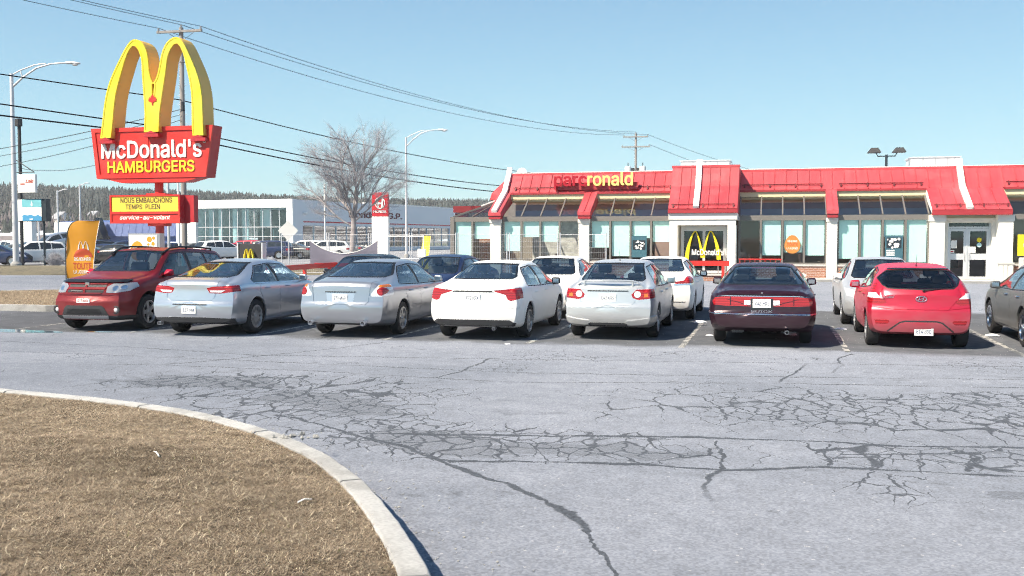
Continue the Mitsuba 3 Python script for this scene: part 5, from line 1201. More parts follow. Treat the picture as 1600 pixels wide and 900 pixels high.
# signs of the businesses at the left edge
k = thing('hanging_sign', 'white square sign with small red script hanging from a dark pole', 'sign')
byy = 56.0
part(k, 'pole', rod((-49.25, byy + .5, 0), (-49.25, byy + .5, 9.4), .11), 'm_trim', True)
part(k, 'hanger', [rod((-49.1, byy, 6.28), (-47.7, byy, 6.28), .03, n=6), rod((-49.1, byy, 7.1), (-47.7, byy, 6.28), .03, n=6)], 'm_trim', True)
part(k, 'panel', cbox(-48.98, -47.57, byy - .1, byy + .1, 4.92, 6.15, .02), 'm_signwhite')
part(k, 'script', moved(text('Lolo', .24, .02, .56, shear=.4), tr(-48.32, byy - .101, 5.58)), 'm_stickerred'); part(k, 'bar', box(-48.75, -48.4, byy - .12, byy - .101, 5.46, 5.54), 'm_stickerred')
part(k, 'camera_box', cbox(-49.45, -49.05, byy + .2, byy + .6, 9.4, 9.9, .03), 'm_trim')
P('m_teal', (.16, .46, .52), .5); P('m_bluesign', (.06, .28, .50), .5)
k = thing('teal_sign', 'white sign with a teal band on top and a blue foot, below the hanging sign', 'sign')
part(k, 'case', cbox(-49.65, -47.13, byy + .35, byy + .8, 3.02, 4.52, .02), 'm_posterdark'); part(k, 'panel', box(-49.6, -47.48, byy + .32, byy + .349, 3.06, 4.49), 'm_signwhite')
part(k, 'teal_band', box(-49.0, -47.48, byy + .30, byy + .319, 3.98, 4.49), 'm_teal')
part(k, 'blue_foot', ext(poly([(-49.0, 3.06), (-47.48, 3.06), (-47.48, 3.32), (-47.75, 3.46), (-48.05, 3.36), (-48.3, 3.48), (-48.6, 3.42), (-48.85, 3.48), (-49.0, 3.4)]), byy + .30, byy + .319), 'm_bluesign')
part(k, 'lettering', box(-48.4, -48.15, byy + .28, byy + .299, 3.13, 3.2), 'm_signwhite'); part(k, 'emblem', ext(poly([(-48.3, 4.1), (-48.22, 4.4), (-48.14, 4.1), (-48.22, 4.02)]), byy + .28, byy + .299), 'm_signwhite')
for x_ in (-49.3, -47.5): part(k, 'leg', rod((x_, byy + .55, 0), (x_, byy + .55, 3.02), .07), 'm_posterdark', True)
for label, x0_, x1_, z0_, z1_, yy in (('white billboard panel standing low under the teal sign', -63.0, -61.3, .9, 3.4, 71.5), ('plain white box wall right of the billboard panel, before the blue building', -76.0, -71.6, 0, 3.6, 92)):
    k = thing('billboard', label, 'billboard'); part(k, 'board', cbox(x0_, x1_, yy, yy + .6, z0_, z1_, .03), 'm_signwhite'); part(k, 'post', [rod((x0_ + .4, yy + .7, 0), (x0_ + .4, yy + .7, z1_ - .1), .08), rod((x1_ - .4, yy + .7, 0), (x1_ - .4, yy + .7, z1_ - .1), .08)], 'm_posterdark', True)

# ------------------------------------------------------------------ bare tree
P('m_bark', noisy((.38, .345, .345), .3, 4, (.24, .21, .215)), 0.9)
P('m_twig', (.36, .355, .385), 0.85)
rg = np.random.default_rng(77)
segs = []
def grow(p, d, L_, r, lev):
    n_ = 4 if lev < 3 else 3
    q_ = (p - np.array([-28.75, 65.0, 6.7])) / [4.6, 4.4, 4.1]
    if lev >= 2 and q_ @ q_ > rg.uniform(.80, 1.05): return
    pts, q, dd = [p], p.copy(), d.copy()
    for i in range(n_):
        dd = dd + rg.normal(0, .10 + .02 * lev, 3) + np.array([0, 0, .035 if lev < 3 else .01]); dd /= np.linalg.norm(dd)
        q = q + dd * L_ / n_; pts.append(q.copy())
    rr = np.linspace(r, r * (.62 if lev < 4 else .5), n_ + 1)
    segs.append((lev, np.array(pts), rr))
    if lev >= 5: return
    kids = {0: 0, 1: 6, 2: 6, 3: 6, 4: 5}[lev]
    for k_ in range(kids):
        t = (.25 + .75 * (k_ + rg.uniform(0, .9)) / kids); i = min(int(t * n_), n_ - 1); pp = pts[i] + (pts[i + 1] - pts[i]) * (t * n_ - i)
        a = rg.uniform(.40, .85); u = rg.normal(0, 1, 3); u -= dd * (u @ dd); u /= np.linalg.norm(u)
        nd = dd * math.cos(a) + u * math.sin(a); nd[2] += .12; nd /= np.linalg.norm(nd)
        grow(pp, nd, L_ * rg.uniform(.42, .66), max(r * .46, .0048), lev + 1)
    if lev >= 1: grow(pts[-1], dd, L_ * .55, rr[-1] * .9, lev + 1)
tb = np.array([-28.9, 65.0, 0.0])
trunk = [tb, tb + [.03, 0, 1.3], tb + [.10, .05, 2.5], tb + [.12, .05, 3.3]]
S_T = .93
segs.append((0, np.array(trunk), np.array([.24, .20, .18, .16])))
for dx, dz, dyy, l_, r_, z0_ in ((-.48, .88, .1, 3.9, .10, 2.9), (.34, .94, -.1, 4.1, .115, 3.2), (-.12, .95, -.35, 3.9, .085, 3.3), (.80, .62, .3, 3.3, .065, 3.0), (-1.0, .42, -.2, 3.5, .065, 2.7), (.15, .8, .6, 3.7, .075, 3.2), (.12, .99, .1, 4.3, .09, 3.3), (-.7, .72, .45, 3.4, .06, 3.1)):
    v = np.array([dx, dyy, dz]); grow(np.array([tb[0] + .11, tb[1] + .05, z0_]), v / np.linalg.norm(v), l_ * .90, r_, 1)
def merge_tubes(ss, n_):
    V, F, o = [], [], 0
    for _, p, r in ss:
        t = np.gradient(p, axis=0); t /= np.linalg.norm(t, axis=1, keepdims=True); a, _b = frame_of(t[0]); ang = np.arange(n_) * 2 * math.pi / n_
        b = np.cross(t, a); b /= np.linalg.norm(b, axis=1, keepdims=True); aa = np.cross(b, t)
        V.append((p[:, None] + r[:, None, None] * (np.cos(ang)[None, :, None] * aa[:, None] + np.sin(ang)[None, :, None] * b[:, None])).reshape(-1, 3))
        i, j = np.meshgrid(np.arange(len(p) - 1), np.arange(n_), indexing='ij'); q = np.stack([i * n_ + j, i * n_ + (j + 1) % n_, (i + 1) * n_ + (j + 1) % n_, (i + 1) * n_ + j], -1).reshape(-1, 4) + o
        F += [q[:, [0, 1, 2]], q[:, [0, 2, 3]]]; o += len(p) * n_
    return trimesh.Trimesh(np.vstack(V), np.vstack(F), process=False)
k = thing('bare_tree', 'leafless deciduous tree with a forked trunk left of the red-topped pylon', 'tree')
part(k, 'trunk', merge_tubes([s for s in segs if s[0] == 0], 12), 'm_bark', True); part(k, 'limb', merge_tubes([s for s in segs if s[0] in (1, 2)], 7), 'm_bark', True)
part(k, 'crown', merge_tubes([s for s in segs if s[0] >= 3], 3), 'm_twig', True, kind='stuff')
# ------------------------------------------------------------------ site fence, tarpaulins, barriers
fx0, fx1 = -23.5, -7.3; fy = 44.3
ks = np.linspace(fx0, fx1, 8)
for i, (a, b) in enumerate(zip(ks[:-1], ks[1:])):
    k = thing('fence_panel', f'{("first", "second", "third", "fourth", "fifth", "sixth", "seventh")[i]} steel mesh site fence panel counted from the left', 'fence')
    ya, yb2 = fy + .5 * math.sin(i * 1.3), fy + .5 * math.sin((i + 1) * 1.3)
    for x, y in ((a + .06, ya), (b - .06, yb2)): part(k, 'post', rod((x, y, -.0), (x, y, 2.15), .028, n=8), 'm_galv', True)
    for z in (.2, 2.05): part(k, 'rail', rod((a + .06, ya, z), (b - .06, yb2, z), .014, n=6), 'm_galv', True)
    part(k, 'mesh_wires', [rod((a + .06, ya, z), (b - .06, yb2, z), .0045, n=4) for z in np.arange(.45, 2.0, .26)] + [rod((a + .06 + (b - a - .12) * t, ya + (yb2 - ya) * t, .2), (a + .06 + (b - a - .12) * t, ya + (yb2 - ya) * t, 2.05), .003, n=4) for t in np.linspace(.04, .96, 22)], 'm_galv', kind='stuff')
    part(k, 'foot', cbox(b - .35, b + .3, yb2 - .12, yb2 + .12, .0, .14, .02), 'm_concrete')
P('m_tarp_shaded', (.15, .145, .19), .7); P('m_film', (.22, .235, .27), .35, spec=.6)  # tarpaulin colour lowered to hold the shade it hangs in
def tarp():
    nu, nv = 40, 14; V = []
    for i in range(nu):
        s = i / (nu - 1)
        for j in range(nv):
            t = j / (nv - 1); top = 1.78 - .62 * (1 - (2 * s - 1) ** 2); z = .45 + (top - .45) * t
            V.append((-21.5 + 3.5 * s, fy - .12 + .08 * math.sin(9 * s + 3 * t) * (1 - t * .5) + .5 * math.sin(2 * 1.3) * 0, z))
    a = (np.arange(nu - 1)[:, None] * nv + np.arange(nv - 1)).ravel(); return (np.array(V), np.vstack([np.stack([a, a + nv, a + nv + 1], 1), np.stack([a, a + nv + 1, a + 1], 1)]))
k = thing('tarpaulin', 'grey mauve tarpaulin sagging along the site fence left of the blue sedan roof', 'tarpaulin')
part(k, 'sheet', tarp(), 'm_tarp_shaded', True, M=tr(0, -.75, 0)); part(k, 'hem', tube([(-21.5 + 3.5 * s, fy - .85, 1.79 - .62 * (1 - (2 * s - 1) ** 2)) for s in np.linspace(0, 1, 24)], .02, 5), 'm_signwhite', True)
part(k, 'red_band', box(-21.2, -18.1, fy - 1.0, fy - .98, .55, .72), 'm_redtrim')
def barrier(label, p0, p1, z, n_=2, wd=.22):
    k = thing('red_barrier', label, 'barrier'); part(k, 'rail', bar3((*p0, z), (*p1, z), .06, wd), 'm_signred')
    for t in np.linspace(.12, .88, n_):
        x, y = p0[0] + (p1[0] - p0[0]) * t, p0[1] + (p1[1] - p0[1]) * t; part(k, 'post', [box(x - .06, x + .06, y - .06, y + .06, 0, z - .115), bar3((x, y - .35, .06), (x, y + .35, .06), .08, .08)], 'm_signred')
barrier('red barrier rail slanting behind the silver sedan, by the clear plastic heap', (-19.4, 35.4), (-19.9, 43.0), .66, 3)
barrier('red barrier board before the white portal', (-4.0, 43.9), (-1.9, 43.9), .80)
k = thing('red_railing', 'short red railing with uprights right of the portal', 'railing')
part(k, 'rail', [rod((-1.5, 44.2, .98), (.3, 44.2, .98), .03), rod((-1.5, 44.2, .62), (.3, 44.2, .62), .025)], 'm_signred', True)
for x in np.linspace(-1.45, .25, 9): part(k, 'upright', rod((x, 44.2, .1 if abs(x + .6) > .8 else .62), (x, 44.2, .98), .014, n=6), 'm_signred', True)
m = trimesh.creation.icosphere(4, 1.0); v = m.vertices
v = v * (.62 + .75 * meshkit.fbm(v * 1.9 + 4, 4) + .10 * np.abs(meshkit.fbm(v * 6, 3) - .5))[:, None] * [.85, .6, .85]
v[:, 2] = np.maximum(v[:, 2], -.12)
k = solo('plastic_sheet', trimesh.Trimesh(v, m.faces, process=False), 'm_film', 'crumpled heap of clear plastic sheeting beside the red barrier rail', 'plastic sheet', None, 25, M=tr(-19.75, 36.5, .1))
k = thing('pipe_frame', 'white pipe scaffold frame at the left end of the restaurant', 'scaffold')
fx, fyy = -17.4, 43.2
for x in (fx, fx + 1.75): part(k, 'upright', rod((x, fyy, 0), (x, fyy, 2.05), .03, n=8), 'm_signwhite', True)
for z in (1.98, .95): part(k, 'crosspiece', rod((fx, fyy, z), (fx + 1.75, fyy, z), .028, n=8), 'm_signwhite', True)
part(k, 'clamp_plate', cbox(fx + 1.5, fx + 1.9, fyy - .12, fyy - .04, 1.0, 1.4, .02), 'm_signwhite')
for i, (x, y, s_) in enumerate(((-17.6, 42.0, .5), (-18.6, 42.6, .36), (-16.6, 42.3, .42))):
    m = trimesh.creation.icosphere(3, 1.0); v = m.vertices * (.7 + .6 * meshkit.fbm(m.vertices * 2 + i * 5, 3))[:, None] * [s_, s_ * .8, s_ * .6]
    solo('rubble_heap', trimesh.Trimesh(v, m.faces, process=False), 'm_sill', f'{("largest", "smallest", "middle-sized")[i]} pale rubble heap at the foot of the site fence', 'rubble', None, 35, M=tr(x, y, .1))
k = thing('hydrant_post', 'small white and blue marker post on the far verge beside the feather flag', 'post')
part(k, 'post', rod((-30.3, 46.4, .1), (-30.3, 46.4, 1.0), .11, .09), 'm_teal', True); part(k, 'cap', lathe([(0, 0), (.13, 0), (.10, .12), (0, .16)], 12).apply_transform(tr(-30.3, 46.4, 1.0)), 'm_signwhite', 30)
# bush by the pickup
bsh = []
for i in range(260):
    a, e = rg.uniform(0, 2 * math.pi), rg.uniform(.5, 1.5); p = np.array([-45.0, 54.5, .1]) + [rg.normal(0, .12), rg.normal(0, .12), 0]; d_ = np.array([math.cos(a) * math.cos(e), math.sin(a) * math.cos(e), math.sin(e)])
    bsh.append((5, np.array([p, p + d_ * .35 + rg.normal(0, .04, 3), p + d_ * rg.uniform(.5, 1.0) + rg.normal(0, .10, 3)]), np.array([.012, .009, .005])))
k = thing('bare_shrub', 'small leafless grey shrub in front of the white pickup at the far lot', 'shrub'); part(k, 'branch', merge_tubes(bsh, 3), 'm_twig', True, kind='stuff')

# ------------------------------------------------------------------ the cars near the camera
def dlo(yr0, yr1, yB, yf1, yf0, zr, zf, zt, ztr=None, ztf=None, kick=None, bw=.05):
    """side glass outline: rear lower, rear upper, B pillar, front upper, front lower"""
    ztr, ztf = ztr or zt - .04, ztf or zt - .03
    zB = (zr + zf) / 2
    rear = [(yr0, zr + .02), ((yr0 * .45 + yr1 * .55), (zr * .4 + ztr * .6)), (yr1, ztr), (yB + .02 - bw, zt), (yB - bw, zB)]
    if kick: rear[0:1] = [(yr0 + .03, zr), (yr0 - .01, zr + .05)]
    return [('glass', rear), ('pillar', [(yB - bw + .004, zB), (yB + .016 - bw, zt), (yB + .03 + bw, zt), (yB + bw - .004, zB)]),
            ('glass', [(yB + bw, zB), (yB + .034 + bw, zt), (yf1, ztf), (yf0, zf + .02), (yf0 - .02, zf)])]
def doors(yrA, yB, yF, zlo, zbelt):
    """shut lines of two side doors"""
    return [[(yrA, zbelt), (yrA - .02, zbelt - .15), (yrA + .12, .62), (yrA + .30, zlo), (yB, zlo), (yB, zbelt)], [(yB, zlo), (yF - .05, zlo), (yF, .5), (yF, zbelt)]]

def sedan(L, H, W, axles, R, **kw):
    h = W / 2
    s = dict(L=L, axles=axles, R=R,
        top=[(0, .93), (.03, 1.03), (.10, 1.075), (.50, 1.105), (.58, 1.11), (1.42, H - .065), (1.85, H - .008), (2.35, H), (2.75, H - .045), (L - 1.02, 1.01), (L - .88, .98), (L - .3, .86), (L - .12, .78), (L, .62)],
        belt=[(0, .93), (.6, .985), (2, .955), (L - 1.1, .93), (L, .68)],
        w=[(0, h - .075), (.10, h - .03), (.4, h - .003), (1.5, h), (L - .7, h - .003), (L - .3, h - .05), (L, h - .24)],
        wr=[(0, .68), (.12, .70), (.5, .65), (1.42, .535), (1.9, .545), (2.4, .56), (2.75, .57), (L - 1.0, .66), (L - .3, .62), (L, .5)],
        zb=[(0, .30), (.3, .24), (.8, .19), (L - .8, .19), (L - .2, .2), (L, .25)],
        rear=[(.2, .10), (.33, .03), (.45, 0), (.62, 0), (.70, .03), (.85, .05), (.98, .06), (1.05, .03), (1.12, 0)],
        front=[(.2, .08), (.4, 0), (.55, 0), (.7, .06), (.9, .15)],
        rw=[(0, 1.135), (.57, 1.135), (.60, 1.16), (.475, H - .075), (0, H - .06)], rw_y=(.50, 1.75),
        ws=[(0, 1.03), (.60, 1.03), (.64, 1.06), (.50, H - .08), (0, H - .065)], ws_y=(L - 2.2, L - .9),
        side=dlo(.95, 1.45, 2.0, 2.62, 3.32, .985, .965, H - .115),
        gside=doors(1.12, 2.0, 3.12, .27, .95), seats=(2.15,), bench=1.25, handles=(1.42, 2.34), handle_z=.86, mirror=(3.12, 1.0),
        grear=[], patches=[], plates=[], exhaust=[])
    s.update(kw)
    return s
def lp(*p): return poly(p)

# white compact sedan
W14 = sedan(4.62, 1.455, 1.775, (.96, 3.66), .325, paint='m_car_white', rim='cap', spokes=9, mirrorb='m_car_black', seatb='m_seat',
    grear=[[(-.60, 1.06), (-.56, .80), (-.5, .72), (.5, .72), (.56, .80), (.60, 1.06)], [(-.86, .62), (-.5, .60), (.5, .60), (.86, .62)]],
    plates=[(0, .80, 'F72 KFX', 'rear')], exhaust=[(.42, .24, .032, .10)],
    patches=[('tail_lamp', 'rear', lp((.90, .99), (.92, .80), (.72, .745), (.66, .77), (.62, .855), (.42, .915), (.40, .935), (.62, .955)), (-.3, .42), 'm_redlens'),
             ('lamp_strip', 'rear', lp((.92, .995), (.40, .938), (.40, .956), (.90, 1.015)), (-.3, .45), 'm_clearlens', .005),
             ('chrome_strip', 'rear', poly([(-.40, .905), (-.36, .93), (.36, .93), (.40, .905)]), (-.3, .3), 'm_trim', .008, 'one'),
             ('bumper_valance', 'rear', poly([(-.74, .26), (-.80, .33), (-.70, .395), (.70, .395), (.80, .33), (.74, .26)]), (-.3, .3), 'm_trim', .006, 'one'),
             ('valance_strip', 'rear', poly([(-.60, .262), (-.60, .278), (.6, .278), (.6, .262)]), (-.3, .3), 'm_steel', .009, 'one')])
# champagne compact sedan with a boot spoiler
def spoiler(H, put, k):
    pts = []
    for x in np.linspace(-.62, .62, 15):
        p = H.above(x, .16 + .05 * (x / .6) ** 2)
        lift = .075 if abs(x) < .5 else .075 * max(0, (.62 - abs(x)) / .12)
        pts.append((x, .10 + .06 * (x / .62) ** 2, p[2] + lift))
    up = tube(pts, .018, 8); up.vertices[:, 1] = (up.vertices[:, 1] - .12) * 3.0 + .14
    sk = put('boot_spoiler', [up, rod((-.45, .15, pts[2][2] - .09), (-.45, .15, pts[2][2]), .02), rod((.45, .15, pts[2][2] - .09), (.45, .15, pts[2][2]), .02)], 'm_car_champ', 40)
    put('third_brake_lamp', cbox(-.16, .16, .078, .09, pts[7][2] - .008, pts[7][2] + .008, .002), 'm_redlens', False, sk)
def antenna(y, lean=.05, hgt=.22, x=0.0):
    def fn(H, put, k):
        p = H.above(x, y)
        put('antenna', [rod(p - [0, 0, .01], p + [0, -lean, hgt], .0045, .003, 6), rod(p - [0, 0, .005], p + [0, -.005, .03], .013, .008, 8)], 'm_black', True)
    return fn
C03 = sedan(4.53, 1.48, 1.70, (.99, 3.59), .315, paint='m_car_champ', rim='cap', spokes=9,
    top=[(0, .93), (.03, 1.0), (.10, 1.045), (.45, 1.085), (.52, 1.09), (1.22, 1.40), (1.65, 1.472), (2.2, 1.48), (2.65, 1.43), (3.5, 1.02), (3.65, .99), (4.25, .86), (4.42, .78), (4.53, .62)],
    wr=[(0, .66), (.12, .68), (.45, .64), (1.22, .53), (1.9, .54), (2.4, .55), (2.7, .56), (3.5, .63), (4.2, .60), (4.53, .5)],
    rw=[(0, 1.10), (.57, 1.10), (.60, 1.125), (.485, 1.395), (0, 1.405)], rw_y=(.42, 1.6), ws_y=(2.3, 3.6), mirror=(3.0, 1.02),
    side=dlo(.86, 1.32, 1.92, 2.5, 3.2, .985, .965, 1.365), gside=doors(1.1, 1.92, 3.0, .27, .95), bench=1.2, seats=(2.1,),
    grear=[[(-.56, 1.04), (-.50, .72), (-.42, .655), (.42, .655), (.50, .72), (.56, 1.04)], [(-.82, .62), (.82, .62)]],
    plates=[(0, .80, 'C42 KGS', 'rear')], extra=[spoiler, antenna(1.55)],
    patches=[('tail_lamp', 'rear', lp((.88, .965), (.89, .80), (.56, .765), (.46, .80), (.435, .86), (.52, .95)).buffer(-.01).buffer(.01), (-.3, .40), 'm_redlens'),
             ('reversing_lamp', 'rear', sg.Point(.545, .865).buffer(.062), (-.3, .35), 'm_clearlens', .008),
             ('indicator_lamp', 'rear', lp((.66, .815), (.74, .815), (.73, .88), (.67, .88)), (-.3, .35), 'm_amberlens', .007),
             ('chrome_strip', 'rear', poly([(-.38, .915), (-.38, .935), (.38, .935), (.38, .915)]), (-.3, .3), 'm_trim', .008, 'one'),
             ('bumper_lip', 'rear', lp((.86, .46), (.88, .33), (.42, .29), (.33, .33), (.36, .375), (.62, .405)), (-.3, .6), 'm_car_champ', .02),
             ('bumper_valance', 'rear', poly([(-.36, .26), (-.36, .335), (.36, .335), (.36, .26)]), (-.3, .3), 'm_trim', .004, 'one')])
# silver mid-size sedan, twin exhausts
ALT = sedan(4.82, 1.47, 1.795, (1.10, 3.876), .33, paint='m_car_silver2', rim='spoke', spokes=6, turn=.02, handleb='m_car_silver2',
    top=[(0, .95), (.03, 1.04), (.09, 1.085), (.55, 1.12), (.62, 1.125), (1.55, 1.40), (2.0, 1.465), (2.45, 1.47), (2.9, 1.42), (3.78, 1.02), (3.95, .985), (4.5, .86), (4.68, .78), (4.82, .62)],
    wr=[(0, .70), (.12, .71), (.55, .65), (1.55, .53), (2.0, .545), (2.5, .56), (2.9, .57), (3.8, .66), (4.5, .62), (4.82, .5)],
    rw=[(0, 1.15), (.60, 1.15), (.63, 1.175), (.475, 1.39), (0, 1.405)], rw_y=(.52, 1.95), ws_y=(2.55, 3.95), mirror=(3.28, 1.02),
    side=dlo(1.02, 1.62, 2.14, 2.76, 3.5, .995, .97, 1.355), gside=doors(1.28, 2.14, 3.3, .27, .96), bench=1.4, seats=(2.3,), handles=(1.55, 2.5),
    grear=[[(-.60, 1.08), (-.56, .70), (-.50, .645), (.50, .645), (.56, .70), (.60, 1.08)]],
    plates=[(0, .77, 'E79 MGP', 'rear')], exhaust=[(-.56, .30, .048, .03), (.50, .30, .048, .03)],
    patches=[('tail_lamp', 'rear', lp((.93, 1.04), (.93, .82), (.80, .80), (.62, .80), (.60, .84), (.72, 1.01)), (-.3, .55), 'm_clearlens'),
             ('brake_lamp', 'rear', sg.Point(.79, .895).buffer(.075), (-.3, .5), 'm_redlens', .012),
             ('indicator_lamp', 'rear', lp((.72, .975), (.74, 1.015), (.88, 1.03), (.88, .975)), (-.3, .5), 'm_amberlens', .010),
             ('plate_recess', 'rear', poly([(-.26, .68), (-.29, .86), (.29, .86), (.26, .68)]), (-.3, .3), 'm_car_silver', .004, 'one'),
             ('chrome_strip', 'rear', poly([(-.31, .872), (-.31, .892), (.31, .892), (.31, .872)]), (-.3, .3), 'm_trim', .012, 'one')])
# silver rounded sedan
def yellow_note(H, put, k): pass
VER = sedan(4.67, 1.475, 1.815, (1.03, 3.715), .345, paint='m_car_silver', rim='cap', spokes=11, rimb='m_alloy', turn=.03,
    top=[(0, .97), (.03, 1.05), (.09, 1.10), (.30, 1.125), (.36, 1.13), (1.35, 1.41), (1.85, 1.472), (2.35, 1.475), (2.8, 1.42), (3.62, 1.04), (3.8, 1.0), (4.35, .88), (4.53, .78), (4.67, .62)],
    belt=[(0, .95), (.6, 1.01), (2, .975), (3.5, .94), (4.67, .70)],
    wr=[(0, .66), (.12, .69), (.36, .66), (1.35, .53), (1.9, .54), (2.4, .555), (2.8, .57), (3.65, .66), (4.3, .62), (4.67, .5)],
    rw=[(0, 1.15), (.58, 1.15), (.61, 1.175), (.475, 1.395), (0, 1.41)], rw_y=(.26, 1.8), ws_y=(2.5, 3.8), mirror=(3.15, 1.04), handles=(1.5, 2.42), handle_z=.90, handleb='m_chrome',
    side=dlo(.98, 1.5, 2.05, 2.68, 3.42, 1.015, .99, 1.36, kick=1), gside=doors(1.2, 2.05, 3.18, .27, .98), bench=1.3, seats=(2.2,), crear=.16,
    grear=[[(-.56, 1.09), (-.50, .76), (-.44, .70), (.44, .70), (.50, .76), (.56, 1.09)]],
    plates=[(0, .53, 'Z17 HM', 'rear')], exhaust=[(-.60, .27, .036, .05)],
    patches=[('tail_lamp', 'rear', lp((.94, 1.00), (.90, .88), (.60, .84), (.40, .85), (.34, .945), (.48, .975), (.70, .985)), (-.3, .40), 'm_redlens'),
             ('reversing_lamp', 'rear', lp((.42, .865), (.62, .86), (.70, .905), (.40, .90)), (-.3, .5), 'm_clearlens', .007),
             ('plate_ledge', 'rear', poly([(-.36, .622), (-.36, .64), (.36, .64), (.36, .622)]), (-.3, .3), 'm_trim', .012, 'one'),
             ('bumper_valance', 'rear', poly([(-.80, .24), (-.84, .36), (-.3, .385), (.3, .385), (.84, .36), (.80, .24)]), (-.3, .45), 'm_trim', .006, 'one'),
             ('window_chrome', 'side', band([(.97, 1.01), (2.0, .985), (3.42, .975)], .008), None, 'm_chrome', .006)])
# maroon full-size sedan, lamps right across the tail
BUI = sedan(4.94, 1.44, 1.85, (1.18, 3.95), .335, paint='m_car_maroon', rim='cap', spokes=9, seatb='m_seat', turn=0.0, inset=.07,
    top=[(0, .91), (.02, .965), (.10, 1.005), (.70, 1.05), (.78, 1.055), (1.42, 1.36), (1.85, 1.432), (2.4, 1.44), (2.85, 1.39), (3.72, 1.01), (3.9, .985), (4.6, .87), (4.8, .80), (4.94, .62)],
    belt=[(0, .86), (.6, .93), (2, .95), (3.7, .93), (4.94, .68)],
    w=[(0, .78), (.10, .86), (.35, .915), (1.5, .925), (4.2, .92), (4.6, .85), (4.94, .64)],
    wr=[(0, .70), (.12, .74), (.70, .70), (1.42, .55), (1.9, .565), (2.4, .575), (2.85, .58), (3.7, .68), (4.6, .62), (4.94, .5)],
    rear=[(.2, .14), (.33, .06), (.42, .02), (.58, 0), (.62, .05), (.72, .055), (.93, .07), (1.0, .09)],
    rw=[(0, 1.075), (.68, 1.075), (.71, 1.10), (.50, 1.355), (.40, 1.375), (0, 1.38)], rw_y=(.66, 1.8), ws_y=(2.5, 3.95), mirror=(3.25, 1.03), handles=(1.55, 2.5),
    side=dlo(1.05, 1.52, 2.15, 2.75, 3.45, .985, .965, 1.32), gside=doors(1.3, 2.15, 3.25, .27, .95), bench=1.45, seats=(2.3,), zb=[(0, .36), (.3, .29), (.8, .21), (4.1, .19), (4.94, .25)],
    grear=[[(-.62, 1.0), (-.58, .925), (.58, .925), (.62, 1.0)]], mirrorb='m_car_maroon',
    plates=[(0, .775, 'X4B HPJ', 'rear')], exhaust=[(.42, .285, .036, .12)],
    patches=[('tail_lamp', 'rear', poly([(-.82, .74), (-.85, .80), (-.80, .865), (-.6, .89), (.6, .89), (.80, .865), (.85, .80), (.82, .74), (.6, .725), (-.6, .725)]), (-.3, .5), 'm_redlens', .005, 'one'),
             ('lamp_divider', 'rear', band([(.53, .735), (.53, .885)], .007), (-.3, .4), 'm_car_maroon', .008),
             ('lamp_chrome', 'rear', poly([(-.80, .885), (-.6, .905), (.6, .905), (.80, .885), (.6, .893), (-.6, .893)]), (-.3, .4), 'm_chrome', .009, 'one'),
             ('reversing_lamp', 'rear', lp((.19, .745), (.30, .745), (.30, .83), (.19, .83)), (-.3, .3), 'm_clearlens', .009),
             ('plate_housing', 'rear', poly([(-.185, .665), (-.185, .86), (.185, .86), (.185, .665)]), (-.3, .3), 'm_car_black', .009, 'one'),
             ('bumper_chrome', 'rear', poly([(-1, .582), (-1, .602), (1, .602), (1, .582)]), (-.3, .9), 'm_chrome', .010, 'one')],
    extra=[lambda H, put, k: put('boot_lettering', moved(text('BUICK', .04, .004, .36), tr(-.18, H.rear(0, .635)[1] - .004, .618)), 'm_chrome'),
           lambda H, put, k: put('boot_badge', moved(lathe([(0, 0), (.02, 0), (.018, .006), (0, .006)], 12, 'y'), tr(0, H.rear(0, .95)[1] - .005, .95)), 'm_chrome'),
           lambda H, put, k: put('silencer', [cbox(.30, .62, .55, .95, .22, .36, .05), cbox(-.55, -.28, .5, 1.0, .22, .34, .05)], 'm_steel')])
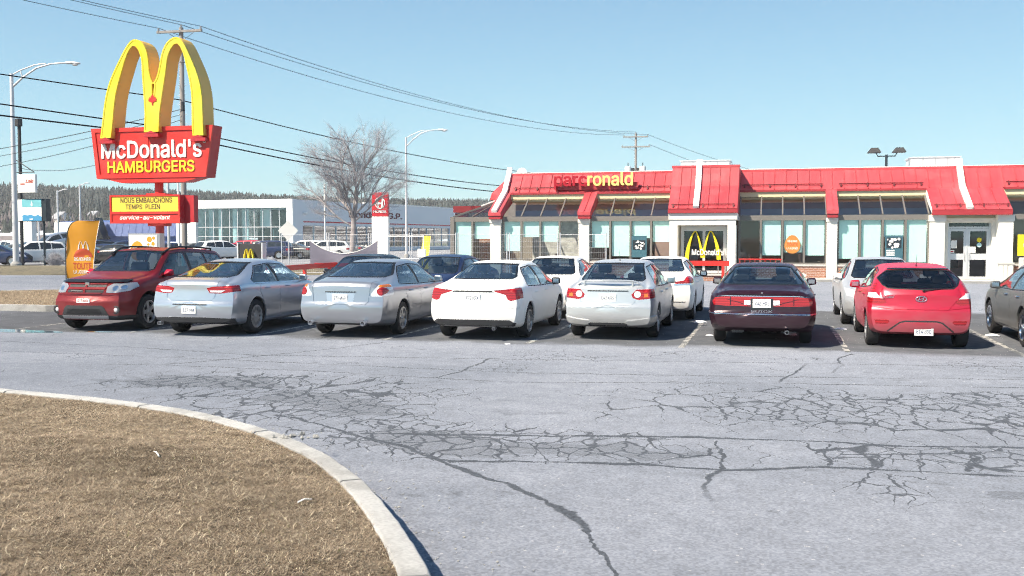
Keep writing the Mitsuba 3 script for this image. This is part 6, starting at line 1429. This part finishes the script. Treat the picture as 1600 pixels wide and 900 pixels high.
# red hatchback
def wiper(H, put, k):
    a, b = H.rear(.04, 1.005), H.rear(.36, 1.045)
    put('rear_wiper', [rod(a + [0, -.03, 0], b + [0, -.02, 0], .009, .006, 6), rod(a, a + [0, -.04, 0], .02, n=8)], 'm_black', True)
def hbadge(H, put, k):
    y = H.rear(0, .865)[1] - .012
    t = np.linspace(0, 2 * math.pi, 33)
    ov = tube([(.085 * math.cos(a), y, .865 + .045 * math.sin(a)) for a in t], .008, 8, False)
    hh = [tube([(-.04, y, .835), (-.025, y, .895)], .008, 6), tube([(.025, y, .835), (.04, y, .895)], .008, 6), tube([(-.034, y, .858), (.034, y, .872)], .007, 6)]
    put('emblem', [ov] + hh, 'm_chrome', True)
    put('boot_lettering', moved(text('ACCENT', .038, .004, .2), tr(-.62, H.rear(-.5, .89)[1] - .012, .875)), 'm_chrome')
ACC = sedan(4.115, 1.45, 1.70, (.70, 3.27), .31, paint='m_car_red', rim='spoke', spokes=5, cat='car',
    top=[(0, .90), (.02, .97), (.07, 1.02), (.16, 1.10), (.44, 1.335), (.50, 1.375), (.62, 1.398), (1.1, 1.44), (1.7, 1.45), (2.25, 1.41), (3.12, 1.02), (3.3, .985), (3.85, .85), (4.0, .78), (4.115, .6)],
    belt=[(0, .90), (.6, 1.02), (1.6, .97), (3.1, .92), (4.115, .66)],
    w=[(0, .775), (.10, .825), (.35, .846), (1.2, .85), (3.4, .847), (3.8, .79), (4.115, .62)],
    wr=[(0, .62), (.07, .64), (.16, .63), (.44, .555), (.62, .545), (1.5, .55), (2.25, .56), (3.1, .63), (3.8, .60), (4.115, .5)],
    rear=[(.2, .12), (.3, .05), (.40, .01), (.52, 0), (.66, .005), (.74, .04), (.9, .055), (1.0, .03), (1.2, 0)], crear=.13,
    rw=[(0, 1.03), (.52, 1.045), (.60, 1.10), (.66, 1.20), (.60, 1.275), (.50, 1.33), (0, 1.35)], rw_y=(-.1, .56), ws_y=(1.95, 3.3), cab=(.32, 3.0),
    side=dlo(.52, 1.0, 1.55, 2.2, 2.95, 1.06, .96, 1.345, ztr=1.30), gside=doors(.86, 1.56, 2.68, .27, .97), bench=.75, seats=(1.75,), handles=(1.02, 1.92), handle_z=.90, mirror=(2.66, 1.0), hr=.16,
    grear=[[(-.60, 1.03), (-.66, .94), (-.44, .68), (.44, .68), (.66, .94), (.60, 1.03)], [(-.8, .72), (-.44, .68)], [(.8, .72), (.44, .68)]], grear_y=.5, rearglass='m_tint',
    plates=[(.05, .315, 'E14 JBC', 'rear')], extra=[antenna(.75, .07, .2), wiper, hbadge],
    patches=[('tail_lamp', 'rear', lp((.86, 1.14), (.88, .78), (.63, .76), (.55, .80), (.60, .87), (.70, .93), (.72, 1.02), (.68, 1.12)), (-.3, .42), 'm_redlens'),
             ('indicator_lamp', 'rear', lp((.85, .955), (.85, .875), (.60, .865), (.70, .935), (.715, .965)), (-.3, .4), 'm_clearlens', .007),
             ('fog_lamp', 'rear', lp((.74, .50), (.72, .43), (.54, .43), (.50, .47), (.52, .50)), (-.3, .3), 'm_redlens', .005),
             ('bumper_shadow', 'rear', unary_union([band([(-.53, .30), (-.34, .46), (-.25, .485), (.25, .485), (.34, .46), (.53, .30)], .012)]), (-.3, .3), 'm_trim', .003, 'one'),
             ('roof_spoiler_lip', 'rear', poly([(-.50, 1.362), (-.50, 1.378), (.5, 1.378), (.5, 1.362)]), (.2, .62), 'm_car_black', .012, 'one')])
# red crossover facing the camera
def suv_front(H, put, k):
    L = H.S['L']
    # grille with a cross of bars
    g = poly([(-.40, .80), (-.42, .98), (.42, .98), (.40, .80), (.3, .77), (-.3, .77)])
    gk = put('grille', H.patch([mext(g, L - .5, L + .3)], .004, .02), 'm_trim', 30)
    bars = unary_union([band([(-.42, .885), (.42, .885)], .022), band([(0, .77), (0, .985)], .022), band([(-.42, .975), (.42, .975)], .012), band([(-.36, .785), (.36, .785)], .014)]).intersection(g.buffer(.01))
    put('grille_bar', H.patch([mext(bars, L - .5, L + .3)], .018, .02), 'm_car_red2', 30, gk)
    h_ = H.frontp(0, .955)
    put('grille_emblem', moved(cbox(-.045, .045, -.008, .008, -.05, .05, .006), tr(0, h_[1] + .02, .955)), 'm_chrome', False, gk)
    put('grille_trim', moved(cbox(.06, .30, -.006, .006, -.012, .012, .004), tr(0, H.frontp(.18, .84)[1] + .01, .835)), 'm_chrome', False, gk)
    low = poly([(-.52, .34), (-.44, .50), (-.38, .54), (.38, .54), (.44, .50), (.52, .34)])
    lk = put('lower_grille', H.patch([mext(low, L - .5, L + .3)], .012, .02), 'm_trim', 30)
    put('lower_grille_opening', H.patch([mext(poly([(-.40, .36), (-.36, .47), (.36, .47), (.40, .36)]), L - .5, L + .3)], .015, .02), 'm_black', 30, lk)
    put('skid_plate', H.patch([mext(poly([(-.50, .265), (-.52, .335), (.52, .335), (.50, .265)]), L - .5, L + .3)], .02, .02), 'm_steel', 30)
    put('bonnet_deflector', H.patch([mext(poly([(-.74, 1.005), (-.76, 1.06), (.76, 1.06), (.74, 1.005)]), L - .6, L + .3)], .030, .01), 'm_car_black', 30)
    pk = put('front_plate', moved(cbox(-.15, .15, -.005, .005, -.045, .045, .004), tr(0, H.frontp(0, .64)[1] + .006, .635)), 'm_plate')
    put('plate_lettering', moved(text('OTTAWA', .05, .002, .24), tr(.12, H.frontp(0, .64)[1] + .0115, .612, math.pi)), 'm_redlens', False, pk)
    for sgn in (1, -1):
        p = H.frontp(sgn * .66, .45)
        fk = put('fog_lamp', moved(lathe([(0, -.03), (.075, -.03), (.085, .008), (.06, .012), (.055, -.005), (0, -.005)], 18, 'y'), tr(p[0], p[1], p[2])), 'm_trim', 30)
        put('fog_lens', moved(lathe([(0, 0), (.045, 0), (.03, .016), (0, .02)], 16, 'y'), tr(p[0], p[1] + .002, p[2])), 'm_clearlens', 30, fk)
    for sgn in (1, -1):
        q = [H.above(sgn * .60, y) + [0, 0, .045] for y in np.linspace(.75, 2.95, 7)]
        put('roof_rail', [tube(q, .02, 8), *[rod(H.above(sgn * .60, y) - [0, 0, .02], H.above(sgn * .60, y) + [0, 0, .045], .022, n=8) for y in (.77, 1.9, 2.93)]], 'm_black', 40)
JOU = sedan(4.89, 1.69, 1.834, (1.05, 3.94), .365, paint='m_car_red2', rim='spoke', spokes=5, steer=.0, zcab=.88, cat='car', inset=.015, arch=.43, turn=.06,
    top=[(0, 1.0), (.03, 1.12), (.10, 1.22), (.42, 1.58), (.60, 1.63), (1.5, 1.68), (2.3, 1.69), (2.75, 1.65), (3.62, 1.19), (3.78, 1.155), (4.45, 1.10), (4.72, 1.03), (4.89, .82)],
    belt=[(0, 1.0), (.6, 1.12), (2, 1.09), (3.7, 1.05), (4.89, .80)],
    w=[(0, .84), (.10, .89), (.4, .912), (1.5, .917), (4.2, .915), (4.55, .87), (4.89, .70)],
    wr=[(0, .70), (.1, .69), (.42, .64), (1.5, .655), (2.4, .66), (2.75, .66), (3.6, .72), (4.45, .70), (4.89, .58)],
    zb=[(0, .34), (.3, .28), (.8, .23), (4.1, .22), (4.6, .23), (4.89, .25)],
    front=[(.2, .12), (.3, .03), (.42, 0), (.62, 0), (.72, .05), (.9, .07), (1.05, .12)], cfront=.22,
    rw=[(0, 1.16), (.6, 1.16), (.64, 1.2), (.56, 1.54), (0, 1.56)], rw_y=(-.1, .62), ws=[(0, 1.205), (.66, 1.205), (.70, 1.235), (.565, 1.595), (0, 1.625)], ws_y=(2.45, 3.75), cab=(.3, 3.35),
    side=[('glass', [(.42, 1.20), (.62, 1.50), (1.30, 1.545), (1.28, 1.12)])] + dlo(1.34, 1.345, 2.12, 2.72, 3.42, 1.115, 1.09, 1.575, ztr=1.55),
    gside=doors(1.32, 2.13, 3.32, .32, 1.09), bench=1.3, seats=(2.3,), handles=(1.6, 2.55), handle_z=.98, mirror=(3.22, 1.15), seat_h=.58, sideglass='m_tint', mirrorb='m_car_red',
    patches=[('headlamp', 'front', lp((.46, .80), (.44, .92), (.52, .975), (.82, .995), (.90, .95), (.82, .83), (.62, .79)), (4.25, 5.3), 'm_headlamp', .004),
             ('headlamp_reflector', 'front', sg.Point(.60, .885).buffer(.05), (4.2, 5.3), 'm_chrome', .008),
             ('headlamp_reflector', 'front', sg.Point(.73, .90).buffer(.045), (4.2, 5.3), 'm_chrome', .008),
             ('tail_lamp', 'rear', lp((.94, 1.10), (.94, .95), (.45, .93), (.45, 1.05)), (-.3, .5), 'm_redlens'),
             ('bumper_valance', 'front', lp((.95, .20), (.95, .33), (.50, .33), (.50, .20)), (4.2, 5.3), 'm_trim', .006)],
    gfront=[[(-.9, .76), (-.44, .74), (.44, .74), (.9, .76)]], extra=[suv_front])
# grey sedan cut by the right edge
GRY = sedan(4.85, 1.47, 1.82, (1.08, 3.82), .335, paint='m_car_grey', rim='spoke', spokes=6, rimb='m_chrome', handleb='m_chrome', mirrorb='m_car_grey')

STALL = 18.5
build_car('crossover_car', 'dark red crossover with roof rails facing the camera, leftmost of the front row', JOU, (-13.72, 18.05 + 2.89), -1)
build_car('sedan_car', 'bright silver sedan with slim wraparound red tail lamps, beside the dark red crossover', VER, (-10.85, 17.75), 1)
build_car('sedan_car', 'dull silver sedan with twin exhaust pipes and round brake lamps', ALT, (-7.96, 18.35), 1)
build_car('sedan_car', 'white sedan with black lower bumper and black wing mirrors, rear towards the camera', W14, (-5.38, 18.4), 1)
build_car('sedan_car', 'champagne sedan with a spoiler on its boot lid and a short roof antenna', C03, (-2.97, 19.08), 1)
build_car('sedan_car', 'dark maroon sedan with a full-width red lamp band and chrome bumper strip', BUI, (-0.20, 18.7), 1)
build_car('hatchback_car', 'bright red hatchback with tinted rear window and oval boot emblem', ACC, (2.42, 18.7), 1)
build_car('sedan_car', 'dark grey sedan cut by the right picture edge, beside the red hatchback', GRY, (5.08, 18.95), 1)

# ------------------------------------------------------------------ second row, noses towards the first
def face(style):
    def fn(H, put, k):
        L, z = H.S['L'], H.S.get('fz', .62)
        gk = put('grille', H.patch([mext(poly([(-.42, z - .02), (-.5, z + .13), (.5, z + .13), (.42, z - .02)]), L - .5, L + .3)], .006, .02), 'm_trim', 30)
        put('lower_grille', H.patch([mext(poly([(-.5, .30), (-.55, .45), (.55, .45), (.5, .30)]), L - .5, L + .3)], .006, .02), 'm_black', 30)
        put('grille_bar', H.patch([mext(sg.box(-.44, z + .045, .44, z + .065), L - .5, L + .3)], .014, .02), 'm_chrome', 30, gk)
        for s in (1, -1): put('headlamp', H.patch([mext(affinity.scale(poly([(.52, z + .0), (.56, z + .15), (.84, z + .20), (.80, z + .04)]), s, 1, origin=(0, 0)), L - .75, L + .3)], .005, .02), 'm_clearlens', 30)
        put('front_plate', moved(cbox(-.15, .15, -.005, .005, -.05, .05, .004), tr(0, H.frontp(0, .5)[1] + .012, .5)), 'm_plate')
    return fn
W2 = dict(W14, plates=[], patches=[], grear=[], exhaust=[], extra=[face(0)], mirrorb='m_car_white')
yn = 22.5
build_car('sedan_car', 'white car facing the camera in the second row, between the white and the champagne sedan', W2, (-5.35, yn + 3.66), -1)
BL = dict(VER, paint='m_car_blue', plates=[], patches=[], grear=[], exhaust=[], extra=[face(0)], turn=0, handleb='m_car_blue', seatb='m_seatbeige')
build_car('sedan_car', 'dark blue car facing the camera in the second row, left of the white car', BL, (-8.35, yn + 3.64), -1)
DK = dict(C03, paint='m_car_black', plates=[], patches=[], grear=[], exhaust=[], extra=[face(0)])
build_car('sedan_car', 'dark car of the second row, only its roof showing above the twin-exhaust silver sedan', DK, (-10.55, yn + 3.54), -1)
LG = dict(ALT, paint='m_car_ltgrey', plates=[], patches=[], grear=[], exhaust=[], extra=[face(0)], turn=0, mirrorb='m_car_white', handleb='m_car_ltgrey')
build_car('sedan_car', 'light grey sedan facing the camera in the second row, behind the red hatchback', LG, (2.32, 22.2 + 3.72), -1)
def civic_extra(H, put, k): pass
CV = dict(W14, axles=(.95, 3.62), plates=[], exhaust=[], grear=[[(-.56, 1.06), (-.5, .72), (.5, .72), (.56, 1.06)]], extra=[], mirrorb='m_car_black',
    patches=[('tail_lamp', 'rear', lp((.93, 1.06), (.93, .88), (.50, .86), (.46, .90), (.68, .94), (.74, 1.05)), (-.3, .5), 'm_redlens'), ('lamp_chrome', 'rear', lp((.92, .876), (.92, .84), (.45, .82), (.45, .856)), (-.3, .5), 'm_chrome', .006),
             ('bumper_slot', 'rear', lp((.45, .44), (.45, .455), (.72, .455), (.72, .44)), (-.3, .4), 'm_trim', .006)])
build_car('sedan_car', 'white sedan with its tail to the camera in the second row, behind the champagne sedan', CV, (-2.66, 23.6), 1)

# ------------------------------------------------------------------ cars on the dealer's lot, a lighter build shared by copies
for nm, c in (('white', 'm_car_white'), ('silver', 'm_car_silver'), ('dark', 'm_car_black'), ('blue', 'm_car_blue'), ('red', 'm_car_red'), ('grey', 'm_car_grey'), ('pale', 'm_car_ltgrey')): pass
P('m_farglass', (.025, .032, .04), .08, spec=.7)
def far_set(S, lift=None):
    H = Hull(S); L, R = S['L'], S['R']; ya, yb = S['axles']; h = max(v for _, v in S['w'])
    ar = [m3.Manifold.cylinder(.5, R + .05, R + .05, 24).rotate([0, 90, 0]).translate([s * h - (.25 if s > 0 else .25), y, R]) for y in (ya, yb) for s in (1, -1)]
    body = H.off(0.0) - m3.Manifold.batch_boolean(ar, m3.OpType.Add)
    gl = [H.patch([mext(sym(S['rw']), *S['rw_y'])], .004, .01), H.patch([mext(sym(S['ws']), *S['ws_y'])], .004, .01)] + [H.patch([mext(poly(p), -2, 2, 'yz')], .004, .01) for kd, p in S['side'] if kd == 'glass']
    ty, rim, _ = wheel_meshes(R, .2, 5)
    ty = lathe([(R * .62, -.1), (R, -.09), (R, .09), (R * .62, .1)], 20, 'x'); rimd = lathe([(0, .05), (R * .3, .07), (R * .62, .08), (R * .62, .1), (0, .085)], 16, 'x')
    s = {'body': mikit.ply(mesh_of(body), None, 35), 'rear_window': mikit.ply(mesh_of(gl[0]), None, 35), 'windshield': mikit.ply(mesh_of(gl[1]), None, 35), }
    for gi, q in enumerate(gl[2:]):
        for sd in (0, 1): s['side_window' + (f'_{gi * 2 + sd:03d}' if gi + sd else '')] = mikit.ply(mesh_of(q ^ mf(box(.3, 2, -1, 9, 0, 3) if sd else box(-2, -.3, -1, 9, 0, 3))), None, 35)
    z = S.get('fz', .62)
    for sfx, sx in (('', 1), ('_001', -1)):
        bx_ = lambda a, b, c, d: sg.box(min(a * sx, c * sx), b, max(a * sx, c * sx), d)
        s['tail_lamp' + sfx] = mikit.ply(mesh_of(H.patch([mext(bx_(.52, .80, 1, .97), -.3, .4)], .006, .02)), None, 30)
        s['headlamp' + sfx] = mikit.ply(mesh_of(H.patch([mext(bx_(.50, z, 1, z + .17), L - .6, L + .3)], .006, .02)), None, 30)
    s['grille'] = mikit.ply(mesh_of(H.patch([mext(sg.box(-.45, z - .2, .45, z + .12), L - .6, L + .3)], .006, .02)), None, 30)
    wheels = [(sg_ * (h - .12), y, R, sg_) for y in (ya, yb) for sg_ in (1, -1)]
    s['_w'] = (mikit.ply(ty, None, 40), mikit.ply(rimd, None, 30), wheels, ya, yb)
    return s
FS = {'sedan': far_set(W14), 'suv': far_set(dict(JOU, fz=.80)), 'hatch': far_set(ACC)}
FM = {'rear_window': 'm_farglass', 'windshield': 'm_farglass', 'side_window': 'm_farglass', 'tail_lamp': 'm_redlens', 'headlamp': 'm_clearlens', 'grille': 'm_black'}
def ref(b): return {'type': 'ref', 'id': b}
def far_car(kind, b, x, y, rz, label, group=None, pitch=0, z=0.0, cat='car'):
    k = thing('parked_car', label, cat, group); s = FS[kind]
    M = T().translate([x, y, z]).rotate([0, 0, 1], math.degrees(rz)).rotate([1, 0, 0], pitch).translate([0, -(s['_w'][3] + s['_w'][4]) / 2, 0])
    for nm, d_ in s.items():
        if nm[0] != '_': scene[f'{k}__{nm}'] = {**d_, 'bsdf': ref(FM.get(nm.rstrip('0123456789_'), b)), 'to_world': M}
    ty, rim, ws, _, _ = s['_w']
    for (wx, wy, wz, sg_) in ws:
        w = numbered(f'{k}__wheel'); Mw = M @ T().translate([wx, wy, wz]).rotate([0, 0, 1], 0 if sg_ > 0 else 180)
        scene[f'{w}__tyre'] = {**ty, 'bsdf': ref('m_rubber'), 'to_world': Mw}; scene[f'{w}__rim'] = {**rim, 'bsdf': ref('m_alloy'), 'to_world': Mw}
    return k
PI = math.pi
def G(px, z_):   # bearing (in camera-axis units) and depth -> ground point
    t = (px - 800) / FPX; return (-math.sin(yaw) + t * math.cos(yaw)) * z_, (math.cos(yaw) + t * math.sin(yaw)) * z_
lot = [
 ('sedan', 'm_car_blue', -6, 69, -1.2, 'bluish grey car cut by the left picture edge at the far lot'),
 ('suv', 'm_car_white', 48, 71, 2.6, 'white four-wheel-drive behind the bare shrub at the far lot'),
 ('suv', 'm_car_white', 12, 88, 1.2, 'white van-like car at the far lot near the left picture edge'),
 ('hatch', 'm_car_pale', 66, 84, 2.9, 'pale car partly hidden behind the white four-wheel-drive'),
 ('sedan', 'm_car_black', 118, 74, 1.9, 'dark car just left of the orange feather flag, beneath the ramp'),
 ('sedan', 'm_car_blue', 163, 78, 1.75, 'dark blue car immediately right of the orange feather flag'),
 ('suv', 'm_car_blue', 190, 82, 2.2, 'blue car parked right of the feather flag, second from it'),
 ('sedan', 'm_car_ltgrey', 203, 88, 2.4, 'light grey car left of the poster cabinet'),
 ('sedan', 'm_car_black', 182, 74, 1.65, 'dark car in the front line between feather flag and poster cabinet'),
 ('hatch', 'm_car_silver', 172, 96, 2.9, 'silver hatchback in the rear line behind the blue cars'),
 ('sedan', 'm_car_white', 205, 104, 2.8, 'white sedan far back between feather flag and pole sign'),
 ('sedan', 'm_car_blue', 262, 96, 2.5, 'dark blue sedan behind the wooden utility pole'),
 ('sedan', 'm_car_white', 282, 112, 2.6, 'white sedan far back behind the utility pole'),
 ('sedan', 'm_car_grey', 306, 95, 2.1, 'dark grey sedan right of the utility pole'),
 ('suv', 'm_car_white', 347, 88, -.45, 'white crossover with its tail to the camera before the glazed dealership'),
 ('hatch', 'm_car_red', 372, 92, -.6, 'red hatchback behind the small order post'),
 ('suv', 'm_car_red', 402, 104, -1.4, 'red crossover farther back, right of the small yellow arches'),
 ('suv', 'm_car_grey', 432, 96, -1.4, 'grey crossover before the right part of the dealership glazing'),
 ('sedan', 'm_car_white', 333, 108, 2.5, 'white sedan before the left part of the dealership glazing'),
 ('suv', 'm_car_white', 473, 96, 1.9, 'white crossover parked along the shaded dealership side, left one'),
 ('suv', 'm_car_silver', 492, 99, 2.4, 'silver crossover between the two white ones beside the dealership'),
 ('suv', 'm_car_white', 506, 94, 2.0, 'white crossover by the banded pole beside the dealership'),
 ('sedan', 'm_car_grey', 535, 102, 1.7, 'dark grey sedan behind the bare tree trunk'),
 ('sedan', 'm_car_black', 572, 112, 1.6, 'black sedan left of the red-topped pylon beside the dealership'),
 ('sedan', 'm_car_grey', 25, 78, 2.5, 'grey sedan left of the white four-wheel-drive at the far lot'),
 ('suv', 'm_car_black', 138, 84, 2.6, 'black crossover hidden partly by the orange feather flag'),
 ('sedan', 'm_car_silver', 196, 94, 2.2, 'silver sedan in the second line right of the feather flag'),
 ('hatch', 'm_car_blue', 178, 106, 2.4, 'blue hatchback in the rearmost line right of the feather flag'),
 ('sedan', 'm_car_white', 268, 118, 2.5, 'white sedan in the rearmost line behind the poster cabinet'),
 ('suv', 'm_car_blue', 415, 90, 1.8, 'blue crossover beside the diamond sign before the dealership'),
 ('sedan', 'm_car_grey', 452, 92, 1.7, 'grey sedan right behind the diamond sign post'),
]
for kd, b, px, z_, rz, lab in lot:
    b = {'m_car_pale': 'm_car_ltgrey'}.get(b, b)
    x, y = G(px, z_); far_car(kd, b, x, y, rz, lab)
x, y = G(90, 80)
far_car('sedan', 'm_car_silver', x, y, 2.65, 'silver sports sedan tilted nose-down on a black display ramp', None, -13, .85)
k = thing('display_ramp', 'black steel display ramp carrying the tilted silver sedan', 'ramp')
Mr = tr(x, y, 0, 2.65)
part(k, 'deck', [moved(ext(poly([(-2.2, 1.15), (2.2, .08), (2.2, -.04), (-2.2, 1.05)]), s - .25, s + .25, 'yz'), Mr) for s in (-.65, .65)], 'm_posterdark')
for yy, h_ in ((1.7, .15), (-1.9, 1.02)): part(k, 'leg', [moved(box(s - .08, s + .08, yy - .08, yy + .08, -.05, h_), Mr) for s in (-.65, .65)], 'm_posterdark')
